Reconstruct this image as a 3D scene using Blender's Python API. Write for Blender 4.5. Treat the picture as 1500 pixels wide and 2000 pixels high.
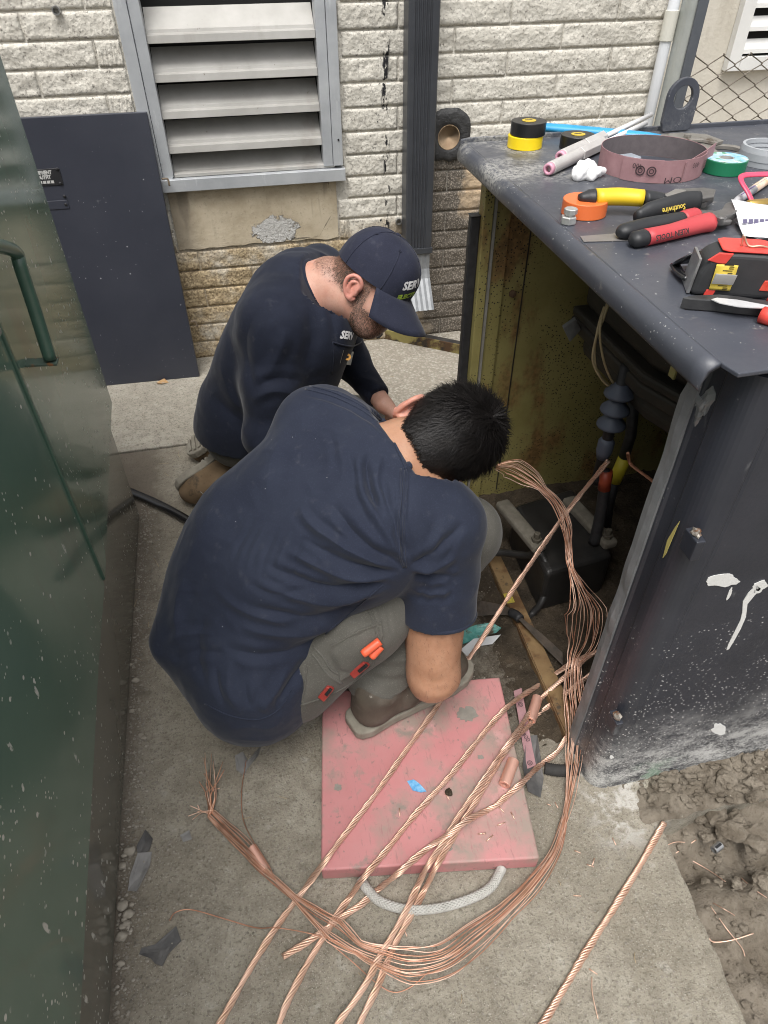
import bpy, bmesh, math, random
import numpy as np
from mathutils import Vector, Matrix, noise
from mathutils.bvhtree import BVHTree

random.seed(7); np.random.seed(7)
for o in list(bpy.data.objects): bpy.data.objects.remove(o)
S = bpy.context.scene
COL = S.collection
rad = math.radians

# ------------------------------------------------------------------ camera
CAM_H = 1.45
PITCH, ROLL, YAW = rad(41.7), rad(-0.55), rad(11.2)
FPX = 1320.0                      # focal length in pixels of the 1500x2000 photograph
_f = Vector((math.sin(YAW)*math.cos(PITCH), math.cos(YAW)*math.cos(PITCH), -math.sin(PITCH)))
_r0 = Vector((math.cos(YAW), -math.sin(YAW), 0)); _u0 = _r0.cross(_f)
CR = math.cos(ROLL)*_r0 + math.sin(ROLL)*_u0
CU = -math.sin(ROLL)*_r0 + math.cos(ROLL)*_u0
CF = _f
CAM = Vector((0, 0, CAM_H))
cd = bpy.data.cameras.new('camera'); co = bpy.data.objects.new('camera', cd); COL.objects.link(co)
cd.sensor_fit = 'VERTICAL'; cd.sensor_height = 36; cd.lens = FPX/2000*36; cd.clip_start = .02; cd.clip_end = 400
co.matrix_world = Matrix(((CR.x, CU.x, -CF.x, 0), (CR.y, CU.y, -CF.y, 0), (CR.z, CU.z, -CF.z, CAM_H), (0, 0, 0, 1)))
S.camera = co
S.render.resolution_x, S.render.resolution_y = 768, 1024

# ------------------------------------------------------------------ sky, sun, exposure
SUN_EL, SUN_AZ = rad(66), rad(205)          # azimuth clockwise from +Y: behind the camera, slightly left
W = bpy.data.worlds.new('World'); S.world = W; W.use_nodes = True
wn = W.node_tree; bg = wn.nodes['Background']
sky = wn.nodes.new('ShaderNodeTexSky'); sky.sky_type = 'NISHITA'; sky.sun_disc = False
sky.sun_elevation = SUN_EL; sky.sun_rotation = SUN_AZ; sky.air_density = 1.0; sky.dust_density = 6.0; sky.ozone_density = 1.0
hsv = wn.nodes.new('ShaderNodeHueSaturation'); hsv.inputs['Saturation'].default_value = .18   # overcast: nearly colourless
wn.links.new(sky.outputs[0], hsv.inputs['Color']); wn.links.new(hsv.outputs[0], bg.inputs[0]); bg.inputs[1].default_value = .15
sd = bpy.data.lights.new('sun', 'SUN'); sd.energy = 1.4; sd.angle = rad(30); sd.color = (1, .97, .93)
so = bpy.data.objects.new('sun', sd); COL.objects.link(so)
sdir = Vector((math.sin(SUN_AZ)*math.cos(SUN_EL), math.cos(SUN_AZ)*math.cos(SUN_EL), math.sin(SUN_EL)))
so.rotation_euler = sdir.to_track_quat('Z', 'Y').to_euler(); so.location = sdir*20
try: S.cycles.filter_width = 1.05
except Exception: pass
vs = S.view_settings; vs.view_transform = 'Standard'; vs.look = 'None'; vs.exposure = 0.46; vs.gamma = 1

# ------------------------------------------------------------------ pixel helpers (1500x2000 photograph)
def ray(x, y): return CR*(x-750) - CU*(y-1000) + CF*FPX
def P(x, y, z=0.):
    d = ray(x, y); return CAM + d*((z-CAM_H)/d.z)
def PY(x, y, Y):
    d = ray(x, y); return CAM + d*(Y/d.y)
def PX(x, y, X):
    d = ray(x, y); return CAM + d*(X/d.x)
def CV(x, y, z): return (CR*x - CU*y + CF*z).normalized()     # direction from camera axes (right, down, away)
def project(v):
    d = np.asarray(v, float) - np.array(CAM)
    z = d @ np.array(CF)
    return np.stack([750 + FPX*(d @ np.array(CR))/z, 1000 - FPX*(d @ np.array(CU))/z], -1)
def V(*a): return Vector(a)

# ------------------------------------------------------------------ object helpers
def wloc(o):
    p = Vector((0, 0, 0))
    while o is not None: p += o.location; o = o.parent
    return p
def tag(o, label=None, cat=None, group=None, kind=None):
    if label: o['label'] = label
    if cat: o['category'] = cat
    if group: o['group'] = group
    if kind: o['kind'] = kind
    return o
def thing(name, label, cat, loc=(0, 0, 0), group=None):
    o = bpy.data.objects.new(name, None); COL.objects.link(o); o.location = loc; o.empty_display_size = .05
    return tag(o, label, cat, group)
def obj(name, verts, faces, mat, parent=None, smooth=False, bevel=0, seg=2, uv=None, subsurf=0, loc=None):
    verts = [tuple(v) for v in verts]
    if parent is not None: b = wloc(parent)
    elif loc is not None: b = Vector(loc)
    else:
        a = np.array(verts); b = Vector(((a[:, 0].min()+a[:, 0].max())/2, (a[:, 1].min()+a[:, 1].max())/2, a[:, 2].min()))
    me = bpy.data.meshes.new(name)
    me.from_pydata([(v[0]-b.x, v[1]-b.y, v[2]-b.z) for v in verts], [], [tuple(f) for f in faces])
    me.validate(); me.update()
    if smooth: me.polygons.foreach_set('use_smooth', [True]*len(me.polygons))
    o = bpy.data.objects.new(name, me); COL.objects.link(o)
    if parent is not None: o.parent = parent
    else: o.location = b
    ms = mat if isinstance(mat, (list, tuple)) else [mat]
    for m in ms: me.materials.append(m)
    if bevel:
        md = o.modifiers.new('bevel', 'BEVEL'); md.width = bevel; md.segments = seg; md.limit_method = 'ANGLE'; md.angle_limit = rad(35)
        if hasattr(md, 'harden_normals'): md.harden_normals = False
    if subsurf:
        md = o.modifiers.new('sub', 'SUBSURF'); md.levels = subsurf; md.render_levels = subsurf
    return o
def frame(axis, hint=(0, 0, 1)):
    a = Vector(axis).normalized(); h = Vector(hint)
    if abs(a.dot(h.normalized())) > .97: h = Vector((1, 0, 0)) if abs(a.x) < .9 else Vector((0, 1, 0))
    s = a.cross(h).normalized(); t = s.cross(a).normalized()
    return a, s, t
class MB:
    def __init__(s): s.v = []; s.f = []
    def add(s, vs, fs):
        n = len(s.v); s.v += [tuple(v) for v in vs]; s.f += [tuple(i+n for i in f) for f in fs]; return s
    def box(s, c, d, ex=(1, 0, 0), ey=(0, 1, 0), ez=(0, 0, 1)):
        c = Vector(c); ex, ey, ez = Vector(ex).normalized(), Vector(ey).normalized(), Vector(ez).normalized()
        vs = [c + ex*(i*d[0]/2) + ey*(j*d[1]/2) + ez*(k*d[2]/2) for k in (-1, 1) for j in (-1, 1) for i in (-1, 1)]
        return s.add(vs, [(0, 2, 3, 1), (4, 5, 7, 6), (0, 1, 5, 4), (2, 6, 7, 3), (0, 4, 6, 2), (1, 3, 7, 5)])
    def bb(s, x0, x1, y0, y1, z0, z1): return s.box(((x0+x1)/2, (y0+y1)/2, (z0+z1)/2), (x1-x0, y1-y0, z1-z0))
    def prism(s, poly, off):
        n = len(poly); off = Vector(off); a = [Vector(p) for p in poly]; b = [p+off for p in a]
        return s.add(a+b, [tuple(range(n-1, -1, -1)), tuple(range(n, 2*n))] + [(i, (i+1) % n, n+(i+1) % n, n+i) for i in range(n)])
    def tube(s, pts, r, n=8, caps=True, flat=None, hint=(0, 0, 1)):
        pts = [Vector(p) for p in pts]; m = len(pts)
        rs = r if isinstance(r, (list, tuple)) else [r]*m
        vs = []; prev = None
        for i in range(m):
            t = (pts[min(i+1, m-1)] - pts[max(i-1, 0)]).normalized()
            if prev is None: _, a, b = frame(t, hint)
            else:
                a = prev - t*prev.dot(t); a.normalize(); b = a.cross(t)*-1; b = t.cross(a)*-1
            prev = a; b = t.cross(a)
            for k in range(n):
                an = 2*math.pi*k/n
                ca, sa = math.cos(an), math.sin(an)
                if flat: ca *= flat[0]; sa *= flat[1]
                vs.append(pts[i] + (a*ca + b*sa)*rs[i])
        fs = [(i*n+k, i*n+(k+1) % n, (i+1)*n+(k+1) % n, (i+1)*n+k) for i in range(m-1) for k in range(n)]
        if caps: fs += [tuple(range(n-1, -1, -1)), tuple((m-1)*n+k for k in range(n))]
        return s.add(vs, fs)
    def lathe(s, prof, base, axis=(0, 0, 1), n=24, hint=(1, 0, 0), a0=0):
        a, u, w = frame(axis, hint); base = Vector(base); m = len(prof); vs = []
        for (r, h) in prof:
            for k in range(n):
                an = 2*math.pi*k/n + a0; vs.append(base + a*h + (u*math.cos(an) + w*math.sin(an))*r)
        fs = [(i*n+k, i*n+(k+1) % n, (i+1)*n+(k+1) % n, (i+1)*n+k) for i in range(m-1) for k in range(n)]
        if prof[0][0] > 1e-6 and prof[0] != prof[-1]: fs.append(tuple(range(n-1, -1, -1)))
        if prof[-1][0] > 1e-6 and prof[0] != prof[-1]: fs.append(tuple((m-1)*n+k for k in range(n)))
        return s.add(vs, fs)
    def strip(s, pts, up, w):                 # ribbon through pts, of width w along up
        up = Vector(up); vs = []
        for p in pts: vs += [Vector(p), Vector(p)+up*w]
        return s.add(vs, [(2*i, 2*i+2, 2*i+3, 2*i+1) for i in range(len(pts)-1)])
    def build(s, name, mat, parent=None, **k): return obj(name, s.v, s.f, mat, parent, **k)
def spline(pts, n=8):                         # Catmull-Rom
    p = [Vector(q) for q in pts]; p = [p[0]*2-p[1]] + p + [p[-1]*2-p[-2]]; out = []
    for i in range(1, len(p)-2):
        for k in range(n):
            t = k/n; a, b, c, d = p[i-1], p[i], p[i+1], p[i+2]
            out.append(.5*((2*b) + (c-a)*t + (2*a-5*b+4*c-d)*t*t + (3*b-a-3*c+d)*t**3))
    out.append(p[-2]); return out
def solid_strip(pts, up, w, th):              # ribbon with thickness
    m = MB(); pts = [Vector(p) for p in pts]; up = Vector(up).normalized(); vs = []
    n = len(pts)
    for i, p in enumerate(pts):
        t = (pts[min(i+1, n-1)]-pts[max(i-1, 0)]).normalized(); nn = t.cross(up).normalized()*th/2
        vs += [p-nn, p+nn, p+nn+up*w, p-nn+up*w]
    fs = [(0, 1, 2, 3)] + [(4*n-1, 4*n-2, 4*n-3, 4*n-4)]
    for i in range(n-1):
        for k in range(4): fs.append((4*i+k, 4*i+4+k, 4*i+4+(k+1) % 4, 4*i+(k+1) % 4))
    return m.add(vs, fs)
def rock(c, r, seed=0, sq=(1, 1, .7), sub=2, amp=.35):
    bm = bmesh.new(); bmesh.ops.create_icosphere(bm, subdivisions=sub, radius=1)
    o = Vector((seed*3.1, seed*1.7, seed*.9)); vs = []
    for v in bm.verts:
        d = 1 + amp*noise.noise(v.co*1.3+o) + amp*.5*noise.noise(v.co*3.1+o)
        vs.append((c[0]+v.co.x*r*sq[0]*d, c[1]+v.co.y*r*sq[1]*d, c[2]+v.co.z*r*sq[2]*d))
    fs = [tuple(v.index for v in f.verts) for f in bm.faces]; bm.free(); return vs, fs
def text_geo(s, size=1., extrude=0., bold=0.):
    cu = bpy.data.curves.new('t', 'FONT'); cu.body = s; cu.size = size; cu.extrude = extrude; cu.offset = bold; cu.align_x = 'CENTER'; cu.align_y = 'CENTER'; cu.resolution_u = 2
    o = bpy.data.objects.new('t', cu); COL.objects.link(o); bpy.context.view_layer.update()
    me = bpy.data.meshes.new_from_object(o.evaluated_get(bpy.context.evaluated_depsgraph_get()))
    vs = [v.co.copy() for v in me.vertices]; fs = [tuple(p.vertices) for p in me.polygons]
    bpy.data.objects.remove(o); bpy.data.curves.remove(cu); bpy.data.meshes.remove(me); return vs, fs
def text_on(name, s, size, c, ex, ey, mat, parent, off=.0006, shear=0, bvh=None, bold=0., squash=1.):
    """flat lettering laid at c, reading along ex, up along ey; dropped onto a surface when a BVH is given"""
    vs, fs = text_geo(s, size, 0, bold); ex = Vector(ex).normalized(); ey = Vector(ey).normalized(); nz = ex.cross(ey).normalized()
    if bvh is not None:                       # subdivide so that it follows the surface
        bm = bmesh.new(); bv = [bm.verts.new(v) for v in vs]
        for f in fs:
            try: bm.faces.new([bv[i] for i in f])
            except ValueError: pass
        bmesh.ops.triangulate(bm, faces=bm.faces[:]); bmesh.ops.subdivide_edges(bm, edges=bm.edges[:], cuts=1, use_grid_fill=True)
        bm.verts.index_update(); vs = [v.co.copy() for v in bm.verts]; fs = [tuple(v.index for v in f.verts) for f in bm.faces]; bm.free()
    out = []
    for v in vs:
        p = Vector(c) + ex*((v.x+shear*v.y)*squash) + ey*v.y
        if bvh is not None:
            h = bvh.ray_cast(p+nz*.15, -nz)
            p = h[0]+nz*off if h[0] is not None else p
        else: p = p+nz*off
        out.append(p)
    return obj(name, out, fs, mat, parent)
def ptmesh(o):                                # BVH in world space of an unmodified object
    b = wloc(o); me = o.data
    return BVHTree.FromPolygons([v.co+b for v in me.vertices], [tuple(p.vertices) for p in me.polygons])

# ------------------------------------------------------------------ materials
MATS = {}
def mat(name, c, c2=None, ns=12., rough=.6, metal=0., bump=0., bs=150., spec=.5, coat=0., speck=None, stain=None, grime=None, rough2=None, det=6., dist=.002, world=False, alpha=None, trans=0., aniso=None, sheen=0., sub=0., wear=None):
    if name in MATS: return MATS[name]
    m = bpy.data.materials.new(name); m.use_nodes = True; nt = m.node_tree; N = nt.nodes; L = nt.links
    b = N['Principled BSDF']; tc = N.new('ShaderNodeTexCoord')
    if world:
        g = N.new('ShaderNodeNewGeometry'); co_ = g.outputs['Position']
    else: co_ = tc.outputs['Object']
    def noise_(scale, detail=6., r=.6, vec=None):
        n = N.new('ShaderNodeTexNoise'); n.inputs['Scale'].default_value = scale; n.inputs['Detail'].default_value = detail; n.inputs['Roughness'].default_value = r
        L.new(vec or co_, n.inputs['Vector']); return n.outputs[0]
    def ramp(src, a, b_):
        r = N.new('ShaderNodeMapRange'); r.inputs[1].default_value = a; r.inputs[2].default_value = b_; L.new(src, r.inputs[0]); return r.outputs[0]
    def mix(f, a, bcol):
        x = N.new('ShaderNodeMix'); x.data_type = 'RGBA'
        L.new(f, x.inputs[0])
        for i, q in ((6, a), (7, bcol)):
            if isinstance(q, tuple): x.inputs[i].default_value = (*q[:3], 1)
            else: L.new(q, x.inputs[i])
        return x.outputs[2]
    col = tuple(c)
    if c2 is not None: col = mix(ramp(noise_(ns, det), .32, .68), col, tuple(c2))
    for st in ([stain] if stain and not isinstance(stain, list) else (stain or [])):   # (colour, scale, threshold lo, hi[, stretch xyz])
        vec = None
        if len(st) > 4:
            mp = N.new('ShaderNodeMapping'); mp.inputs['Scale'].default_value = st[4]; L.new(co_, mp.inputs[0]); vec = mp.outputs[0]
        col = mix(ramp(noise_(st[1], 7., .65, vec), st[2], st[3]), col, st[0])
    for sp in ([speck] if speck and not isinstance(speck, list) else (speck or [])):   # (colour, scale, size)
        vo = N.new('ShaderNodeTexVoronoi'); vo.inputs['Scale'].default_value = sp[1]; vo.inputs['Randomness'].default_value = 1
        L.new(co_, vo.inputs['Vector'])
        r_ = ramp(vo.outputs['Distance'], sp[2], sp[2]*.7)
        if len(sp) > 3:
            mu = N.new('ShaderNodeMath'); mu.operation = 'MULTIPLY'; L.new(r_, mu.inputs[0]); L.new(ramp(noise_(sp[3], 3.), .5, .62), mu.inputs[1]); r_ = mu.outputs[0]
        col = mix(r_, col, sp[0])
    if isinstance(col, tuple): b.inputs['Base Color'].default_value = (*col, 1)
    else: L.new(col, b.inputs['Base Color'])
    b.inputs['Metallic'].default_value = metal
    b.inputs['Specular IOR Level'].default_value = spec
    if rough2 is not None:
        L.new(ramp_to(N, L, noise_(ns*1.7, 5.), rough, rough2), b.inputs['Roughness'])
    else: b.inputs['Roughness'].default_value = rough
    if coat: b.inputs['Coat Weight'].default_value = coat; b.inputs['Coat Roughness'].default_value = .06
    if sheen: b.inputs['Sheen Weight'].default_value = sheen; b.inputs['Sheen Roughness'].default_value = .5
    if trans: b.inputs['Transmission Weight'].default_value = trans
    if sub:
        b.inputs['Subsurface Weight'].default_value = sub; b.inputs['Subsurface Radius'].default_value = (.012, .005, .003); b.inputs['Subsurface Scale'].default_value = .5
    if bump:
        bp = N.new('ShaderNodeBump'); bp.inputs['Strength'].default_value = bump; bp.inputs['Distance'].default_value = dist
        L.new(noise_(bs, 5., .65), bp.inputs['Height']); L.new(bp.outputs[0], b.inputs['Normal'])
    MATS[name] = m; return m
def ramp_to(N, L, src, a, b):
    r = N.new('ShaderNodeMapRange'); r.inputs[1].default_value = .3; r.inputs[2].default_value = .7; r.inputs[3].default_value = a; r.inputs[4].default_value = b
    L.new(src, r.inputs[0]); return r.outputs[0]

# ------------------------------------------------------------------ implicit surfaces (bodies and clothing)
class SDF:
    def __init__(s, lo, hi, h):
        s.lo = np.array(lo, np.float32); s.h = h
        s.n = np.ceil((np.array(hi)-s.lo)/h).astype(int)+1
        s.F = np.full(s.n, .25, np.float32)
        s.ax = [s.lo[i] + h*np.arange(s.n[i], dtype=np.float32) for i in range(3)]
    def _sl(s, lo, hi):
        a = np.clip(np.floor((np.array(lo)-s.lo)/s.h).astype(int), 0, s.n-1); b = np.clip(np.ceil((np.array(hi)-s.lo)/s.h).astype(int)+1, 1, s.n)
        b = np.maximum(b, a+1)
        sl = tuple(slice(a[i], b[i]) for i in range(3))
        G = np.meshgrid(*[s.ax[i][sl[i]] for i in range(3)], indexing='ij', sparse=True)
        return sl, G
    def _mix(s, sl, d, k):
        A = s.F[sl]
        if k <= 0: s.F[sl] = np.minimum(A, d)
        else:
            h = np.maximum(k-np.abs(A-d), 0)/k; s.F[sl] = np.minimum(A, d) - h*h*k*.25
    def rc(s, a, b, ra, rb, k=.03):           # round cone
        a = np.array(a, np.float32); b = np.array(b, np.float32); m = max(ra, rb)+k+.02
        sl, (X, Y, Z) = s._sl(np.minimum(a, b)-m, np.maximum(a, b)+m)
        ba = b-a; q = float(ba@ba)+1e-9
        t = np.clip(((X-a[0])*ba[0]+(Y-a[1])*ba[1]+(Z-a[2])*ba[2])/q, 0, 1)
        d = np.sqrt((X-a[0]-t*ba[0])**2+(Y-a[1]-t*ba[1])**2+(Z-a[2]-t*ba[2])**2) - (ra+(rb-ra)*t)
        s._mix(sl, d, k); return s
    def chain(s, pts, rs, k=.03):
        for i in range(len(pts)-1): s.rc(pts[i], pts[i+1], rs[i], rs[i+1], k)
        return s
    def el(s, c, axes, rr, k=.02, sub=False): # ellipsoid with orthonormal axes
        c = np.array(c, np.float32); m = max(rr)+abs(k)+.02
        sl, (X, Y, Z) = s._sl(c-m, c+m)
        q = 0; q2 = 0
        for a, r in zip(axes, rr):
            e = ((X-c[0])*a[0]+(Y-c[1])*a[1]+(Z-c[2])*a[2]); q = q+(e/r)**2; q2 = q2+(e/(r*r))**2
        k0 = np.sqrt(q); d = k0*(k0-1)/np.maximum(np.sqrt(q2), 1e-6)
        if sub:
            A = s.F[sl]; s.F[sl] = np.maximum(A, -d)
        else: s._mix(sl, d, k)
        return s
    def cut(s, p, n, rnd=0.):                 # keep the side where (x-p).n < 0
        G = np.meshgrid(*s.ax, indexing='ij', sparse=True); n = Vector(n).normalized()
        d = (G[0]-p[0])*n[0]+(G[1]-p[1])*n[1]+(G[2]-p[2])*n[2]
        s.F = np.maximum(s.F, d.astype(np.float32)); return s
    def mesh(s):
        F = s.F; F = np.pad(F, 1, constant_values=.25); lo = s.lo - s.h
        sg = F < 0; nx, ny, nz = F.shape
        cs = np.zeros((nx-1, ny-1, nz-1, 3), np.float32); cn = np.zeros((nx-1, ny-1, nz-1), np.float32)
        idx = np.arange
        edges = []
        for ax in range(3):
            a = [slice(None)]*3; b = [slice(None)]*3; a[ax] = slice(0, -1); b[ax] = slice(1, None)
            A = F[tuple(a)]; B = F[tuple(b)]; cr = (A < 0) != (B < 0); ii = np.argwhere(cr)
            t = A[cr]/(A[cr]-B[cr]); p = ii.astype(np.float32); p[:, ax] += t
            edges.append((ax, ii, (A < 0)[cr]))
            o1, o2 = [q for q in range(3) if q != ax]
            for d1 in (0, -1):
                for d2 in (0, -1):
                    j = ii.copy(); j[:, o1] += d1; j[:, o2] += d2
                    ok = (j[:, 0] >= 0) & (j[:, 1] >= 0) & (j[:, 2] >= 0) & (j[:, 0] < nx-1) & (j[:, 1] < ny-1) & (j[:, 2] < nz-1)
                    j = j[ok]; np.add.at(cs, (j[:, 0], j[:, 1], j[:, 2]), p[ok]); np.add.at(cn, (j[:, 0], j[:, 1], j[:, 2]), 1)
        act = cn > 0; vid = np.full(cn.shape, -1, np.int64); vid[act] = np.arange(act.sum())
        verts = cs[act]/cn[act][:, None]*s.h + lo
        faces = []
        for ax, ii, ins in edges:
            o1, o2 = ((1, 2), (2, 0), (0, 1))[ax]
            q = []
            for d1, d2 in ((0, 0), (-1, 0), (-1, -1), (0, -1)):
                j = ii.copy(); j[:, o1] += d1; j[:, o2] += d2; q.append(vid[j[:, 0], j[:, 1], j[:, 2]])
            q = np.stack(q, 1); q[~ins] = q[~ins][:, ::-1]; faces.append(q)
        faces = np.concatenate(faces)
        a, b, c = verts[faces[:, 0]], verts[faces[:, 1]], verts[faces[:, 2]]
        if np.einsum('ij,ij->i', a, np.cross(b, c)).sum() < 0: faces = faces[:, ::-1]
        return verts, faces
def vnormals(v, f):
    a, b, c, d = (v[f[:, i]] for i in range(4)); n = np.cross(c-a, d-b)
    out = np.zeros_like(v)
    for i in range(4): np.add.at(out, f[:, i], n)
    return out/np.maximum(np.linalg.norm(out, axis=1, keepdims=True), 1e-9)
def folds(v, f, lines, fade=True):
    """raise or sink cloth creases along polylines given in photograph pixels, on the side that the lines were seen from"""
    n = vnormals(v, f); px = project(v); toc = np.array(CAM)-v; toc /= np.linalg.norm(toc, axis=1, keepdims=True)
    face = np.clip((n*toc).sum(1)*3, 0, 1); disp = np.zeros(len(v))
    for pts, w, amp in lines:
        pts = np.array([tuple(q) for q in spline([Vector((p[0], p[1], 0)) for p in pts], 5)])[:, :2]
        L = np.concatenate([[0], np.cumsum(np.linalg.norm(np.diff(pts, axis=0), axis=1))])
        near = ((px[:, 0] > pts[:, 0].min()-3*w) & (px[:, 0] < pts[:, 0].max()+3*w) & (px[:, 1] > pts[:, 1].min()-3*w) & (px[:, 1] < pts[:, 1].max()+3*w))
        ix = np.nonzero(near)[0]
        if not len(ix): continue
        q = px[ix]; best = np.full(len(ix), 1e9); bt = np.zeros(len(ix))
        for i in range(len(pts)-1):
            a, b = pts[i], pts[i+1]; ba = b-a; t = np.clip(((q-a)@ba)/(ba@ba+1e-9), 0, 1)
            d = np.linalg.norm(q-a-t[:, None]*ba, axis=1); m = d < best; best[m] = d[m]; bt[m] = L[i]+t[m]*(L[i+1]-L[i])
        u = bt/L[-1]; env = np.clip(np.minimum(u, 1-u)*4, 0, 1)**.7
        g = .55*np.exp(-best/(.75*w)) + .45*np.exp(-(best/w)**2) - .40*np.exp(-((best-1.9*w)/w)**2)
        disp[ix] += amp*g*env
    return v + n*(disp*face)[:, None]
def cloth_noise(v, f, amp, sc, seed=0):
    n = vnormals(v, f); o = Vector((seed*5.3, seed*2.1, seed*7.7))
    d = np.array([noise.noise(Vector(p)*sc+o) for p in v])
    return v + n*(amp*d)[:, None]
# ================================================================== SETTING
D = 2.748                                     # wall plane
def nodes_mat(name):
    m = bpy.data.materials.new(name); m.use_nodes = True; return m, m.node_tree.nodes, m.node_tree.links, m.node_tree.nodes['Principled BSDF']
class NG:
    """small node-graph helper working on world position"""
    def __init__(s, m):
        s.N = m.node_tree.nodes; s.L = m.node_tree.links; g = s.N.new('ShaderNodeNewGeometry'); s.pos = g.outputs['Position']
        sp = s.N.new('ShaderNodeSeparateXYZ'); s.L.new(s.pos, sp.inputs[0]); s.x, s.y, s.z = sp.outputs
    def noise(s, sc, det=6., r=.6, scale=None):
        n = s.N.new('ShaderNodeTexNoise'); n.inputs['Scale'].default_value = sc; n.inputs['Detail'].default_value = det; n.inputs['Roughness'].default_value = r
        v = s.pos
        if scale: mp = s.N.new('ShaderNodeMapping'); mp.inputs['Scale'].default_value = scale; s.L.new(v, mp.inputs[0]); v = mp.outputs[0]
        s.L.new(v, n.inputs['Vector']); return n.outputs[0]
    def voro(s, sc, out='Distance', feat=None):
        n = s.N.new('ShaderNodeTexVoronoi'); n.inputs['Scale'].default_value = sc; s.L.new(s.pos, n.inputs['Vector'])
        if feat: n.feature = feat
        return n.outputs[out]
    def rng(s, src, a, b, c=0., d=1., smooth=True):
        r = s.N.new('ShaderNodeMapRange'); r.interpolation_type = 'SMOOTHSTEP' if smooth else 'LINEAR'
        for i, q in enumerate((a, b, c, d)): r.inputs[i+1].default_value = q
        s.L.new(src, r.inputs[0]); return r.outputs[0]
    def m(s, op, a, b=None):
        n = s.N.new('ShaderNodeMath'); n.operation = op
        for i, q in enumerate((a, b)):
            if q is None: continue
            if isinstance(q, (int, float)): n.inputs[i].default_value = q
            else: s.L.new(q, n.inputs[i])
        return n.outputs[0]
    def mix(s, f, a, b):
        x = s.N.new('ShaderNodeMix'); x.data_type = 'RGBA'
        if isinstance(f, (int, float)): x.inputs[0].default_value = f
        else: s.L.new(f, x.inputs[0])
        for i, q in ((6, a), (7, b)):
            if isinstance(q, tuple): x.inputs[i].default_value = (*q, 1)
            else: s.L.new(q, x.inputs[i])
        return x.outputs[2]
    def bump(s, h, st, dist, prev=None):
        b = s.N.new('ShaderNodeBump'); b.inputs['Strength'].default_value = st; b.inputs['Distance'].default_value = dist; s.L.new(h, b.inputs['Height'])
        if prev is not None: s.L.new(prev, b.inputs['Normal'])
        return b.outputs[0]
    def box(s, x0, x1, z0, z1, soft=.03, warp=.05):   # soft mask in the wall plane, edges wandering with noise
        w = s.m('MULTIPLY', s.m('SUBTRACT', s.noise(9, 4.), .5), warp*4)
        x = s.m('ADD', s.x, w); z = s.m('ADD', s.z, w)
        r = s.m('MULTIPLY', s.rng(x, x0-soft, x0+soft), s.rng(x, x1+soft, x1-soft))
        return s.m('MULTIPLY', r, s.m('MULTIPLY', s.rng(z, z0-soft, z0+soft), s.rng(z, z1+soft, z1-soft)))

# ---- painted split-face block
def wall_mat(name, mortar=False):
    m, N, L, b = nodes_mat(name); g = NG(m)
    fine = g.noise(120, 8., .7); mid = g.noise(28, 5.)
    c = g.mix(g.rng(mid, .3, .7), (.60, .57, .50), (.70, .67, .595))
    c = g.mix(g.rng(fine, .47, .33), c, (.22, .20, .175))                     # dirt caught in the pits of the split face
    c = g.mix(g.m('MULTIPLY', g.rng(g.noise(5, 5.), .5, .72), .25), c, (.42, .40, .35))
    tan = g.m('MULTIPLY', g.box(-1.2, .56, -.3, .50, .06, .05), g.rng(g.noise(6, 5.), .22, .5))
    c = g.mix(g.m('MULTIPLY', tan, .9), c, g.mix(g.rng(fine, .4, .62), (.20, .14, .07), (.52, .40, .23)))
    tan2 = g.box(.55, .78, -.3, .50, .05, .06); c = g.mix(g.m('MULTIPLY', tan2, .75), c, (.33, .25, .16))
    rust = g.m('MULTIPLY', g.box(.84, 1.1, .45, .74, .03, .05), .8); c = g.mix(rust, c, (.47, .33, .19))
    dark = g.box(.74, .875, -.3, .745, .02, .05); dark = g.m('MAXIMUM', dark, g.box(.74, 1.6, -.3, .56, .05, .05))
    ag = g.voro(150); c = g.mix(dark, c, g.mix(g.rng(ag, .15, .55), (.31, .272, .225), (.12, .104, .086)))
    wn_ = g.m('MULTIPLY', g.m('SUBTRACT', g.noise(4, 3.), .5), .03); xx = g.m('ABSOLUTE', g.m('SUBTRACT', g.m('ADD', g.x, wn_), .565))
    drip = g.m('MULTIPLY', g.rng(xx, .017, .006), g.rng(g.noise(38, 4., .6, (1, 1, .35)), .53, .57))
    drip2 = g.m('MULTIPLY', g.rng(g.m('ABSOLUTE', g.m('SUBTRACT', g.x, .53)), .02, .012), g.rng(g.noise(24, 3.), .62, .65))
    c = g.mix(g.m('MAXIMUM', drip, drip2), c, (.02, .02, .022))
    if mortar: c = g.mix(.3, c, (.42, .40, .36))
    L.new(c, b.inputs['Base Color']); b.inputs['Roughness'].default_value = .85; b.inputs['Specular IOR Level'].default_value = .25
    L.new(g.bump(g.voro(75), .45, .005, g.bump(g.noise(62, 7., .72), .8, .006)), b.inputs['Normal'])
    return m
M_BLOCK = wall_mat('painted_split_face_block'); M_MORTAR = wall_mat('painted_mortar', True)

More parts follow.
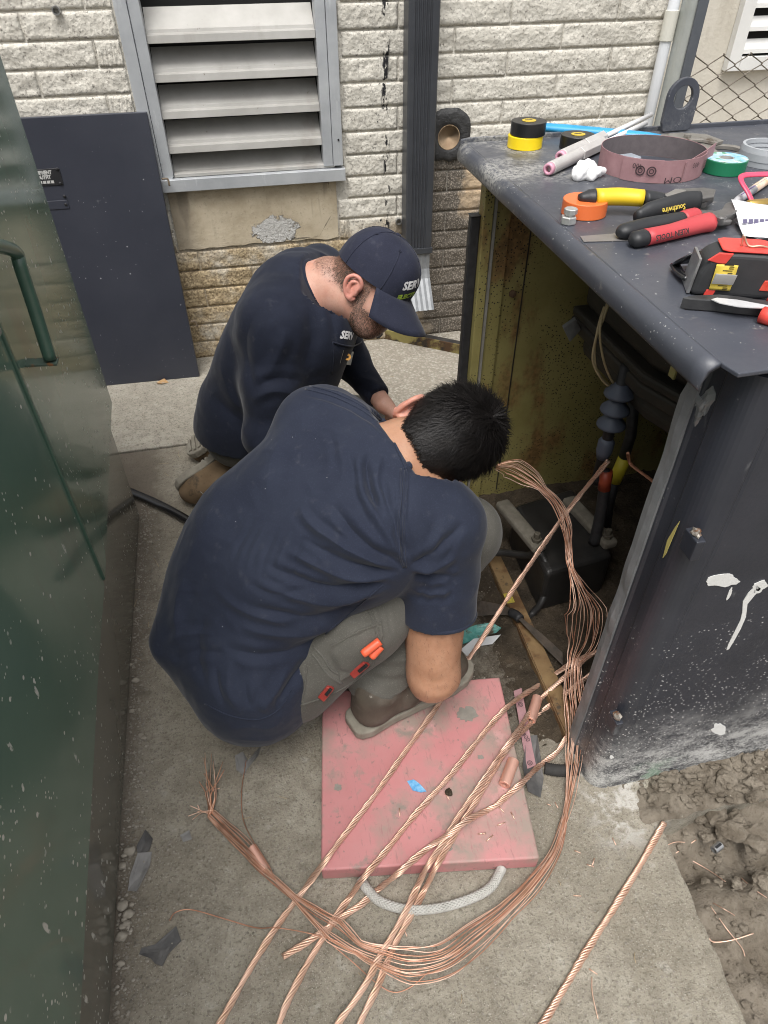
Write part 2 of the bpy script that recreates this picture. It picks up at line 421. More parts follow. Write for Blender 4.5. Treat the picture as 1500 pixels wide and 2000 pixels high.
# ---- concrete
def concrete_mat(name, far=False):
    m, N, L, b = nodes_mat(name); g = NG(m)
    n1 = g.noise(2.6, 7., .65); n2 = g.noise(22, 6., .65); n3 = g.noise(160, 4., .7)
    if far: c = g.mix(g.rng(n1, .3, .7), (.315, .288, .236), (.41, .382, .322))
    else: c = g.mix(g.rng(n1, .3, .7), (.225, .20, .155), (.36, .332, .272))
    c = g.mix(g.m('MULTIPLY', g.rng(n2, .44, .62), .55), c, (.205, .182, .145) if not far else (.27, .25, .21))
    c = g.mix(g.m('MULTIPLY', g.rng(n2, .42, .30), .5), c, (.42, .40, .35))
    c = g.mix(g.m('MULTIPLY', g.rng(n3, .53, .64), .65), c, (.11, .095, .073))
    n4 = g.noise(60, 5., .7); c = g.mix(g.m('MULTIPLY', g.rng(n4, .54, .66), .55), c, (.15, .132, .105)); c = g.mix(g.m('MULTIPLY', g.rng(g.voro(210), .22, .14), .55), c, (.46, .44, .39))
    c = g.mix(g.m('MULTIPLY', g.rng(n3, .38, .28), .45), c, (.50, .48, .43))
    ag = g.voro(95, 'Color'); agd = g.voro(95)
    am = g.m('MULTIPLY', g.rng(g.m('ADD', g.x, g.m('MULTIPLY', g.noise(5, 3.), .12)), .10, .42), g.rng(g.y, 1.75, 2.0)) if far else g.m('MULTIPLY', g.rng(g.m('ADD', g.x, g.m('MULTIPLY', g.noise(5, 3.), .12)), .08, .40), g.rng(g.y, 1.35, 1.75))
    sx = N.new('ShaderNodeSeparateXYZ'); L.new(ag, sx.inputs[0])
    agc = g.mix(sx.outputs[0], (.28, .25, .205), (.46, .43, .37)); agc = g.mix(g.m('MULTIPLY', g.rng(agd, .40, .62), .7), agc, (.24, .215, .175)); am = g.m('MULTIPLY', am, .8)
    c = g.mix(am, c, agc)
    if not far:                                # soil trodden out of the open cabinet, damp grime along the green box
        d1 = g.m('MULTIPLY', g.rng(g.m('ADD', g.x, g.m('MULTIPLY', g.m('SUBTRACT', n2, .5), .35)), .32, .50), g.rng(g.y, .66, .86)); d1 = g.m('MULTIPLY', d1, g.rng(g.y, 1.62, 1.42))
        c = g.mix(d1, c, g.mix(g.rng(n3, .4, .65), (.062, .05, .038), (.13, .112, .088)))
        d2 = g.rng(g.m('ADD', g.x, g.m('MULTIPLY', g.m('SUBTRACT', n2, .5), .22)), -.36, -.44); c = g.mix(g.m('MULTIPLY', d2, .75), c, (.115, .095, .075))
        c = g.mix(g.m('MULTIPLY', g.rng(g.noise(7, 5.), .60, .72), .4), c, (.15, .132, .105))
        pl = g.m('MULTIPLY', g.m('MULTIPLY', g.rng(g.x, .52, .60), g.rng(g.x, .76, .66)), g.m('MULTIPLY', g.rng(g.y, .44, .52), g.rng(n2, .45, .6))); c = g.mix(g.m('MULTIPLY', pl, .8), c, (.55, .53, .49))
    L.new(c, b.inputs['Base Color']); b.inputs['Roughness'].default_value = .9; b.inputs['Specular IOR Level'].default_value = .2
    h = g.m('ADD', g.m('MULTIPLY', n3, .6), n2)
    L.new(g.bump(g.m('SUBTRACT', 1., g.m('MULTIPLY', agd, am)), .5, .004, g.bump(h, .9, .008)), b.inputs['Normal'])
    return m
M_CONC = concrete_mat('dusty_concrete'); M_CONC2 = concrete_mat('pale_concrete', True)
def soil_mat(name, a, b_, c_, bs=140):
    m, N, L, b = nodes_mat(name); g = NG(m); n = g.noise(16, 7., .65); n2 = g.noise(bs, 5., .7)
    c = g.mix(g.rng(n, .3, .7), a, b_); c = g.mix(g.m('MULTIPLY', g.rng(n2, .55, .7), .6), c, c_)
    L.new(c, b.inputs['Base Color']); b.inputs['Roughness'].default_value = .95; b.inputs['Specular IOR Level'].default_value = .15
    L.new(g.bump(n2, .9, .006, g.bump(n, .6, .01)), b.inputs['Normal']); return m
M_SOIL = soil_mat('dry_clay_soil', (.13, .108, .082), (.245, .213, .17), (.07, .057, .043))
M_DARKSOIL = soil_mat('damp_dark_soil', (.035, .028, .02), (.075, .058, .04), (.15, .125, .10))
M_PEBBLE = mat('pebble', (.22, .195, .155), (.37, .34, .285), ns=30, rough=.85, bump=.4, bs=200)
M_GRIT = mat('grit', (.13, .115, .092), (.36, .33, .28), ns=60, rough=.9)

tag(obj('ground', [(-40, -40, -.19), (40, -40, -.19), (40, 40, -.19), (-40, 40, -.19)], [(0, 1, 2, 3)], M_SOIL), kind='structure')
# pavement slabs: the near one notched by the trench, the far one beyond the expansion joint
cr = P(1290, 1608); ce = P(1460, 2000); le = P(1500, 1533)
def wob(a, b, n, amp, seed):
    out = []
    for i in range(n+1):
        t = i/n; p = a.lerp(b, t); k = amp*noise.noise(Vector((t*9, seed, 0))) * (1 if 0 < i < n else 0); q = (b-a).normalized(); out.append(p + Vector((-q.y, q.x, 0))*k)
    return out
edge = wob(V(ce.x-.02, -1.2, 0), V(ce.x, ce.y, 0), 4, .006, 1) + wob(V(ce.x, ce.y, 0), V(cr.x, cr.y, 0), 14, .008, 2)[1:] + wob(V(cr.x, cr.y, 0), V(le.x, le.y, 0), 10, .008, 3)[1:] + [V(3.5, le.y+.03, 0)]
JY = 2.098
joint = wob(V(3.5, JY+.06, 0), V(-3, JY-.03, 0), 40, .006, 5)
poly = [V(-3, -1.2, 0)] + edge + [p.copy() for p in joint]
mb = MB().prism([p-V(0, 0, .14) for p in poly], (0, 0, .14)); tag(mb.build('pavement', M_CONC, bevel=.006), kind='structure')
poly2 = [p + V(0, .007, 0) for p in reversed(joint)] + [V(3.5, 3.4, 0), V(-3, 3.4, 0)]
mb = MB().prism([p-V(0, 0, .14) for p in poly2], (0, 0, .143)); tag(mb.build('pavement', M_CONC2, bevel=.004), kind='structure')

# trench floor and spoil: height fields
def field(name, x0, x1, y0, y1, h, fn, m, kind='structure', parent=None):
    nx = int((x1-x0)/h)+1; ny = int((y1-y0)/h)+1
    vs = [(x0+i*h, y0+j*h, fn(x0+i*h, y0+j*h)) for j in range(ny) for i in range(nx)]
    fs = [(j*nx+i, j*nx+i+1, (j+1)*nx+i+1, (j+1)*nx+i) for j in range(ny-1) for i in range(nx-1)]
    o = obj(name, vs, fs, m, parent, smooth=True); 
    if kind: tag(o, kind=kind)
    return o
def fbm(x, y, s, o=0): return noise.fractal(Vector((x*s+o, y*s-o, o)), .8, 2.1, 5)
def trench(x, y):
    z = -.085 + .03*fbm(x, y, 5, 1) + .014*fbm(x, y, 22, 4) + .005*fbm(x, y, 60, 2)
    z += -.05*math.exp(-((y-.43)/.05)**2)                                    # deep slot under the slab lip
    z += .04*math.exp(-(((x-.80)/.09)**2+((y-.37)/.07)**2))                  # lump by the corner
    z += -.03*math.exp(-(((x-.86)/.10)**2+((y-.18)/.10)**2))
    return z
field('trench_floor', .60, 2.2, -.9, .56, .009, trench, M_SOIL)
def spoil(x, y):
    return .004 + .022*max(0, fbm(x, y, 14, 7)+.45)*min(1, max(0, (x-.62)/.10)) - .03*max(0, (.515-y)/.03) + .012*fbm(x, y, 45, 3)*min(1, max(0, (x-.64)/.1)) - .012*max(0, (.72-x)/.1)
field('spoil_strip', .62, 1.9, .505, .68, .006, spoil, M_SOIL)
def pit(x, y):
    e = min(1, max(0, (x-.40)/.2)); return -.012 + .026*e + e*.012*fbm(x, y, 12, 9) + (.002+.005*e)*fbm(x, y, 50, 5)
field('cabinet_soil', .42, 1.72, .72, 1.64, .011, pit, M_DARKSOIL)

# loose grit, clods and pebbles
def stones(name, spots, m, label, cat, sub=1, amp=.4):
    mb = MB()
    for i, (x, y, z, r) in enumerate(spots):
        v, f = rock((x, y, z), r, i % 37, (1, random.uniform(.6, 1), random.uniform(.5, .8)), sub, amp); mb.add(v, f)
    o = mb.build(name, m); return tag(o, label, cat, kind='stuff')
def lx(y): return -.4235 - .0245*(y-.4)                                       # foot of the green box
sp = []
for i in range(1500):
    y = random.uniform(.3, 1.8); x = lx(y)+abs(random.gauss(0, .035))+.004; sp.append((x, y, .001, random.choice((.0013, .0018, .0025, .0025, .004))))
for i in range(8500):
    p = P(random.uniform(230, 1480), random.uniform(1000, 2000)); sp.append((p.x, p.y, .0004, random.choice((.0007, .0009, .0009, .0011, .0013, .0016, .002, .003))))
sp = [q for q in sp if not (q[0] > .62 and q[1] < .52)]
stones('loose_grit', sp, M_GRIT, 'fine loose grit strewn over the dusty concrete slab', 'grit', 1)
sp = []
for i in range(1500):
    x = random.uniform(.66, 1.4); y = random.uniform(-.3, .5); r = random.choice((.002, .0025, .003, .004, .005, .007, .010)); sp.append((x, y, trench(x, y)+r*.2, r))
for i in range(420):
    x = random.uniform(.68, 1.4); y = random.uniform(.515, .6); r = random.choice((.003, .004, .006, .008, .011)); sp.append((x, y, spoil(x, y)+r*.3, r))
stones('soil_crumbs', sp, M_SOIL, 'crumbled clay soil lying in the trench and before the cabinet', 'soil', 1, .55)
sp = []
for i in range(420):
    x = random.uniform(.46, 1.5); y = random.uniform(.78, 1.6); r = random.choice((.002, .003, .004, .006)); sp.append((x, y, pit(x, y)+r*.3, r))
stones('dark_rubble', sp, M_DARKSOIL, 'dark gritty rubble on the soil floor inside the open cabinet', 'soil', 1, .5)
CLOD = [(1395, 1592, .026), (1440, 1600, .022), (1350, 1585, .016), (1470, 1530, .017), (1420, 1520, .02), (1310, 1545, .013), (1358, 1562, .015), (1470, 1560, .012), (1425, 1620, .03), (1478, 1640, .034), (1380, 1635, .014), (1490, 1720, .022), (1440, 1728, .012), (1368, 1600, .012), (1275, 1560, .010), (1335, 1530, .014)]
for i, (px, py, r) in enumerate(CLOD):
    inT = py > 1580
    p = P(px, py, -.06 if inT else .015)
    v, f = rock(p + V(0, 0, 0), r, i+3, (1, .85, .8), 3, .5)
    tag(obj('soil_clod', v, f, M_SOIL), 'lumpy clod of dry clay in the trench below the slab edge' if inT else 'lumpy clod of dry clay at the foot of the dark cabinet', 'soil clod', 'clay clods in the trench' if inT else 'clay clods along the cabinet foot')
PEB = [(255, 1663, 13), (243, 1672, 6), (240, 1692, 8), (240, 1770, 11), (252, 1787, 11), (248, 1805, 8), (239, 1830, 11), (236, 1883, 8), (258, 1390, 7), (265, 1330, 9), (282, 1442, 7), (276, 1437, 6), (256, 1300, 6), (243, 1797, 6), (240, 1811, 7), (258, 1768, 5)]
for i, (px, py, r) in enumerate(PEB):
    p = P(px, py); v, f = rock((p.x, p.y, .003), r/1320*1.45*.95, i+11, (1, random.uniform(.6, .9), .6), 3, .3)
    tag(obj('pebble', v, f, M_PEBBLE, smooth=True), 'small pale pebble lying along the foot of the green cabinet', 'pebble', 'pebbles by the green cabinet')

# ---- block wall
QX, QZ = PY(876, 268, D-.01).x, PY(876, 268, D-.01).z
wall = obj('block_wall', *(lambda m: (m.v, m.f))(MB().bb(-2.2, -.29, D+.002, D+.22, -.1, 2.6).bb(.39, QX-.044, D+.002, D+.22, -.1, 2.6).bb(QX+.044, 1.615, D+.002, D+.22, -.1, 2.6).bb(QX-.044, QX+.044, D+.002, D+.22, -.1, QZ-.044).bb(QX-.044, QX+.044, D+.002, D+.22, QZ+.044, 2.6).bb(-.29, .39, D+.002, D+.22, -.1, .70).bb(-.29, .39, D+.006, D+.22, 1.86, 2.6)), M_MORTAR)
tag(wall, 'cream painted split-face block wall behind the two men', 'wall')
CH, BL = .0765, .40
def block_mesh(k, L=.392, h=.0685):
    nx, nz = 40, 9; vs = []; fs = []
    for j in range(nz+1):
        for i in range(nx+1):
            x = -L/2+L*i/nx; z = -h/2+h*j/nz
            e = min(i, nx-i, 2*j, 2*(nz-j))
            q = noise.fractal(Vector((x*22+k*7.7, z*26, k*3.3)), .75, 2.2, 5)
            y = -(.0062 + .0046*q) if e > 0 else -.0040+.0012*q
            if e == 0:
                x += .0015*q; z += .0015*noise.noise(Vector((x*60, z*60, k)))
            if e == 1: y *= .93
            vs.append((x, y, z))
    for j in range(nz):
        for i in range(nx):
            a = j*(nx+1)+i; fs.append((a, a+1, a+nx+2, a+nx+1))
    ring = list(range(nx+1)) + [j*(nx+1)+nx for j in range(1, nz+1)] + [nz*(nx+1)+i for i in range(nx-1, -1, -1)] + [j*(nx+1) for j in range(nz-1, 0, -1)]
    n = len(vs); vs += [(vs[i][0], .012, vs[i][2]) for i in ring]
    for t in range(len(ring)):
        u = (t+1) % len(ring); fs.append((ring[u], ring[t], n+t, n+u))
    me = bpy.data.meshes.new('block'); me.from_pydata(vs, [], fs); me.update(); me.materials.append(M_BLOCK)
    me.polygons.foreach_set('use_smooth', [True]*len(me.polygons)); return me
BM = [block_mesh(k) for k in range(9)]
PCX, PCZ, PRP = PY(876, 268, D-.01).x, PY(876, 268, D-.01).z, .045
holes = [(-.306, .398, .664, 3.), (-.262, .372, .466, .67), (PCX-PRP, PCX+PRP, PCZ-.036, PCZ+.036)]   # louvre opening, rendered patch
wb = wloc(wall)
def put_block(x0, x1, z0, z1):
    if x1-x0 < .03 or z1-z0 < .02: return
    o = bpy.data.objects.new('block', random.choice(BM)); COL.objects.link(o); o.parent = wall
    o.location = Vector(((x0+x1)/2, D+.002+random.uniform(-.0015, .0015), (z0+z1)/2)) - wb
    fl = random.random() < .5; o.rotation_euler = (0, math.pi if fl else 0, 0)
    o.scale = ((x1-x0-.0065)/.392, 1, (z1-z0-.0065)/.0685)
for k in range(21):
    z0, z1 = k*CH, (k+1)*CH; off = .010 if k % 2 == 0 else .21
    for i in range(-4, 5):
        a, b = off+i*BL, off+(i+1)*BL
        a, b = max(a, -1.5), min(b, 1.612)
        if b-a < .03: continue
        segs = [(a, b)]
        for hx0, hx1, hz0, hz1 in holes:
            if z1-.012 > hz0 and z0+.012 < hz1:
                ns = []
                for (p, q) in segs:
                    if q <= hx0 or p >= hx1: ns.append((p, q))
                    else:
                        if p < hx0: ns.append((p, hx0))
                        if q > hx1: ns.append((hx1, q))
                segs = ns
        for p, q in segs: put_block(p, q, z0, z1)
# rendered concrete under the louvre
def render_mat():
    m, N, L, b = nodes_mat('stained_render'); g = NG(m); n = g.noise(14, 6.); f = g.noise(90, 6., .7)
    c = g.mix(g.rng(n, .3, .7), (.40, .335, .235), (.52, .45, .335)); c = g.mix(g.m('MULTIPLY', g.rng(f, .55, .7), .5), c, (.22, .19, .14))
    st = g.m('MULTIPLY', g.rng(g.noise(16, 3., .5, (1, 1, .12)), .58, .66), g.rng(g.z, .47, .6)); c = g.mix(g.m('MULTIPLY', st, .65), c, (.16, .135, .10))
    dk = g.m('MULTIPLY', g.rng(g.m('ADD', g.x, g.m('MULTIPLY', n, .06)), -.12, -.2), .6); c = g.mix(dk, c, (.17, .145, .11))
    dx = g.m('ADD', g.m('POWER', g.m('DIVIDE', g.m('SUBTRACT', g.x, .12), .085), 2.), g.m('POWER', g.m('DIVIDE', g.m('SUBTRACT', g.z, .515), .055), 2.))
    pk = g.rng(g.m('ADD', dx, g.m('MULTIPLY', g.m('SUBTRACT', g.noise(40, 5.), .5), 2.6)), 1., .82, smooth=False); c = g.mix(pk, c, (.66, .65, .62))
    vr = g.voro(5.2, 'Distance', 'DISTANCE_TO_EDGE'); ck = g.m('MULTIPLY', g.rng(g.m('ADD', vr, g.m('MULTIPLY', g.m('SUBTRACT', g.noise(26, 4.), .5), .05)), .008, .003), g.m('MULTIPLY', g.rng(g.x, .12, .17), g.rng(g.noise(7, 3.), .42, .52))); c = g.mix(g.m('MULTIPLY', ck, .7), c, (.07, .06, .045))
    L.new(c, b.inputs['Base Color']); b.inputs['Roughness'].default_value = .9
    L.new(g.bump(g.m('MULTIPLY', pk, g.m('ADD', f, .6)), 1., .012, g.bump(g.m('ADD', f, n), .5, .005)), b.inputs['Normal']); return m
mb = MB(); nx, nz = 60, 22
for j in range(nz+1):
    for i in range(nx+1):
        x = -.258+.626*i/nx; z = .470+.22*j/nz
        if j == 0: z += .012*noise.noise(Vector((x*14, 0, 3)))
        mb.v.append((x, D-.006+.003*noise.noise(Vector((x*9, z*9, 1))), z))
for j in range(nz):
    for i in range(nx): a = j*(nx+1)+i; mb.f.append((a, a+1, a+nx+2, a+nx+1))
mb.build('rendered_patch', render_mat(), wall, smooth=True)

# ---- louvre
M_GALV = mat('galvanised_frame', (.42, .44, .46), (.54, .56, .575), ns=9, rough=.45, metal=.35, bump=.12, bs=60, stain=((.62, .64, .65), 25, .6, .7, (1, 1, .25)))
M_SLAT = mat('painted_louvre', (.34, .33, .305), (.45, .44, .415), ns=6, rough=.5, metal=.1, bump=.08, bs=80, stain=[((.30, .28, .25), 7, .55, .74, (1, 1, .4)), ((.22, .20, .17), 55, .67, .72)])
M_VOID = mat('dark_void', (.012, .012, .012), rough=1)
lv = thing('louvre_vent', 'metal louvre vent with broad grey frame and five dusty slats in the block wall', 'louvre vent', (.047, D, .69))
F0 = D-.032
xl, xr, zb = -.300, .396, .692
MB().prism([(xl, F0, zb), (xl+.040, F0, zb), (xl+.040, F0, 1.9), (xl, F0, 1.9)], (0, .05, 0)).build('frame_jamb', M_GALV, lv, bevel=.002)
MB().prism([(xl+.0415, F0+.005, zb), (xl+.078, F0+.005, zb+.045), (xl+.078, F0+.005, 1.9), (xl+.0415, F0+.005, 1.9)], (0, .06, 0)).build('frame_jamb', M_GALV, lv, bevel=.002)
MB().bb(xr-.036, xr, F0, F0+.05, zb+.048, 1.9).build('frame_jamb', M_GALV, lv, bevel=.002)
MB().bb(xr-.072, xr-.0375, F0+.005, F0+.065, zb+.048, 1.9).build('frame_jamb', M_GALV, lv, bevel=.002)
sl = MB().bb(xl+.03, xr+.006, F0-.008, F0+.05, zb-.004, zb+.038).build('frame_sill', M_GALV, lv, bevel=.002)
MB().bb(xl+.08, xr-.03, F0+.012, F0+.06, zb+.0395, zb+.052).build('sill_lip', M_SLAT, sl, bevel=.002)
MB().bb(xl, xr, D+.10, D+.13, zb, 1.9).build('vent_back', M_VOID, lv)
sp_z = [PY(450, y, D-.02).z for y in (81, 157, 228, 295)]
dz = (sp_z[0]-sp_z[3])/3
prof = [(.072, .090), (.016, .036), (.012, .036), (.009, .026), (-.004, .0225), (-.007, .0225), (-.010, .001), (-.007, 0), (-.004, .019), (.009, .0225), (.014, .033), (.070, .087)]
for i in range(-4, 5):
    z = sp_z[3]-dz + i*dz if i < 1 else sp_z[3] + (i-1)*dz
    if z < .68 or z > 1.85:
        continue
    o = MB().prism([(xl+.0785, D-.004+p[0], z+p[1]) for p in prof], (xr-.073-xl-.0785, 0, 0)).build('slat', M_SLAT, lv, bevel=.0008)
    o['rot'] = 0
for (px, py) in ((661, 273),):
    p = PY(px, py, F0-.001); MB().lathe([(.0035, 0), (.0035, .002), (.0, .003)], p, (0, -1, 0), 10).build('screw', M_VOID, lv)

# ---- downspout
M_SPOUT = mat('charcoal_downspout', (.045, .048, .055), (.065, .07, .08), ns=6, rough=.38, metal=.2, bump=.04, bs=40, stain=((.14, .14, .15), 60, .66, .72))
M_ZINC = mat('zinc_elbow', (.20, .21, .22), (.28, .29, .30), ns=25, rough=.55, metal=.4, bump=.1, bs=60)
YF = 2.655; x0 = PY(799, 0, YF).x; x1 = PY(862, 0, YF).x
ds = thing('downspout', 'tall charcoal fluted metal downspout fixed on the block wall', 'downspout', ((x0+x1)/2, D-.04, 0))
w = x1-x0; pr = [(x0+.003, D-.012), (x0, D-.016), (x0, YF+.006), (x0+.005, YF)]
n = 5; gx0 = x0+.022; gx1 = x1-.022; st = (gx1-gx0)/n
for i in range(n):
    a = gx0+i*st; pr += [(a, YF), (a+st*.18, YF+.0045), (a+st*.55, YF+.0045), (a+st*.73, YF)]
pr += [(x1-.005, YF), (x1, YF+.006), (x1, D-.016), (x1-.003, D-.012)]
zb_ = PY(845, 486, YF).z
MB().prism([(p[0], p[1], zb_) for p in pr], (0, 0, 1.9-zb_)).build('pipe', M_SPOUT, ds, bevel=.0015)
MB().bb(x0-.003, x1+.003, YF-.003, D-.008, zb_-.016, zb_+.006).build('strap', M_SPOUT, ds, bevel=.001)
for sx_ in (x1+.008,):
    MB().bb(x1+.003, x1+.02, D-.016, D-.010, zb_-.014, zb_+.03).build('strap_ear', M_SPOUT, ds, bevel=.001)
    MB().lathe([(.004, 0), (.004, .003), (0, .005)], (x1+.012, D-.016, zb_+.018), (0, -1, 0), 8).build('screw', M_ZINC, ds)
def ell(z, yo, s=1.0): return [(x0+.004+(w-.008)*(.5-.5*s), yo+.07*s-.002, z), (x0+.004+(w-.008)*(.5-.5*s), yo, z), (x1-.004-(w-.008)*(.5-.5*s), yo, z), (x1-.004-(w-.008)*(.5-.5*s), yo+.07*s-.002, z)]
mb = MB(); lev = [(zb_-.0165, YF+.004), (zb_-.08, YF+.002), (zb_-.10, YF-.006), (zb_-.115, YF-.013), (zb_-.17, YF-.060), (zb_-.215, YF-.098)]
vs = []
for z, yo in lev:
    n_ = 9; fr = [(x0+.005+(w-.01)*i/n_, yo+(.003 if i % 2 else 0), z) for i in range(n_+1)]
    vs.append(fr + [(x1-.005, yo+.055, z+.012 if yo < YF else z), (x0+.005, yo+.055, z+.012 if yo < YF else z)])
m_ = len(vs[0]); fl = [p for r in vs for p in r]
mb.add(fl, [(i*m_+k, (i+1)*m_+k, (i+1)*m_+(k+1) % m_, i*m_+(k+1) % m_) for i in range(len(vs)-1) for k in range(m_)])
el = mb.build('outlet_elbow', M_ZINC, ds)
md = el.modifiers.new('solid', 'SOLIDIFY'); md.thickness = .0012; md.offset = -1

# ---- capped duct in the wall with its tar collar
pc = PY(876, 268, D-.01)
dp = thing('wall_pipe', 'open clay pipe end set in black tar beside the downspout', 'pipe', (pc.x, D, pc.z-.08))
M_TAR = mat('black_tar', (.022, .022, .023), (.045, .045, .045), ns=20, rough=.55, bump=.9, bs=45, dist=.008)
M_CLAY = mat('clay_pipe', (.30, .20, .12), (.42, .31, .20), ns=25, rough=.8, bump=.3, bs=80)
rp = .043; rings = []; n = 40; mb = MB()
for j, (r, y) in enumerate(((rp*1.0, -.012), (rp*1.06, -.016), (rp*1.25, -.017), (rp*1.55, -.018), (rp*1.85, -.014), (rp*1.92, .012))):
    for k in range(n):
        a = 2*math.pi*k/n; q = 1 + (.55*((math.cos(a)**4+math.sin(a)**4)**-.25-1) + .22*noise.noise(Vector((math.cos(a)*2, math.sin(a)*2, 5))) + .05*noise.noise(Vector((math.cos(a)*6, math.sin(a)*6, j))))*(j > 1)
        mb.v.append((pc.x+.006*(j > 2)+math.cos(a)*r*q*.98, D+y+(.003*noise.noise(Vector((math.cos(a)*5, math.sin(a)*5, j*2))) if j else 0), pc.z+.004*(j > 2)+math.sin(a)*r*q*(1.12 if j > 2 else 1)))
mb.f = [(j*n+k, j*n+(k+1) % n, (j+1)*n+(k+1) % n, (j+1)*n+k) for j in range(5) for k in range(n)]
mb.build('tar_collar', M_TAR, dp, smooth=True)
MB().lathe([(rp*1.02, 0), (rp*.94, .001), (rp*.93, -.20), (0, -.20)], (pc.x, D-.014, pc.z), (0, -1, 0), 32).build('pipe_end', M_CLAY, dp, smooth=True)
# ---- anchor sleeves in the wall
M_STEEL = mat('worn_steel', (.40, .40, .40), (.55, .55, .54), ns=40, rough=.35, metal=.85, bump=.1, bs=120)
for px, py, lab in ((110, 20, 'small hollow steel anchor sleeve high on the wall left of the louvre'), (778, 432, 'small hollow steel anchor sleeve low on the wall beside the downspout')):
    p = PY(px, py, D-.012)
    tag(MB().lathe([(.0085, 0), (.0125, 0), (.0125, -.03), (.0085, -.03), (.0085, 0)], (p.x, D-.022, p.z), (0, -1, 0), 20, a0=0).build('wall_anchor', M_STEEL, smooth=False), lab, 'anchor')

# ---- recessed wall, white louvre and fence beyond the corner
Y2 = 3.35
M_STUCCO = mat('cream_stucco', (.60, .56, .48), (.68, .645, .565), ns=8, rough=.9, bump=.6, bs=60, dist=.004, stain=((.40, .36, .29), 4, .58, .75, (1, 1, .4)))
tag(MB().bb(1.60, 5, Y2, Y2+.2, -.1, 2.6).build('recessed_wall', M_STUCCO), 'plain cream stucco wall set back behind the chain-link fence', 'wall')
M_WHITE = mat('white_painted_metal', (.70, .70, .68), (.78, .78, .76), ns=8, rough=.45, bump=.05, bs=60)
a = PY(1418, 140, Y2-.04); lv2 = thing('louvre_vent', 'white framed louvre vent seen through the chain-link fence', 'louvre vent', (a.x+.35, Y2, a.z))
MB().bb(a.x, a.x+.06, Y2-.04, Y2-.002, a.z, 1.95).build('frame_jamb', M_WHITE, lv2, bevel=.002)
MB().bb(a.x+.62, a.x+.68, Y2-.04, Y2-.002, a.z, 1.95).build('frame_jamb', M_WHITE, lv2, bevel=.002)
MB().bb(a.x+.0615, a.x+.6185, Y2-.042, Y2-.002, a.z, a.z+.055).build('frame_sill', M_WHITE, lv2, bevel=.002)
MB().bb(a.x+.05, a.x+.63, Y2-.0015, Y2-.0005, a.z+.05, 1.95).build('vent_back', M_VOID, lv2)
for i in range(9):
    z = a.z+.075+i*.085
    MB().prism([(a.x+.0615, Y2-.008+q[0]*.45, z+q[1]*.75) for q in [(-.005, .06), (-.05, .01), (-.055, .01), (-.057, -.012), (-.053, -.012), (-.05, .004), (-.003, .053)]], (.557, 0, 0)).build('slat', M_WHITE, lv2)
YP = 2.66
pa, pb = PY(1352, -60, YP), PY(1312, 160, YP); xp = (PY(1366, 0, YP).x+PY(1334, 150, YP).x)/2
fn = thing('chain_link_fence', 'chain-link fence with galvanised corner post behind the dark cabinet', 'fence', (xp, YP, 0))
M_POST = mat('weathered_post', (.36, .38, .36), (.48, .50, .47), ns=8, rough=.55, metal=.4, bump=.1, bs=60)
M_GREYP = mat('blue_grey_paint', (.075, .085, .10), (.10, .11, .125), ns=20, rough=.45, bump=.1, bs=80)
MB().lathe([(.045, 0), (.045, 1.95)], (xp, YP+.03, 0), n=28).build('post', M_POST, fn, smooth=False, bevel=.001)
MB().bb(xp-.019, xp+.019, YP-.026, YP-.016, 0, 1.95).build('tension_bar', M_GREYP, fn, bevel=.002)
M_WIRE = mat('rusted_wire', (.14, .115, .09), (.24, .215, .18), ns=60, rough=.6, metal=.5)
mb = MB(); pitch = .056; x_0 = xp+.05; hh = pitch*.62
for i in range(24):                            # each wire a zigzag, hooked with its neighbours
    pts = []; 
    for j in range(31):
        s_ = 1 if (j+i) % 2 else -1
        xx = x_0+pitch*(i+.5)+s_*pitch*.52; zz = .0+j*hh; yy = YP+.02+(.0022 if i % 2 else -.0022)*s_
        pts += [(xx, yy, zz-.0022), (xx+.001*s_, YP+.02-.0028, zz), (xx, yy, zz+.0022)]
    mb.tube(pts, .0021, 5, caps=False)
mb.build('wire_mesh', M_WIRE, fn, smooth=True)
M_PVC = mat('white_pvc', (.60, .62, .64), (.68, .70, .72), ns=6, rough=.35, bump=.03)
p0 = PY(1318, 0, D-.03)
cd_ = thing('conduit', 'white plastic conduit running up the end of the block wall', 'conduit', (p0.x, D-.03, 0))
MB().lathe([(.020, 0), (.020, 1.95)], (p0.x, D-.03, 0), n=20).build('pipe', M_PVC, cd_, smooth=True)
zc = PY(1305, 50, D-.03).z
MB().lathe([(.0202, -.045), (.0245, -.045), (.0245, .045), (.0202, .045)], (p0.x, D-.03, zc), n=20).build('coupling', mat('ivory_pvc', (.62, .61, .54), (.68, .67, .6), ns=6, rough=.4), cd_, bevel=.001)
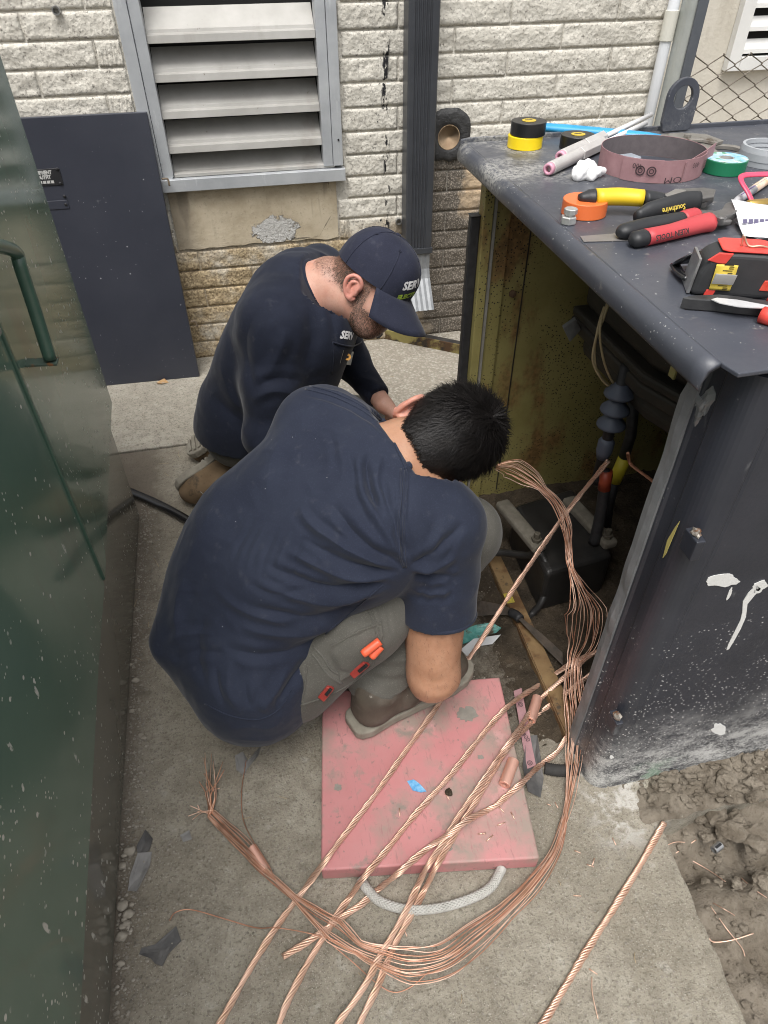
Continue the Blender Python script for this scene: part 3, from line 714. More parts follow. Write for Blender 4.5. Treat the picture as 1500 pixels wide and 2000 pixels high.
# ================================================================== GREEN CABINET (left)
def on_plane(px, py, p0, n):
    d = ray(px, py); n = Vector(n); return CAM + d*((Vector(p0)-CAM).dot(n)/d.dot(n))
def green_mat(name, c1, c2):
    m, N, L, b = nodes_mat(name); g = NG(m)
    c = g.mix(g.rng(g.noise(2.2, 5.), .35, .65), c1, c2)
    c = g.mix(g.m('MULTIPLY', g.rng(g.noise(9, 5., .6, (1, 1, .3)), .52, .72), .5), c, (.12, .125, .105))   # dust film
    low = g.m('MULTIPLY', g.rng(g.z, .30, .02), g.rng(g.noise(30, 5.), .35, .6)); c = g.mix(g.m('MULTIPLY', low, .55), c, (.17, .155, .125))
    v1 = g.m('MULTIPLY', g.rng(g.voro(34), .16, .11), g.rng(g.noise(7, 3.), .48, .56)); v2 = g.m('MULTIPLY', g.rng(g.voro(75), .20, .13), g.rng(g.noise(10, 3.), .52, .6))
    mp = g.N.new('ShaderNodeMapping'); mp.inputs['Scale'].default_value = (1, 1, .3); g.L.new(g.pos, mp.inputs[0])
    v3 = g.N.new('ShaderNodeTexVoronoi'); v3.inputs['Scale'].default_value = 16; g.L.new(mp.outputs[0], v3.inputs['Vector'])
    v3 = g.m('MULTIPLY', g.rng(v3.outputs['Distance'], .10, .06), g.rng(g.noise(60, 4.), .42, .56))
    spk = g.m('MAXIMUM', g.m('MAXIMUM', v1, v2), v3); c = g.mix(spk, c, (.55, .55, .50))
    L.new(c, b.inputs['Base Color']); L.new(g.m('ADD', g.rng(g.noise(5, 5.), .3, .7, .09, .17), g.m('MULTIPLY', spk, .5)), b.inputs['Roughness'])
    b.inputs['Specular IOR Level'].default_value = .5; b.inputs['Coat Weight'].default_value = .12; b.inputs['Coat Roughness'].default_value = .05
    return m
M_GREEN = green_mat('dark_green_enamel', (.105, .168, .126), (.125, .19, .145)); M_GREEN2 = green_mat('dark_green_skirt', (.135, .135, .11), (.165, .16, .132))
M_HANDLE = mat('green_handle', (.045, .095, .07), (.06, .115, .085), ns=30, rough=.3, coat=.3, stain=((.16, .10, .06), 90, .66, .72))
def gp(y, z, o=0.): return V(lx(y)+o, y, z)
gb = thing('equipment_cabinet', 'tall glossy dark green cabinet at the left, speckled with white paint drops', 'cabinet', (-.8, .7, 0))
MB().prism([(lx(1.745), 1.745, 0), (lx(-.35), -.35, 0), (-1.25, -.35, 0), (-1.25, 1.745, 0)], (0, 0, 1.56)).build('body', M_GREEN2, gb, bevel=.004)
def zc_(y): return float(np.interp(y, [-.35, .34, .945, 1.19, 1.79], [.13, .205, .283, .300, .395]))
def door(name, y0, y1, o, zt):
    n = 14; ys = [y0+(y1-y0)*i/n for i in range(n+1)]
    poly = [gp(y, zc_(y), o) for y in ys] + [gp(y1, zt, o), gp(y0, zt, o)]
    return MB().prism(poly, (-.018, 0, 0)).build(name, M_GREEN, gb, bevel=.002)
d1 = door('door', 1.1685, 1.79, .016, 1.55); d2 = door('door', -.35, 1.1575, .016, 1.55)
MB().prism([gp(1.1576, .312, .021), gp(1.1684, .312, .021), gp(1.1684, 1.55, .021), gp(1.1576, 1.55, .021)], (-.02, 0, 0)).build('astragal_strip', M_HANDLE, gb, bevel=.002)
hx = -.385
h0 = PX(-60, 470, hx-.004); h1 = PX(12, 484, hx); h2 = PX(40, 520, hx); h3 = PX(98, 702, hx)
hd = MB().tube(spline([h0, h1, PX(33, 497, hx), h2, PX(70, 612, hx), h3], 8), .0115, 14).build('handle', M_HANDLE, d1, smooth=True)
q = h3; ax_ = gp(q.y, q.z, .0095)
MB().prism([(ax_.x, q.y-.013, q.z-.004), (q.x+.012, q.y-.013, q.z-.008), (q.x+.012, q.y+.013, q.z-.008), (ax_.x, q.y+.013, q.z-.004)], (0, 0, .005)).build('bracket', mat('rusty_green_bracket', (.05, .085, .065), (.07, .10, .08), ns=40, rough=.5, stain=((.20, .085, .03), 50, .52, .6)), hd, bevel=.001)
MB().box((ax_.x+.002, q.y, q.z), (.006, .05, .036)).build('weld_plate', M_HANDLE, hd, bevel=.003)
MB().lathe([(.012, 0), (.012, .012), (.009, .015), (0, .016)], gp(h0.y+.05, PX(0, 570, lx(1.4)).z, .0095), (1, 0, 0), 18).build('lock_plug', M_STEEL, d1)

# ================================================================== LEANING DOOR PANEL
M_SLATE = mat('slate_blue_paint', (.030, .033, .045), (.040, .043, .056), ns=4, rough=.32, bump=.12, bs=90, spec=.5, speck=[((.42, .43, .43), 20, .05), ((.34, .35, .36), 55, .075, 5)], stain=((.10, .105, .115), 30, .68, .76), world=True)
pl0 = V(-.266, 2.583, .002); pt = PY(290, 219, 2.705); lean = (V(0, pt.y-pl0.y, pt.z)).normalized(); Hh = (V(0, pt.y-pl0.y, pt.z)).length
exx = V(1, -.02, 0).normalized(); nn = exx.cross(lean).normalized()
if nn.y > 0: nn = -nn
Wd = .80; base = pl0 - exx*Wd/2
pn = thing('cabinet_door', 'dark slate-blue metal door panel leaning on the block wall left of the louvre', 'door panel', base)
body = MB().box(base + lean*Hh/2 - nn*.011, (Wd, Hh, .022), exx, lean, nn).build('panel', M_SLATE, pn, bevel=.004, seg=3)
M_PLATE = mat('black_nameplate', (.018, .018, .02), rough=.35); M_LET = mat('worn_white_letters', (.48, .48, .46), (.30, .30, .29), ns=120, rough=.6)
def onp(x, y): return on_plane(x, y, pl0, nn)
c0, c1, c2 = onp(118, 328), onp(122, 361), onp(60, 331)
pex = exx; hpl = abs((c0-c1).dot(lean))
ctr = (c0+c1)/2 - exx*.10
pt_ = MB().box(ctr + nn*.0015, (.20, hpl, .003), exx, lean, nn).build('nameplate', M_PLATE, pn, bevel=.001)
lines = ['EQUIPMENT', '& OUTFIT']
for i, s in enumerate(lines):
    text_on('lettering', s, hpl*.30, ctr + exx*.038 + lean*(hpl*(.28-.28*i)) + nn*.0034, exx, lean, M_LET, pt_, bold=.001, squash=.8)
for i in range(6): MB().box(ctr + exx*(.002+i*.013) - lean*(hpl*.28) + nn*.0038, (.010, hpl*.17, .0006), exx, lean, nn).build('worn_lettering', M_LET, pt_)
for (x, y) in ((112, 330), (118, 358), (126, 383), (129, 399)):
    MB().lathe([(.005, 0), (.005, .002), (.003, .004), (0, .0045)], onp(x, y)+nn*(.003 if y < 370 else .002), nn, 10).build('rivet', M_PLATE, pn)
c3 = onp(131, 399); MB().box(c3 - exx*.085 + nn*.001, (.18, .028, .003), exx, lean, nn).build('strap_plate', M_SLATE, pn, bevel=.001)
for (x, y) in ((321, 350), (377, 629)):
    p = onp(x-2, y); p = p - nn*.008
    MB().tube(spline([p - exx*.006, p + exx*.010, p + exx*.015 - lean*.004, p + exx*.016 - lean*.024], 5), .0035, 8).build('hook', mat('rusty_hook', (.10, .075, .05), (.16, .12, .08), ns=60, rough=.7), pn, smooth=True)

# ================================================================== OPEN EQUIPMENT CABINET (right)
def dark_side_mat():
    m, N, L, b = nodes_mat('slate_paint_oversprayed'); g = NG(m)
    c = g.mix(g.rng(g.noise(5, 5.), .35, .65), (.026, .029, .038), (.036, .039, .05))
    f = g.noise(190, 6., .75); lowm = g.rng(g.m('ADD', g.m('SUBTRACT', g.z, g.m('MULTIPLY', g.m('SUBTRACT', g.x, .6), .10)), g.m('MULTIPLY', g.m('SUBTRACT', g.noise(8, 5.), .5), .22)), .34, .02)
    fr = g.rng(g.y, .66, .61)
    c = g.mix(g.m('MULTIPLY', g.m('MULTIPLY', g.m('POWER', lowm, 1.5), g.rng(g.m('ADD', g.m('MULTIPLY', f, .5), g.m('MULTIPLY', g.noise(20, 7., .72, (.5, .5, 1)), .6)), .44, .66)), g.m('ADD', g.m('MULTIPLY', fr, .7), .25)), c, (.62, .62, .60))
    gm = g.m('MULTIPLY', g.m('MULTIPLY', g.rng(g.z, .10, .03), g.m('MULTIPLY', g.rng(g.x, .64, .69), g.rng(g.x, .80, .72))), g.rng(g.noise(20, 4.), .45, .6)); c = g.mix(g.m('MULTIPLY', g.m('MULTIPLY', gm, fr), .6), c, (.30, .44, .32))
    v1 = g.m('MULTIPLY', g.rng(g.voro(120), .24, .17), g.rng(g.m('ADD', g.noise(5, 6., .7), g.m('MULTIPLY', g.rng(g.z, .8, .1), .22)), .60, .72)); v2 = g.m('MULTIPLY', g.m('MULTIPLY', g.rng(g.voro(48), .11, .07), g.rng(g.noise(6, 4.), .5, .62)), fr)
    c = g.mix(g.m('MULTIPLY', g.m('MAXIMUM', v1, v2), .8), c, (.58, .58, .57))
    scr = g.m('MULTIPLY', g.rng(g.noise(26, 5., .6, (1, 1, .35)), .64, .72), .4); c = g.mix(scr, c, (.20, .21, .215))
    L.new(c, b.inputs['Base Color']); L.new(g.rng(f, .3, .7, .3, .5), b.inputs['Roughness']); b.inputs['Specular IOR Level'].default_value = .5
    L.new(g.bump(f, .15, .002), b.inputs['Normal']); return m
M_SIDE = dark_side_mat()
def lid_mat():
    m, N, L, b = nodes_mat('slate_lid_dusty'); g = NG(m); f = g.noise(150, 6., .7); n = g.noise(7, 6., .65)
    c = g.mix(g.rng(g.noise(3, 4.), .35, .65), (.050, .055, .070), (.066, .071, .086))
    c = g.mix(g.m('MULTIPLY', g.m('MULTIPLY', g.rng(n, .52, .76), g.rng(g.y, .75, 1.0)), g.m('MULTIPLY', g.rng(f, .40, .62), .6)), c, (.28, .28, .27))
    c = g.mix(g.m('MULTIPLY', g.rng(g.noise(24, 5.), .64, .74), .5), c, (.34, .32, .28))
    bk_ = g.m('MULTIPLY', g.m('MULTIPLY', g.rng(g.y, 1.25, 1.4), g.rng(g.x, 1.05, .9)), g.m('MULTIPLY', g.rng(n, .42, .62), g.rng(f, .36, .6))); c = g.mix(g.m('MULTIPLY', bk_, .75), c, (.40, .39, .36))
    v = g.m('MULTIPLY', g.rng(g.voro(170), .22, .14), g.rng(g.noise(14, 4.), .56, .68)); v2 = g.rng(g.voro(38), .075, .05)
    c = g.mix(g.m('MULTIPLY', g.m('MAXIMUM', v, v2), .7), c, (.55, .55, .53))
    L.new(c, b.inputs['Base Color']); L.new(g.rng(n, .35, .65, .30, .55), b.inputs['Roughness']); b.inputs['Specular IOR Level'].default_value = .55
    L.new(g.bump(f, .12, .002), b.inputs['Normal']); return m
M_LID = lid_mat()
def olive_mat():
    m, N, L, b = nodes_mat('rust_spotted_olive_paint'); g = NG(m); n = g.noise(6, 6.); f = g.noise(60, 5.)
    c = g.mix(g.rng(n, .35, .65), (.215, .185, .06), (.275, .24, .088))
    rs = g.m('MULTIPLY', g.rng(g.noise(7, 6., .65, (1, 1, .45)), .50, .64), .85); c = g.mix(rs, c, g.mix(g.rng(f, .4, .6), (.12, .06, .022), (.23, .12, .045)))
    sp_ = g.m('MULTIPLY', g.rng(g.voro(120), .30, .2), g.rng(g.noise(5, 3.), .40, .55)); c = g.mix(sp_, c, (.025, .018, .01))
    L.new(c, b.inputs['Base Color']); b.inputs['Roughness'].default_value = .6; L.new(g.bump(f, .3, .003), b.inputs['Normal']); return m
M_OLIVE = olive_mat()
M_RUBBER = mat('black_gasket', (.012, .012, .013), (.03, .03, .032), ns=50, rough=.6, bump=.3, bs=60)
M_DUCT = mat('silver_duct_tape', (.20, .205, .21), (.27, .275, .28), ns=25, rough=.42, metal=.25, bump=.5, bs=30, dist=.004)
M_DKMETAL = mat('dark_casting', (.020, .018, .014), (.040, .035, .026), ns=14, rough=.6, bump=.3, bs=60, speck=((.20, .18, .15), 70, .07, 6))
XL, XR, YN, YB, ZT = .575, 1.72, .598, 1.645, 1.05
cb = thing('equipment_cabinet', 'open dark slate equipment cabinet with tools laid out on its lid', 'cabinet', (1.1, 1.12, 0))
# shell panels
mb = MB()                                       # front panel with rounded left corner, returning round to the left side
prof = [(XL, .700), (XL, .688), (XL+.004, .684), (XL+.004, .660), (XL-.002, .652)]+[(XL-.002+.040*(1-math.cos(a)), .638-.040*math.sin(a)) for a in [math.pi/2*k/10 for k in range(11)]]+[(XL+.0385, YN), (XL+.042, YN+.003), (XL+.046, YN), (XR, YN), (XR, YN+.012), (XL+.03, YN+.014), (XL+.016, .625), (XL+.012, .640), (XL+.012, .700)]
MB().prism([(x, y, .0) for x, y in prof], (0, 0, 1.028)).build('front_panel', M_SIDE, cb, bevel=.0012)
bk = MB().bb(XL+.012, XR, YB-.047, YB-.035, 0, 1.012).build('back_panel', M_OLIVE, cb)
MB().bb(XR, XR+.012, YN, YB-.035, 0, 1.012).build('side_panel', M_SIDE, cb, bevel=.002)
MB().bb(XL+.012, XR, YN+.015, YB-.036, 1.000, 1.012).build('roof_panel', M_DKMETAL, cb)
# back-left post: gasket, olive channel, rusty angle
po = MB().bb(XL-.012, XL+.012, YB-.058, YB-.02, 0, 1.010).build('post', M_OLIVE, cb, bevel=.002)
MB().bb(XL+.0135, XL+.0185, YB-.064, YB-.05, 0, 1.0).build('post_edge', mat('bare_grey_metal', (.26, .25, .22), (.33, .32, .29), ns=30, rough=.6, metal=.3), po)
MB().bb(XL+.019, XL+.058, YB-.056, YB-.0475, 0, .985).build('post_angle', M_OLIVE, po, bevel=.001)
for i, (za, zb2) in enumerate(((0, .90),)):
    vs = []; m2 = MB()
    for j in range(15):
        z = za+(zb2-za)*j/14; w_ = .024*(1+.25*noise.noise(Vector((0, z*9, 2)))); m2.v += [(XL-.013-w_, YB-.040, z), (XL-.0125, YB-.040, z), (XL-.0125, YB-.018, z), (XL-.013-w_, YB-.018, z)]
    m2.f = [(0, 1, 2, 3), (59, 58, 57, 56)] + [(4*j+k, 4*j+(k+1) % 4, 4*j+4+(k+1) % 4, 4*j+4+k) for j in range(14) for k in range(4)]
    m2.build('gasket', M_RUBBER, po, bevel=.003)
# inner seam, bolt and header rail under the lid
MB().bb(XL+.115, XL+.118, YB-.050, YB-.0475, .03, .99).build('seam', M_DKMETAL, bk)
MB().lathe([(.010, 0), (.010, .006), (0, .008)], (XL+.088, YB-.048, .70), (0, -1, 0), 6).build('bolt', mat('rusty_bolt', (.07, .04, .02), (.13, .08, .045), ns=60, rough=.8), bk)
MB().bb(XL-.004, XL+.010, YN+.12, YB-.062, .990, 1.011).build('header_rail', M_OLIVE, cb, bevel=.001)
# taped edge of the opening
tp = MB()
for j in range(41):
    z = -.0+.985*j/40; e = .0025*noise.noise(Vector((1, z*14, 0))); e2 = .003*noise.noise(Vector((4, z*9, 1))) + (.004*math.sin(z*90) if z > .90 else 0)
    x0_, x1_, y0_, y1_ = XL-.004+e, XL+.014, .6925+e2*.3, .722+e2
    tp.v += [(x0_, y0_, z), (x0_-.001+e, (y0_+y1_)/2, z), (x0_+.001, y1_, z), (x1_, y1_+.001, z), (x1_, y0_, z)]
tp.f = [(4, 3, 2, 1, 0), tuple(200+k for k in range(5))] + [(5*j+k, 5*j+(k+1) % 5, 5*j+5+(k+1) % 5, 5*j+5+k) for j in range(40) for k in range(5)]
tp.build('taped_edge', M_DUCT, cb)
v, f = rock((XL+.004, .682, .945), .016, 5, (.5, 1, 1.6), 3, .7); obj('tape_crumple', v, f, M_DUCT, cb)
# latch blocks on the left return of the front panel
for (px, py) in ((1352, 1058), (1200, 1408)):
    p = PX(px, py, XL-.008); m2 = MB().bb(XL-.014, XL+.001, p.y-.016, p.y+.016, p.z-.024, p.z+.014); m2.build('latch_block', M_SIDE, cb, bevel=.002)
    v, f = rock((XL-.007, p.y, p.z+.018), .010, int(px), (.7, 1, .7), 2, .7); obj('torn_metal', v, f, mat('torn_bare_metal', (.22, .20, .17), (.35, .32, .28), ns=80, rough=.5, metal=.5, stain=((.20, .09, .04), 60, .5, .6)), cb)
# yellow scrap stuck on the edge
MB().prism([PX(1318, 1030, XL-.006), PX(1327, 1018, XL-.006), PX(1300, 1082, XL-.006), PX(1294, 1090, XL-.006), PX(1303, 1055, XL-.006)], (.001, 0, 0)).build('yellow_scrap', mat('yellow_scrap', (.45, .38, .12), rough=.7), cb)
# paint splashes on the front panel
M_SPLASH = mat('white_paint', (.62, .62, .60), (.70, .70, .68), ns=40, rough=.6, bump=.3)
def splash(pts, par=None):
    p = [PY(x, y, YN-.0012) for x, y in pts]; return MB().prism(p, (0, .0009, 0)).build('paint_splash', M_SPLASH, cb)
def blob(cx, cy, rx, ry, seed, ang=0):
    pts = []
    for k in range(26):
        a = 2*math.pi*k/26; q = 1+.42*noise.noise(Vector((math.cos(a)*1.6, math.sin(a)*1.6, seed)))+.25*noise.noise(Vector((math.cos(a)*5, math.sin(a)*5, seed)))
        x, y = rx*q*math.cos(a), ry*q*math.sin(a); c, s = math.cos(ang), math.sin(ang); pts.append((cx+x*c-y*s, cy+x*s+y*c))
    return pts
splash(blob(1411, 1135, 33, 11, 3, -.05)); splash(blob(1484, 1146, 17, 9, 8, -.5)); splash(blob(1425, 1160, 3, 12, 5, .4))
splash([(1478, 1143), (1486, 1150), (1474, 1163), (1460, 1180), (1457, 1205), (1447, 1228), (1436, 1248), (1424, 1268), (1419, 1270), (1422, 1260), (1434, 1236), (1446, 1212), (1450, 1196), (1451, 1175), (1462, 1158)])
splash(blob(1405, 1425, 15, 10, 6)); splash(blob(1195, 1479, 4, 3, 2))
# lid
x_l = .508; yb_ = YB+.006; lx_ = x_l+.020
LO = [(lx_, .613), (.533, .589), (.62, .592), (1.80, .592), (1.80, yb_), (lx_, yb_)]
lid = MB().prism([(x, y, ZT-.006) for x, y in LO], (0, 0, .006)).build('lid', M_LID, cb, bevel=.0015)
arc = [(x_l+.020*(1-math.sin(a)), 1.0295+.0204*math.cos(a)) for a in [math.pi/2*k/8 for k in range(9)]]
lip_ = arc + [(x_l, 1.018), (x_l+.002, 1.013), (x_l+.005, 1.013), (x_l+.004, 1.026), (x_l+.010, 1.038), (x_l+.020, 1.0435)]
dent = MB(); ny_ = 40
for j in range(ny_+1):
    y = .616+(yb_-.616)*j/ny_; e_ = .0012*noise.noise(Vector((0, y*7, 3)))
    dent.v += [(x+e_*(1 if z < 1.03 else .2), y, z-abs(e_)*.8*(z < 1.02)) for x, z in lip_]
kk = len(lip_); dent.f = [tuple(range(kk)), tuple(ny_*kk+i for i in range(kk-1, -1, -1))]+[(j*kk+i, (j+1)*kk+i, (j+1)*kk+(i+1) % kk, j*kk+(i+1) % kk) for j in range(ny_) for i in range(kk)]
dent.build('rolled_lip', M_LID, lid, smooth=True)
MB().prism([(x_l+.006, YB+.0065, 1.02), (x_l+.008, YB+.0065, 1.056), (x_l+.03, YB+.0065, 1.059), (1.8, YB+.0065, 1.059), (1.8, YB+.0065, 1.02)], (0, .008, 0)).build('back_rim', M_LID, lid, bevel=.002)
# lifting lug
lb = [P(1272, 250, ZT+.002), P(1330, 246, ZT+.002)]; lex = (lb[1]-lb[0]).normalized(); lw = (lb[1]-lb[0]).length; lc = (lb[0]+lb[1])/2
lc.y = min(lc.y, YB-.012); ztop = PY(1325, 153, lc.y).z-ZT; r_ = lw/2; hz = ztop-r_
pts = [(-r_, 0), (r_, 0)] + [(r_*math.cos(a), hz+r_*math.sin(a)) for a in [math.pi*k/16 for k in range(17)]]
n_ = 28; ho = [(r_*.60*math.cos(2*math.pi*k/n_), hz+r_*.60*math.sin(2*math.pi*k/n_)) for k in range(n_)]
outer = []                                     # outline resampled by angle about the hole
for k in range(n_):
    a = 2*math.pi*k/n_; dx, dz_ = math.cos(a), math.sin(a); t = r_
    if dz_ < 0: t = min(r_/max(abs(dx), 1e-6), hz/abs(dz_)) if dz_ < -1e-6 else r_
    outer.append((dx*t, hz+dz_*t))
ln = V(-lex.y, lex.x, 0); th = .011
vs = [lc + lex*x + V(0, 0, z) + ln*s_*th/2 for s_ in (-1, 1) for ring_ in (outer, ho) for (x, z) in ring_]
fs = []
for k in range(n_):
    k2 = (k+1) % n_; fs += [(k, k2, n_+k2, n_+k), (2*n_+k2, 2*n_+k, 3*n_+k, 3*n_+k2), (k2, k, 2*n_+k, 2*n_+k2), (n_+k, n_+k2, 3*n_+k2, 3*n_+k)]
obj('lifting_lug', [tuple(p) for p in vs], fs, M_LID, lid, bevel=.0015)
# base angle of the opening
M_RUSTY = mat('rusty_yellow_angle', (.16, .095, .042), (.235, .155, .07), ns=14, rough=.75, bump=.4, bs=80, stain=[((.11, .055, .02), 18, .45, .6), ((.06, .045, .03), 50, .58, .68)])
ba = MB().prism([(XL-.008, .715, .026), (XL+.032, .715, .026), (XL+.030, YB-.065, .026), (XL-.010, YB-.065, .026)], (0, 0, .005)).build('base_angle', M_RUSTY, cb, bevel=.001)
MB().bb(XL-.010, XL-.005, .715, YB-.065, -.02, .0255).build('angle_flange', M_RUSTY, ba)
MB().box(on_plane(994, 1168, (0, 0, .0315), (0, 0, 1)), (.022, .035, .001), (1, 0, 0)).build('yellow_label', mat('yellow_label', (.55, .45, .06), (.30, .25, .05), ns=120, rough=.6), ba)

# ---- interior: switch tank, casting, insulator, wires
tk = thing('switch_tank', 'dark cast switch tank hanging inside the top of the open cabinet', 'switch tank', (1.12, 1.16, .60))
def slabpx(pts, z0, z1): return MB().prism([(x, y, z0) for x, y in pts], (0, 0, z1-z0))
OUT = [(.79, 1.50), (.80, 1.15), (.86, .98), (1.00, .86), (1.55, .84), (1.55, 1.52)]
def inset(k): cx, cy = 1.17, 1.2; return [(cx+(x-cx)*k, cy+(y-cy)*k) for x, y in OUT]
slabpx(inset(.96), .70, .995).build('body', M_DKMETAL, tk, bevel=.03, seg=4)
slabpx(inset(1.0), .675, .6995).build('flange', M_DKMETAL, tk, bevel=.008)
slabpx(inset(1.0), .640, .6745).build('flange', M_DKMETAL, tk, bevel=.008)
slabpx(inset(.93), .57, .6395).build('lower_body', M_DKMETAL, tk, bevel=.03, seg=3)
s = SDF((.82, .74, .30), (1.5, 1.25, .68), .012); s.rc((1.02, .98, .52), (1.18, .92, .47), .10, .10, .04); s.rc((1.02, .98, .60), (1.25, .95, .60), .11, .11, .05); s.cut((1.0, .95, .405), (.1, -.2, -1))
v, f = s.mesh(); obj('cover_casting', v, f, M_DKMETAL, tk, smooth=True)
p = PX(1266, 828, .925); MB().lathe([(.012, 0), (.012, .004), (.010, .005), (0, .005)], (.905, .905, .50), (-.6, -.8, 0), 18).build('plug', M_DKMETAL, tk)
p = PY(1115, 640, 1.42); MB().prism([p+V(-.02, 0, 0), p+V(.02, .02, .01), p+V(.04, .02, -.02), p+V(.0, -.01, -.035)], (0, .01, .004)).build('lug_plate', mat('zinc_lug', (.30, .30, .29), (.42, .42, .40), ns=40, rough=.5, metal=.6), tk, bevel=.002)
MB().box(PX(1316, 722, .80), (.004, .02, .035)).build('yellow_tab', mat('dull_yellow_tab', (.40, .36, .14), rough=.6), tk)
wr = tag(MB().tube(spline([PY(1192, 585, 1.30), PY(1178, 625, 1.27), PY(1164, 660, 1.26), PY(1158, 705, 1.25), PY(1176, 742, 1.24), PY(1200, 762, 1.24)], 7), .0028, 8).tube(spline([PY(1186, 592, 1.30), PY(1172, 640, 1.26), PY(1176, 690, 1.25), PY(1188, 730, 1.24), PY(1206, 762, 1.24)], 7), .0028, 8).tube(spline([PY(1180, 600, 1.30), PY(1168, 640, 1.265), PY(1161, 690, 1.255), PY(1168, 728, 1.245), PY(1195, 760, 1.245)], 7), .0028, 8).build('control_wires', mat('beige_insulation', (.36, .28, .15), (.42, .34, .20), ns=40, rough=.5), smooth=True), 'bunch of thin beige control wires hanging below the switch tank', 'wires')
ib = PY(1192, 835, 1.22); it = thing('cable_termination', 'dark insulator with three blue-grey sheds above a red-taped cable', 'insulator', (ib.x, ib.y, 0))
M_SHED = mat('blue_grey_silicone', (.075, .09, .125), (.10, .115, .15), ns=10, rough=.5)
for i, py in enumerate((770, 800, 828)):
    p = PY(1190, py, 1.22); MB().lathe([(.014, .026), (.017, .020), (.034, .002), (.035, -.004), (.030, -.006), (.014, .004)], (ib.x, ib.y, p.z), n=28).build('shed', M_SHED, it, smooth=True)
zt_ = PY(1190, 755, 1.22).z; zd = PY(1190, 880, 1.22).z
MB().lathe([(.0135, zd-.10), (.0135, zt_+.05)], (ib.x, ib.y, 0), n=18).build('core', M_RUBBER, it, smooth=True)
MB().lathe([(.015, zd-.02), (.020, zd), (.020, zd+.03), (.014, zd+.04)], (ib.x, ib.y, 0), n=20).build('skirt', M_SHED, it, smooth=True)
pr_ = PY(1182, 945, 1.20); p2 = PY(1172, 1010, 1.18); cab = spline([(ib.x, ib.y, zd-.09), PY(1184, 925, 1.205), pr_, p2, PY(1160, 1060, 1.17)], 6)
MB().tube(cab, .015, 14).build('cable', M_RUBBER, it, smooth=True)
MB().tube([PY(1184, 920, 1.204), PY(1180, 955, 1.198)], .0163, 16).build('red_tape', mat('red_tape', (.30, .045, .02), (.36, .07, .03), ns=30, rough=.5), it, smooth=True)
pyl = PY(1212, 912, 1.26); MB().tube([PY(1200, 940, 1.262), PY(1220, 895, 1.262)], .017, 14).build('yellow_tape', mat('yellow_tape_dull', (.55, .46, .03), rough=.5), it, smooth=True)
MB().tube([PY(1218, 895, 1.266), PY(1232, 850, 1.27), PY(1240, 760, 1.28)], .014, 12).tube([PY(1200, 940, 1.262), PY(1188, 990, 1.255), PY(1180, 1060, 1.24)], .014, 12).build('second_cable', M_RUBBER, it, smooth=True)

# ---- black ground-loop block with two dusty straps
zt2 = .165
A, B, C, Dd = P(1003, 985, zt2), P(1120, 950, zt2), P(1200, 1082, zt2), P(1068, 1120, zt2)
bx_ = thing('junction_block', 'black moulded junction block with two dusty straps on the cabinet floor', 'junction block', ((A.x+C.x)/2, (A.y+C.y)/2, 0))
MB().prism([(p.x, p.y, .005) for p in (A, Dd, C, B)], (0, 0, zt2-.005)).build('body', mat('black_moulding', (.012, .012, .012), (.024, .022, .02), ns=20, rough=.45, bump=.2, bs=50), bx_, bevel=.018, seg=4)
M_DUSTY = mat('dusty_strap', (.11, .098, .075), (.17, .155, .125), ns=40, rough=.9, bump=.3)
for a0_, b0_, nm in (((988, 992), (1046, 1062), 'a'), ((1118, 985), (1184, 1055), 'b')):
    pa_, pb_ = P(*a0_, zt2+.012), P(*b0_, zt2+.012); dd = (pb_-pa_).normalized(); sd_ = V(-dd.y, dd.x, 0)
    stp = MB().box((pa_+pb_)/2, ((pb_-pa_).length+.05, .042, .026), dd, sd_, (0, 0, 1)).build('strap', M_DUSTY, bx_, bevel=.009, seg=3)
    MB().lathe([(.014, 0), (.014, .010), (.0085, .010), (.0085, .026), (0, .027)], pb_+V(0, 0, .0125), n=6).build('bolt', mat('dirty_bolt', (.09, .08, .06), (.16, .145, .115), ns=80, rough=.7, metal=.4), stp)
M_CABLE = mat('black_cable', (.014, .014, .014), (.03, .028, .026), ns=20, rough=.5, bump=.1)
tag(MB().tube(spline([P(905, 1098, .05), P(940, 1082, .06), P(985, 1080, .08), P(1030, 1085, .12), P(1050, 1075, .17)], 6), .0105, 12).build('cable', M_CABLE, smooth=True), 'black cable running from the junction block out over the rusty base angle', 'cable')
tag(MB().tube(spline([P(1056, 1080, .165), P(1068, 1105, .15), P(1070, 1140, .09), P(1058, 1175, .05), P(1040, 1198, .015), P(1028, 1212, .012)], 6), .0095, 12).build('cable', M_CABLE, smooth=True), 'black cable curving down from the junction block to the soil', 'cable')
# ================================================================== PEOPLE
def cotton_mat(name, c1, c2, specks=True):
    m, N, L, b = nodes_mat(name); g = NG(m); n = g.noise(7, 5.); f = g.noise(420, 3., .6); w = g.noise(40, 4.)
    c = g.mix(g.rng(n, .35, .65), c1, c2); c = g.mix(g.m('MULTIPLY', g.rng(f, .52, .7), .35), c, tuple(q*1.9 for q in c2))
    c = g.mix(g.m('MULTIPLY', g.rng(w, .58, .78), .12), c, (.15, .15, .16))          # dust rubbed into the cloth
    if specks: c = g.mix(g.m('MULTIPLY', g.rng(g.voro(26), .022, .014), .9), c, (.62, .62, .60))
    L.new(c, b.inputs['Base Color']); b.inputs['Roughness'].default_value = .85; b.inputs['Specular IOR Level'].default_value = .2
    b.inputs['Sheen Weight'].default_value = .12; b.inputs['Sheen Roughness'].default_value = .4
    L.new(g.bump(f, .18, .0012, g.bump(w, .12, .003)), b.inputs['Normal']); return m
M_TEE = cotton_mat('washed_navy_cotton', (.0165, .0205, .036), (.022, .027, .0445))
M_LONG = cotton_mat('dark_navy_cotton', (.010, .0125, .0225), (.014, .0175, .031), False)
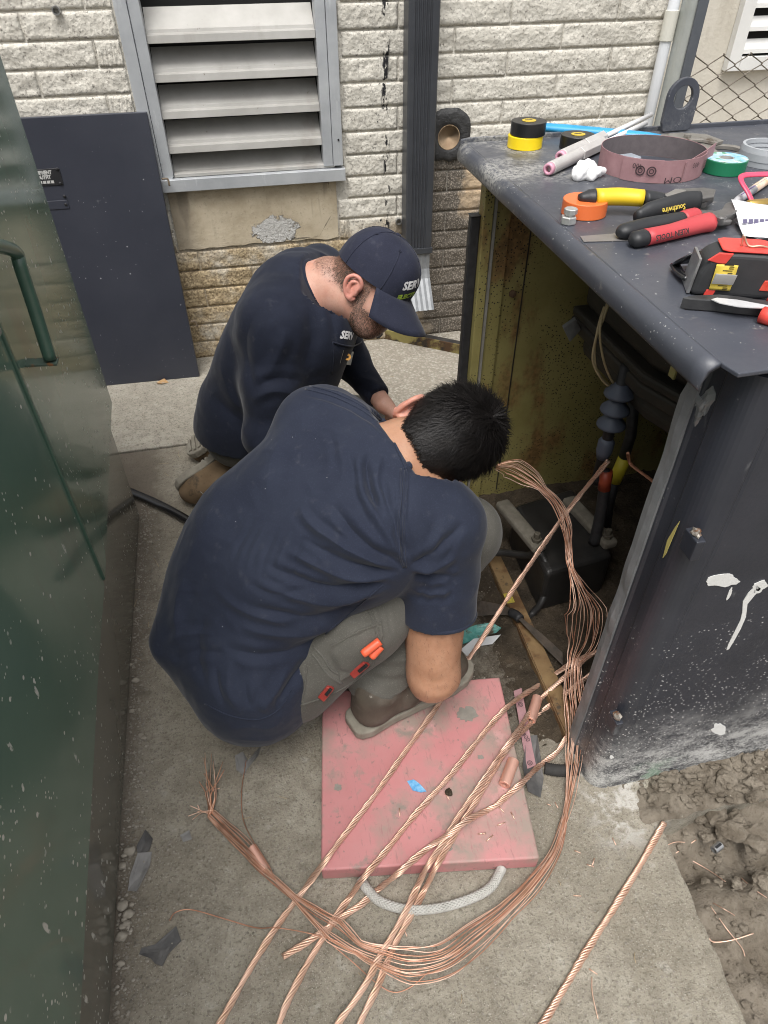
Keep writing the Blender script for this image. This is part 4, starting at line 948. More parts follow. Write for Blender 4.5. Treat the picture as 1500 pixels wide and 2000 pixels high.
M_CAP = cotton_mat('navy_cap_twill', (.018, .020, .035), (.024, .027, .045), False)
M_PANTS = cotton_mat('grey_canvas', (.085, .081, .070), (.112, .107, .094), False)
M_PANTS2 = cotton_mat('grey_canvas_worn', (.30, .30, .28), (.22, .22, .205), False)
def skin_mat(name, c1, c2, beard=None):
    m, N, L, b = nodes_mat(name); g = NG(m); n = g.noise(18, 5.); f = g.noise(260, 4., .6)
    c = g.mix(g.rng(n, .35, .65), c1, c2); c = g.mix(g.m('MULTIPLY', g.rng(f, .5, .68), .25), c, tuple(q*.72 for q in c1))
    if beard:
        at_ = g.N.new('ShaderNodeAttribute'); at_.attribute_name = 'stubble'; c = g.mix(g.m('MULTIPLY', at_.outputs['Fac'], g.rng(f, .3, .6, .3, .6)), c, (.13, .07, .045))
    L.new(c, b.inputs['Base Color']); b.inputs['Roughness'].default_value = .5; b.inputs['Specular IOR Level'].default_value = .4
    b.inputs['Subsurface Weight'].default_value = .15; b.inputs['Subsurface Radius'].default_value = (.01, .004, .002); b.inputs['Subsurface Scale'].default_value = .6
    L.new(g.bump(f, .15, .001), b.inputs['Normal']); return m
M_SKIN1 = skin_mat('fair_skin', (.52, .27, .20), (.58, .34, .26), True); M_EAR = skin_mat('flushed_skin', (.55, .22, .17), (.60, .28, .22))
M_SKIN2 = skin_mat('tanned_skin', (.36, .185, .11), (.44, .24, .15)); M_SKIN2E = skin_mat('flushed_tanned_skin', (.54, .235, .17), (.58, .29, .22))
M_HAIR = mat('black_hair', (.006, .005, .005), (.013, .011, .010), ns=40, rough=.5, spec=.35, bump=.8, bs=260)
M_HAIR1 = mat('brown_hair', (.035, .02, .012), (.06, .036, .022), ns=60, rough=.55)
M_BOOT = mat('dusty_brown_boot', (.060, .048, .036), (.10, .082, .062), ns=16, rough=.7, bump=.35, bs=60, stain=[((.13, .115, .095), 18, .50, .75), ((.34, .31, .27), 55, .64, .74)])
M_BOOT1 = mat('tan_suede_boot', (.13, .085, .045), (.19, .13, .075), ns=16, rough=.9, bump=.3, bs=70, stain=((.06, .045, .03), 20, .55, .66))
M_SOLE = mat('dirty_rubber_sole', (.19, .17, .135), (.27, .25, .205), ns=30, rough=.85, bump=.4, bs=70)
def arr(*v): return [Vector(q) for q in v]
def lerp(a, b, t): return Vector(a).lerp(Vector(b), t)
def hand(s, wrist, dirn, palmn, k=.008, curl=.6, right=True):
    """palm and five unequal bent fingers; dirn = wrist to knuckles, palmn = out of the palm"""
    d = Vector(dirn).normalized(); pn = Vector(palmn); pn = (pn-d*pn.dot(d)).normalized(); sd_ = d.cross(pn)*(1 if right else -1)
    w = Vector(wrist); kn = w+d*.085
    for o in (-.030, -.010, .010, .030): s.rc(w+sd_*o*.6, kn+sd_*o, .016, .013, .02)
    for o, L_ in ((-.033, .070), (-.011, .082), (.011, .078), (.031, .062)):
        p = kn+sd_*o; dd = d.copy(); r = .0098
        for i, fr in enumerate((.45, .32, .23)):
            q = p+dd*L_*fr; s.rc(p, q, r, r*.92, k); p = q; r *= .92; dd = (dd + pn*curl).normalized()
    p = w+d*.03-sd_*.028; dd = (d*.6-sd_*.8+pn*.3).normalized(); r = .0125
    for L_ in (.04, .034, .026):
        q = p+dd*L_; s.rc(p, q, r, r*.9, .010); p = q; r *= .9; dd = (dd+d*.35+pn*.25).normalized()
    return s
def boot(name, heel, toe, up, mat_, parent, ankle, zsole=.0, L_=None, sole_mat=M_SOLE, shaft=.055, lace=True):
    """work boot: heel and toe points on the sole plane, up = sole normal"""
    heel, toe, up = Vector(heel), Vector(toe), Vector(up).normalized(); d = toe-heel; L_ = d.length; d.normalize(); up = (up-d*up.dot(d)).normalized(); sd_ = d.cross(up)
    out = []                                    # sole outline
    for t, w in ((0, .018), (.03, .030), (.10, .037), (.28, .036), (.45, .038), (.62, .046), (.75, .050), (.87, .046), (.95, .034), (1, .016)): out.append((t, w))
    pol = [heel+d*(-.008+t*(L_+.016))+sd_*(w+.006+.003*(t > .4)) for t, w in out] + [heel+d*(-.008+t*(L_+.016))-sd_*(w+.006) for t, w in reversed(out)]
    root = parent
    s = SDF(np.minimum(np.minimum(heel, toe), ankle)-.12, np.maximum(np.maximum(heel, toe), ankle)+.14, .006)
    h = lambda t, z, o=0: heel+d*(t*L_)+up*z+sd_*o
    s.rc(h(.16, .058), h(.40, .060), .040, .041, .03); s.rc(h(.40, .060), h(.62, .046), .042, .043, .03); s.rc(h(.62, .044), h(.83, .041), .046, .042, .03)
    s.rc(h(.72, .040, .012), h(.86, .038, .004), .036, .034, .02); s.rc(h(.16, .05), h(.20, .11), .042, .044, .03); s.rc(h(.20, .11), Vector(ankle), .048, shaft, .03); s.rc(h(.40, .06), Vector(ankle), .04, shaft*.9, .03)
    s.cut(h(0, .020), -up)
    v, f = s.mesh(); v = cloth_noise(v, f, .0025, 30, 3); b = obj(name, v, f, mat_, root, smooth=True)
    MB().prism([p for p in pol], up*.026).build('sole', sole_mat, b, bevel=.005, seg=3)
    m = MB(); n = 11
    for i in range(n):                          # tread lugs
        t = .06+.88*i/(n-1); w = np.interp(t, [q[0] for q in out], [q[1] for q in out])
        if .33 < t < .45: continue
        m.box(h(t, -.003), (L_*.05, 2*w*.97, .0065), d, sd_, up)
    m.build('tread', sole_mat, b)
    if lace:
        bv_ = BVHTree.FromPolygons([tuple(q) for q in v], [tuple(q) for q in f])
        def top(t, o):
            q = bv_.ray_cast(h(t, .25, o), -up); return q[0]+up*.002 if q[0] is not None else h(t, .09, o)
        for t in (.40, .46, .52, .58):
            MB().tube(spline([top(t, -.024), top(t+.02, 0), top(t, .024)], 4), .0022, 6).build('lace', M_SOLE, b, smooth=True)
        for o_ in (.030, -.030): MB().tube([top(t, o_*(1.0)) for t in (.36, .42, .48, .54, .60, .64)], .0016, 6).build('seam', sole_mat, b, smooth=True)
        MB().tube([top(.68+.03*math.cos(a)*-1, .043*math.sin(a)) for a in [-1.2+.3*k for k in range(9)]], .0016, 6).build('toe_seam', sole_mat, b, smooth=True)
    return b
def ear(name, c, upv, fwd, outv, sz, m, parent):
    """outer ear: rim, antihelix, lobe, hollow"""
    up, fw, ou = Vector(upv).normalized(), Vector(fwd).normalized(), Vector(outv).normalized()
    c = Vector(c); s = SDF(c-V(1, 1, 1)*sz*1.2, c+V(1, 1, 1)*sz*1.2, sz/22)
    rim = [c+fw*sz*x+up*sz*y+ou*sz*z for x, y, z in ((.22, .05, .0), (.26, .32, .10), (.10, .50, .20), (-.14, .48, .26), (-.30, .26, .30), (-.30, 0, .28), (-.22, -.24, .22), (-.06, -.44, .14), (.10, -.48, .05), (.18, -.36, 0))]
    s.chain([*spline(rim, 3)], [sz*.075]*(len(rim)*3), sz*.05)
    s.chain(spline([c+fw*sz*x+up*sz*y+ou*sz*z for x, y, z in ((.02, .30, .16), (-.13, .18, .20), (-.12, -.1, .18), (0, -.28, .10))], 3), [sz*.065]*13, sz*.06)
    s.el(c+up*sz*.02-fw*sz*.03+ou*sz*.04, (fw, up, ou), (sz*.28, sz*.47, sz*.10), sz*.06); s.el(c+up*sz*-.38+ou*sz*.09, (fw, up, ou), (sz*.15, sz*.14, sz*.09), sz*.06)
    s.rc(c+fw*sz*.20+up*sz*-.08+ou*sz*.04, c+fw*sz*.20+up*sz*-.2+ou*sz*.05, sz*.07, sz*.07, sz*.04)
    v, f = s.mesh(); return obj(name, v, f, m, parent, smooth=True)
def head_sdf(s, c, U, F_, R_, k=.02, face=True):
    """skull, jaw, nose, lips, brow about the head centre c (ear height, mid head); 1 unit = metres"""
    at = lambda f_, u, r=0: Vector(c)+F_*f_+U*u+R_*r
    s.el(at(-.012, .035), (F_, U, R_), (.100, .092, .076), k)
    s.el(at(.030, -.030), (F_, U, R_), (.060, .085, .060), .03)
    s.el(at(.052, -.075), (F_, U, R_), (.036, .036, .044), .03)              # chin and jaw
    s.rc(at(-.005, -.05, .048), at(.055, -.085, .022), .018, .016, .025); s.rc(at(-.005, -.05, -.048), at(.055, -.085, -.022), .018, .016, .025)
    s.rc(at(.072, .030, .034), at(.080, .034, 0), .012, .013, .02); s.rc(at(.072, .030, -.034), at(.080, .034, 0), .012, .013, .02)
    s.rc(at(.086, .015), at(.112, -.026), .0085, .0125, .012); s.rc(at(.100, -.030, .011), at(.100, -.030, -.011), .008, .008, .008)
    s.rc(at(.088, -.055, .018), at(.088, -.055, -.018), .0075, .0075, .008); s.rc(at(.085, -.067, .015), at(.085, -.067, -.015), .008, .008, .008)
    s.rc(at(.060, -.022, .042), at(.060, -.022, -.042), .018, .018, .03)
    for q in (1, -1): s.el(at(.083, .010, .030*q), (F_, U, R_), (.012, .011, .016), 0, sub=True); s.el(at(.073, .008, .031*q), (F_, U, R_), (.013, .012, .013), .002)
    return s

# ------------------------------------------------------------------ the man squatting in front
LAT = V(-.47, .86, .16).normalized()             # his right-to-left axis
pel = P(470, 1290, .25); wai = P(515, 1180, .365); mid = P(572, 1085, .48); che = P(648, 1005, .565); upp = P(722, 945, .61)
shF = V(.098, 1.165, .645); shN = V(.287, .905, .575)
nk = P(800, 885, .66); elb = V(.262, .805, .238); wri = PY(852, 1215, 1.02); hipN = P(566, 1318, .215); midT = P(694, 1200, .365); hipF = V(-.11, 1.03, .27)
kneN = V(.362, .965, .485); ankN = V(.163, .873, .138); kneF = V(.27, 1.27, .47); ankF = V(.16, 1.20, .12)
elbF = P(838, 930, .42); wriF = P(858, 1035, .30)
HC = P(842, 868, .655); HR = CV(.41, .91, .05); HU = CV(.88, -.40, .12); HU = (HU-HR*HU.dot(HR)).normalized(); HF = HU.cross(HR)
if HF.dot(CF) < 0: HF = -HF
pm2 = thing('person', 'man in washed navy T-shirt and grey work trousers squatting with his back to us', 'person', (ankN.x, ankN.y, 0))
def cap_(s, c, hw, r, k, sh=0.): a = Vector(c)-LAT*(hw-sh); b = Vector(c)+LAT*(hw+sh*.4); s.rc(a, b, r, r, k)
# body: one continuous skin
s = SDF((-.36, .62, -.02), (.76, 1.45, .86), .0075)
for c, hw, r in ((pel, .07, .10), (wai, .06, .095), (mid, .07, .10), (che, .075, .105), (upp, .08, .10)): cap_(s, c, hw, r-.012, .06)
s.chain([upp, shN, elb], [.09, .062, .0455], .04); s.chain([upp, shF, elbF, wriF], [.09, .06, .042, .028], .04)
s.chain([elb+V(-.004, -.010, -.004), elb+V(.006, 0, 0), lerp(elb, wri, .45)+V(.012, 0, 0), wri], [.040, .047, .044, .028], .02); s.chain([shN, elb], [.064, .047], .02); s.rc(elb+V(-.014, -.012, -.020), elb+V(-.004, 0, -.006), .022, .032, .03)
s.rc(lerp(shN, elb, .52), elb+V(-.004, 0, .012), .0555, .0475, .02)
s.chain([pel, hipN, kneN, ankN], [.09, .075, .055, .04], .04); s.chain([pel, hipF, kneF, ankF], [.09, .075, .055, .04], .04)
s.chain([upp, lerp(upp, nk, .6), nk, HC-HU*.02], [.08, .062, .058, .055], .04)
head_sdf(s, HC, HU, HF, HR)
hand(s, wri, V(.12, .9, .15), V(0, -.2, -1), .006, .7, True); hand(s, wriF, V(.1, -.4, -.6), V(-.2, -.2, -1), .006, .7, False)
v, f = s.mesh()
v = folds(v, f, [([(818, 1322), (845, 1335), (878, 1325)], 6, -.0022), ([(822, 1336), (850, 1350), (880, 1340)], 5, -.002), ([(835, 1300), (850, 1312), (862, 1300)], 8, .002), ([(868, 1210), (880, 1255), (893, 1300)], 9, .0025), ([(852, 1215), (862, 1260), (872, 1305)], 7, -.002)])
body2 = obj('body', v, f, M_SKIN2, pm2, smooth=True)
bm_, rnd = MB(), random.Random(12); nb_ = vnormals(v, f); ar = np.nonzero((v[:, 2] < .40) & (v[:, 2] > .19) & (np.abs(v[:, 0]-.275) < .09) & (v[:, 1] < .92))[0]
for i in range(650):
    j = ar[rnd.randrange(len(ar))]; p = Vector(v[j])+V(rnd.uniform(-.003, .003), rnd.uniform(-.003, .003), rnd.uniform(-.003, .003)); n = Vector(nb_[j]); dn_ = V(.35, .1, -1); dn_ = (dn_-n*dn_.dot(n)).normalized(); q = p+(dn_*.8+n*.35+V(rnd.uniform(-.3, .3), rnd.uniform(-.3, .3), 0)).normalized()*rnd.uniform(.006, .011); sd_ = dn_.cross(n)*.00016; k = len(bm_.v); bm_.v += [tuple(p-sd_), tuple(p+sd_), tuple(q)]; bm_.f.append((k, k+1, k+2))
ear('ear', HC+HR*.080-HU*.012, HU, HF, (HR*.6-HF*.6), .062, M_SKIN2E, pm2); ear('ear', HC-HR*.080-HU*.012, HU, HF, (-HR*.6-HF*.6), .062, M_SKIN2E, pm2)
bm_.build('arm_hair', M_HAIR1, pm2)
# T-shirt
s = SDF((-.42, .60, -.02), (.50, 1.42, .86), .006)
for c, hw, r in ((pel, .070, .132), (lerp(pel, wai, .5), .066, .130), (wai, .070, .128), (lerp(wai, mid, .5), .076, .126), (mid, .082, .124), (che, .090, .120), (upp, .092, .108)): cap_(s, c, hw, r, .07, float(np.interp(c.z, [.25, .31, .365, .42, .48, .56], [.025, .045, .080, .070, .050, 0.])))
tail = P(478, 1318, .185); s.rc(tail-LAT*.048, tail+LAT*.06, .104, .104, .06)
s.rc(P(415, 1215, .34), P(325, 1258, .31), .055, .016, .07); s.rc(P(500, 1330, .21), P(560, 1378, .185), .07, .020, .06)
sl_e = lerp(shN, elb, .575)
s.chain([upp, shN], [.10, .082], .05); s.rc(shN, sl_e, .082, .077, .03); s.rc(lerp(shN, elb, .3)+V(.012, .01, 0), sl_e+V(.014, .008, 0), .07, .068, .02)
slF = lerp(shF, elbF, .6); s.chain([upp, shF, slF], [.10, .080, .07], .05)
s.rc(upp, lerp(upp, nk, .75), .085, .066, .05)
s.cut(nk-HU*.0+V(-.004, 0, .006), (nk-upp).normalized()*.8+V(.4, 0, 0)) if False else None
# neckline
nd = (nk-upp).normalized(); NP = upp.lerp(nk, .88)
G = np.meshgrid(*s.ax, indexing='ij', sparse=True)
dn = ((G[0]-NP.x)*nd.x+(G[1]-NP.y)*nd.y+(G[2]-NP.z)*nd.z); rr_ = np.sqrt((G[0]-NP.x)**2+(G[1]-NP.y)**2+(G[2]-NP.z)**2)
s.F = np.where(rr_ < .12, np.maximum(s.F, dn), s.F)
# sleeve end and hollow
ad = (elb-shN).normalized(); da = ((G[0]-sl_e.x)*ad.x+(G[1]-sl_e.y)*ad.y+(G[2]-sl_e.z)*ad.z); rr_ = np.sqrt((G[0]-sl_e.x)**2+(G[1]-sl_e.y)**2+(G[2]-sl_e.z)**2)
s.F = np.where(rr_ < .13, np.maximum(s.F, da), s.F)
t0 = lerp(shN, elb, .40); tv = elb-t0; tt = np.clip(((G[0]-t0.x)*tv.x+(G[1]-t0.y)*tv.y+(G[2]-t0.z)*tv.z)/tv.dot(tv), 0, 1)
dc = np.sqrt((G[0]-t0.x-tt*tv.x)**2+(G[1]-t0.y-tt*tv.y)**2+(G[2]-t0.z-tt*tv.z)**2)-.066
s.F = np.where(rr_ < .10, np.maximum(s.F, -dc), s.F)
# under the belly, over the thighs: open hem
hn = V(.50, -.22, -.84).normalized(); hp = V(-.03, .80, .125)
s.cut(hp, hn)
v, f = s.mesh()
bm = bmesh.new(); bv = [bm.verts.new(p) for p in v]
for q in f:
    try: bm.faces.new([bv[i] for i in q])
    except ValueError: pass
bmesh.ops.smooth_vert(bm, verts=bm.verts[:], factor=.5, use_axis_x=True, use_axis_y=True, use_axis_z=True)
bmesh.ops.subdivide_edges(bm, edges=bm.edges[:], cuts=1, use_grid_fill=True, smooth=.0); bm.verts.index_update()
v = np.array([x.co[:] for x in bm.verts]); f = np.array([[x.index for x in q.verts] for q in bm.faces if len(q.verts) == 4]); bm.free()
FL2 = [([(500+i*23, 1010+i*9), (470+i*26, 1060+i*9), (455+i*28, 1100+i*12)], 6, .0022*(1 if i % 2 else -1)) for i in range(5)] + [([(820+i*14, 1178), (826+i*14, 1160), (828+i*14, 1135)], 4, .002*(1 if i % 2 else -1)) for i in range(5)] + [([(420+i*30, 1300+i*14), (425+i*29, 1335+i*13), (440+i*27, 1375+i*6)], 6, .003*(1 if i % 2 else -1)) for i in range(5)] + [([(640+i*18, 840+i*20), (655+i*18, 880+i*20), (650+i*18, 920+i*20)], 7, .0022*(1 if i % 2 else -1)) for i in range(4)]
FL = [([(790, 1110), (745, 1085), (690, 1040), (650, 985)], 13, -.0065), ([(785, 1112), (735, 1095), (672, 1070), (610, 1025), (585, 990)], 12, .006), ([(780, 1118), (720, 1112), (650, 1090), (590, 1050)], 11, -.006),
      ([(775, 1124), (700, 1130), (625, 1110), (560, 1075)], 12, .0055), ([(765, 1130), (690, 1150), (600, 1140), (520, 1100)], 12, -.0055), ([(750, 1140), (680, 1172), (590, 1170), (500, 1140)], 13, .005),
      ([(720, 1165), (650, 1200), (570, 1205), (490, 1185)], 13, -.005), ([(690, 1190), (620, 1230), (540, 1240), (470, 1225)], 13, .0045), ([(650, 1230), (590, 1265), (510, 1280), (440, 1265)], 13, -.0045),
      ([(795, 1105), (765, 1060), (730, 1000), (700, 940)], 12, .0055), ([(800, 1100), (782, 1050), (760, 990), (735, 920)], 10, -.0045), ([(725, 880), (715, 910), (722, 960), (742, 1005)], 10, -.007), ([(745, 890), (738, 930), (750, 985)], 9, .004),
      ([(800, 1105), (840, 1085), (880, 1050), (905, 1020)], 12, -.005), ([(800, 1112), (845, 1110), (890, 1088)], 10, .005), ([(805, 1120), (850, 1130), (895, 1125)], 10, -.0045), ([(800, 1150), (850, 1160), (890, 1150)], 10, .0035),
      ([(600, 1290), (570, 1330), (545, 1370)], 12, -.005), ([(560, 1300), (540, 1345), (510, 1390)], 14, .005), ([(450, 1290), (445, 1340), (470, 1395)], 16, .004), ([(360, 1130), (345, 1190), (350, 1260)], 18, .004), ([(400, 1200), (385, 1270), (400, 1340)], 16, -.003),
      ([(600, 755), (660, 770), (720, 800), (760, 830)], 7, .0035), ([(592, 768), (655, 785), (715, 815), (752, 850)], 6, -.003), ([(785, 905), (783, 960), (778, 1020), (782, 1090)], 5, .003), ([(795, 905), (793, 960), (789, 1020)], 5, .003)]
FL = [(p_, w_*.72, a_*1.45) for p_, w_, a_ in FL] + FL2
FL += [([(775, 905), (720, 985), (640, 1070), (560, 1170), (500, 1260)], 34, -.005), ([(690, 850), (650, 900), (640, 960)], 40, .004), ([(760, 985), (740, 1040), (720, 1080)], 36, .0035), ([(430, 930), (405, 1010), (370, 1100), (350, 1180)], 22, .003), ([(520, 800), (480, 880), (450, 960)], 20, -.0025), ([(560, 830), (530, 900), (520, 980)], 14, .0025), ([(320, 1262), (360, 1240), (420, 1238)], 9, .004), ([(335, 1290), (380, 1272), (440, 1275)], 9, -.004), ([(600, 1200), (540, 1215), (470, 1190), (420, 1150)], 8, .0035), ([(610, 1150), (540, 1160), (480, 1135)], 7, -.003), ([(870, 1010), (850, 1060), (838, 1100)], 8, .0035), ([(895, 1050), (870, 1090), (850, 1105)], 7, -.0035), ([(900, 1110), (870, 1135), (840, 1140)], 6, .003)]
v = folds(v, f, FL); v = cloth_noise(v, f, .003, 9, 1); v = cloth_noise(v, f, .0015, 30, 2); n__ = vnormals(v, f); v = v + n__*(.0026*np.array([max(0, .55-abs(noise.noise(Vector(q)*15+Vector((3, 1, 7)))*2.2))*(.5+noise.noise(Vector(q)*5)) for q in v]))[:, None]
tee = obj('t_shirt', v, f, M_TEE, pm2, smooth=True)
tbv = ptmesh(tee)
def on_tee(px, py, off=.001):
    d = ray(px, py).normalized(); h = tbv.ray_cast(CAM, d); return h[0]-d*off if h[0] is not None else None
def piping(name, pts, r, m=M_TEE, fl=None):
    q = [on_tee(x, y, r*.3) for x, y in [tuple(z)[:2] for z in spline([Vector((a, b, 0)) for a, b in pts], 6)]]; q = [z for z in q if z is not None]
    if len(q) > 2: MB().tube(q, r, 8, flat=fl).build(name, m, tee, smooth=True)
piping('collar', [(748, 822), (766, 842), (780, 868), (792, 892), (800, 912)], .0058); piping('collar', [(741, 826), (758, 846), (773, 872), (785, 897), (793, 917)], .003)
for o_ in (0, 9): piping('sleeve_seam', [(783+o_, 915), (784+o_, 960), (779+o_, 1020), (781+o_, 1080), (788+o_*.5, 1108)], .0019)
for o_ in (0, 8): piping('yoke_seam', [(596, 752+o_), (650, 766+o_), (705, 792+o_), (742, 820+o_)], .0017)
piping('hem_seam', [(604, 1276), (640, 1234), (700, 1184), (748, 1142)], .0016)
piping('hem_seam', [(400, 1375), (450, 1398), (505, 1405), (545, 1385), (572, 1345)], .0016)
# collar band
ca_, cs_, ct_ = frame(nd); ring = []
for k in range(33):
    a = 2*math.pi*k/32; ring.append(NP+nd*.000+cs_*math.cos(a)*.071+ct_*math.sin(a)*.071)
MB().tube(ring, .005, 8, caps=False).build('neckline', M_TEE, tee, smooth=True)
# rolled sleeve hem
cc = []; _, as_, at_ = frame(ad)
for k in range(33): a = 2*math.pi*k/32; cc.append(sl_e+V(.004, .003, 0)-ad*.006+as_*math.cos(a)*.0755+at_*math.sin(a)*.0755)
MB().tube(cc, .0055, 8, caps=False).build('sleeve_hem', M_TEE, tee, smooth=True)
# trousers
s = SDF((-.34, .64, .02), (.52, 1.42, .66), .0065)
s.rc(pel-LAT*.055, pel+LAT*.07, .108, .108, .05)
s.chain([hipN, midT, kneN], [.106, .102, .076], .03); s.chain([hipF, lerp(hipF, kneF, .5), kneF], [.108, .096, .075], .04)
cufN = lerp(kneN, ankN, .93); cufF = lerp(kneF, ankF, .93)
s.chain([kneN, lerp(kneN, cufN, .5)+V(-.012, .01, 0), cufN], [.072, .066, .068], .012); s.chain([kneF, lerp(kneF, cufF, .5), cufF], [.072, .068, .07], .03)
s.rc(lerp(kneN, cufN, .7), V(.152, .866, .165), .060, .068, .02)
s.cut(V(.15, .86, .168), (.2, -.05, -1))
v, f = s.mesh()
FT = [([(700, 1270), (760, 1290), (830, 1280)], 9, .005), ([(700, 1310), (750, 1330), (810, 1325)], 9, -.005), ([(700, 1340), (760, 1362), (830, 1345)], 8, .004), ([(640, 1270), (655, 1310), (690, 1330)], 8, -.005), ([(590, 1300), (600, 1350), (590, 1400)], 9, .005), ([(720, 1150), (735, 1200), (745, 1250)], 5, .004), ([(740, 1140), (755, 1190), (765, 1240)], 4, -.003)]
v = folds(v, f, FT); v = cloth_noise(v, f, .0035, 14, 4)
tr2 = obj('trousers', v, f, M_PANTS, pm2, smooth=True, subsurf=1)
tb = ptmesh(tr2)
def on_tr(px, py, off=.002, bvh=None):
    d = ray(px, py).normalized(); h = (bvh or tb).ray_cast(CAM, d); return (h[0]-d*off, h[1]) if h[0] is not None else (P(px, py, .2), V(0, 0, 1))
def piping2(name, pts, r, m=M_PANTS):
    q = []
    for z in spline([Vector((a, b, 0)) for a, b in pts], 6):
        d = ray(z.x, z.y).normalized(); h_ = tb.ray_cast(CAM, d)
        if h_[0] is not None: q.append(h_[0]-d*r*.2)
    if len(q) > 2: MB().tube(q, r, 7).build(name, m, tr2, smooth=True)
for o_ in (0, 7): piping2('side_seam', [(700+o_, 1148), (716+o_, 1185), (730+o_, 1222), (738+o_, 1250)], .0014)
piping2('pocket_edge', [(612, 1262), (632, 1285), (652, 1312), (690, 1318), (732, 1296)], .0028); piping2('pocket_edge', [(608, 1275), (622, 1292), (640, 1318), (668, 1336)], .0024)
piping2('leg_seam', [(600, 1300), (596, 1340), (584, 1385)], .0018); piping2('leg_seam', [(585, 1378), (622, 1366), (668, 1345), (705, 1318), (725, 1285)], .0022)
piping2('cuff_seam', [(704, 1366), (730, 1385), (765, 1388), (800, 1372)], .0014)
# worn knee, cargo pocket, clip knives
def patch(name, pts, m, parent, off=.003, th=.004, bvh=None, bevel=.0015):
    ps = [on_tr(x, y, off, bvh)[0] for x, y in pts]; c = sum(ps, Vector())/len(ps)
    n = sum(((ps[i]-c).cross(ps[(i+1) % len(ps)]-c) for i in range(len(ps))), Vector()).normalized()
    if n.dot(CAM-c) < 0: n = -n
    mb = MB(); k = len(ps); mb.v = [p-n*th for p in ps]+[p+n*th*.2 for p in ps]+[c-n*th, c+n*th*.3]
    mb.f = [(k+i, k+(i+1) % k, 2*k+1) for i in range(k)] + [((i+1) % k, i, 2*k) for i in range(k)] + [(i, (i+1) % k, k+(i+1) % k, k+i) for i in range(k)]
    return mb.build(name, m, parent, bevel=bevel)
pk = patch('thigh_pocket', [(645, 1262), (700, 1232), (745, 1215), (748, 1240), (742, 1285), (700, 1310), (665, 1330)], M_PANTS, tr2, .004, .006)
M_ORANGE = mat('orange_red_grip', (.72, .10, .045), (.78, .14, .06), ns=20, rough=.4); M_REDTOOL = mat('dark_red_tool', (.24, .03, .025), (.30, .045, .035), ns=40, rough=.4); M_BLKPL = mat('black_plastic', (.014, .014, .015), (.02, .02, .021), ns=40, rough=.4)
a1, a2 = on_tr(742, 1252, .012)[0], on_tr(708, 1278, .014)[0]
gr = thing('pliers', 'orange-handled pliers sticking out of the squatting man\'s thigh pocket', 'pliers', a2)
MB().tube(spline([a1, lerp(a1, a2, .5), a2], 4), [.0085]*8+[.0075], 12).build('handle', M_ORANGE, gr, smooth=True)
b1, b2 = on_tr(744, 1262, .008)[0], on_tr(724, 1284, .008)[0]; MB().tube(spline([b1, lerp(b1, b2, .5), b2], 4), [.0085]*8+[.007], 12).build('handle', M_ORANGE, gr, smooth=True)
for (p1, p2, lab) in (((716, 1295), (688, 1318), 'red folding knife clipped below the man\'s thigh pocket, upper of two'), ((646, 1342), (628, 1364), 'red folding knife clipped below the man\'s thigh pocket, lower of two')):
    a1, n1 = on_tr(*p1, .006); a2, _ = on_tr(*p2, .006); dd = (a2-a1).normalized(); sd_ = dd.cross(CF).normalized(); up_ = sd_.cross(dd)
    kn = thing('folding_knife', lab, 'knife', a2); MB().box((a1+a2)/2, ((a2-a1).length, .016, .012), dd, sd_, up_).build('handle', M_REDTOOL, kn, bevel=.002); MB().box(lerp(a1, a2, .3)+sd_*.002-CF*.0075, ((a2-a1).length*.55, .007, .005), dd, sd_, up_).build('clip', M_BLKPL, kn, bevel=.001)
MB().lathe([(.0055, 0), (.0055, .002), (.003, .003), (0, .003)], on_tr(703, 1146, .001)[0], on_tr(703, 1146)[1], 14).build('rivet', M_STEEL, tr2)
patch('worn_knee', [(884, 985), (900, 975), (914, 1000), (920, 1045), (918, 1090), (908, 1130), (897, 1148), (893, 1100), (890, 1040)], M_PANTS2, tr2, .005, .006)
# boots
boot('boot', V(.087, .822, .055), V(.386, .940, .055), (0, 0, 1), M_BOOT, pm2, ankN+V(.005, 0, .0))
boot('boot', V(.07, 1.20, .004), V(.37, 1.29, .004), (0, 0, 1), M_BOOT, pm2, ankF)
# hair: cap under thousands of short locks
s = SDF(HC-V(.16, .16, .16), HC+V(.17, .17, .17), .006)
at = lambda f_, u, r=0: HC+HF*f_+HU*u+HR*r
s.el(at(-.016, .040), (HF, HU, HR), (.108, .100, .086), .02); s.el(at(-.060, -.02), (HF, HU, HR), (.052, .070, .060), .03); s.el(at(.03, .085), (HF, HU, HR), (.080, .058, .072), .03)
s.cut(at(0, -.064), (-HU*.9-HF*.1)); 
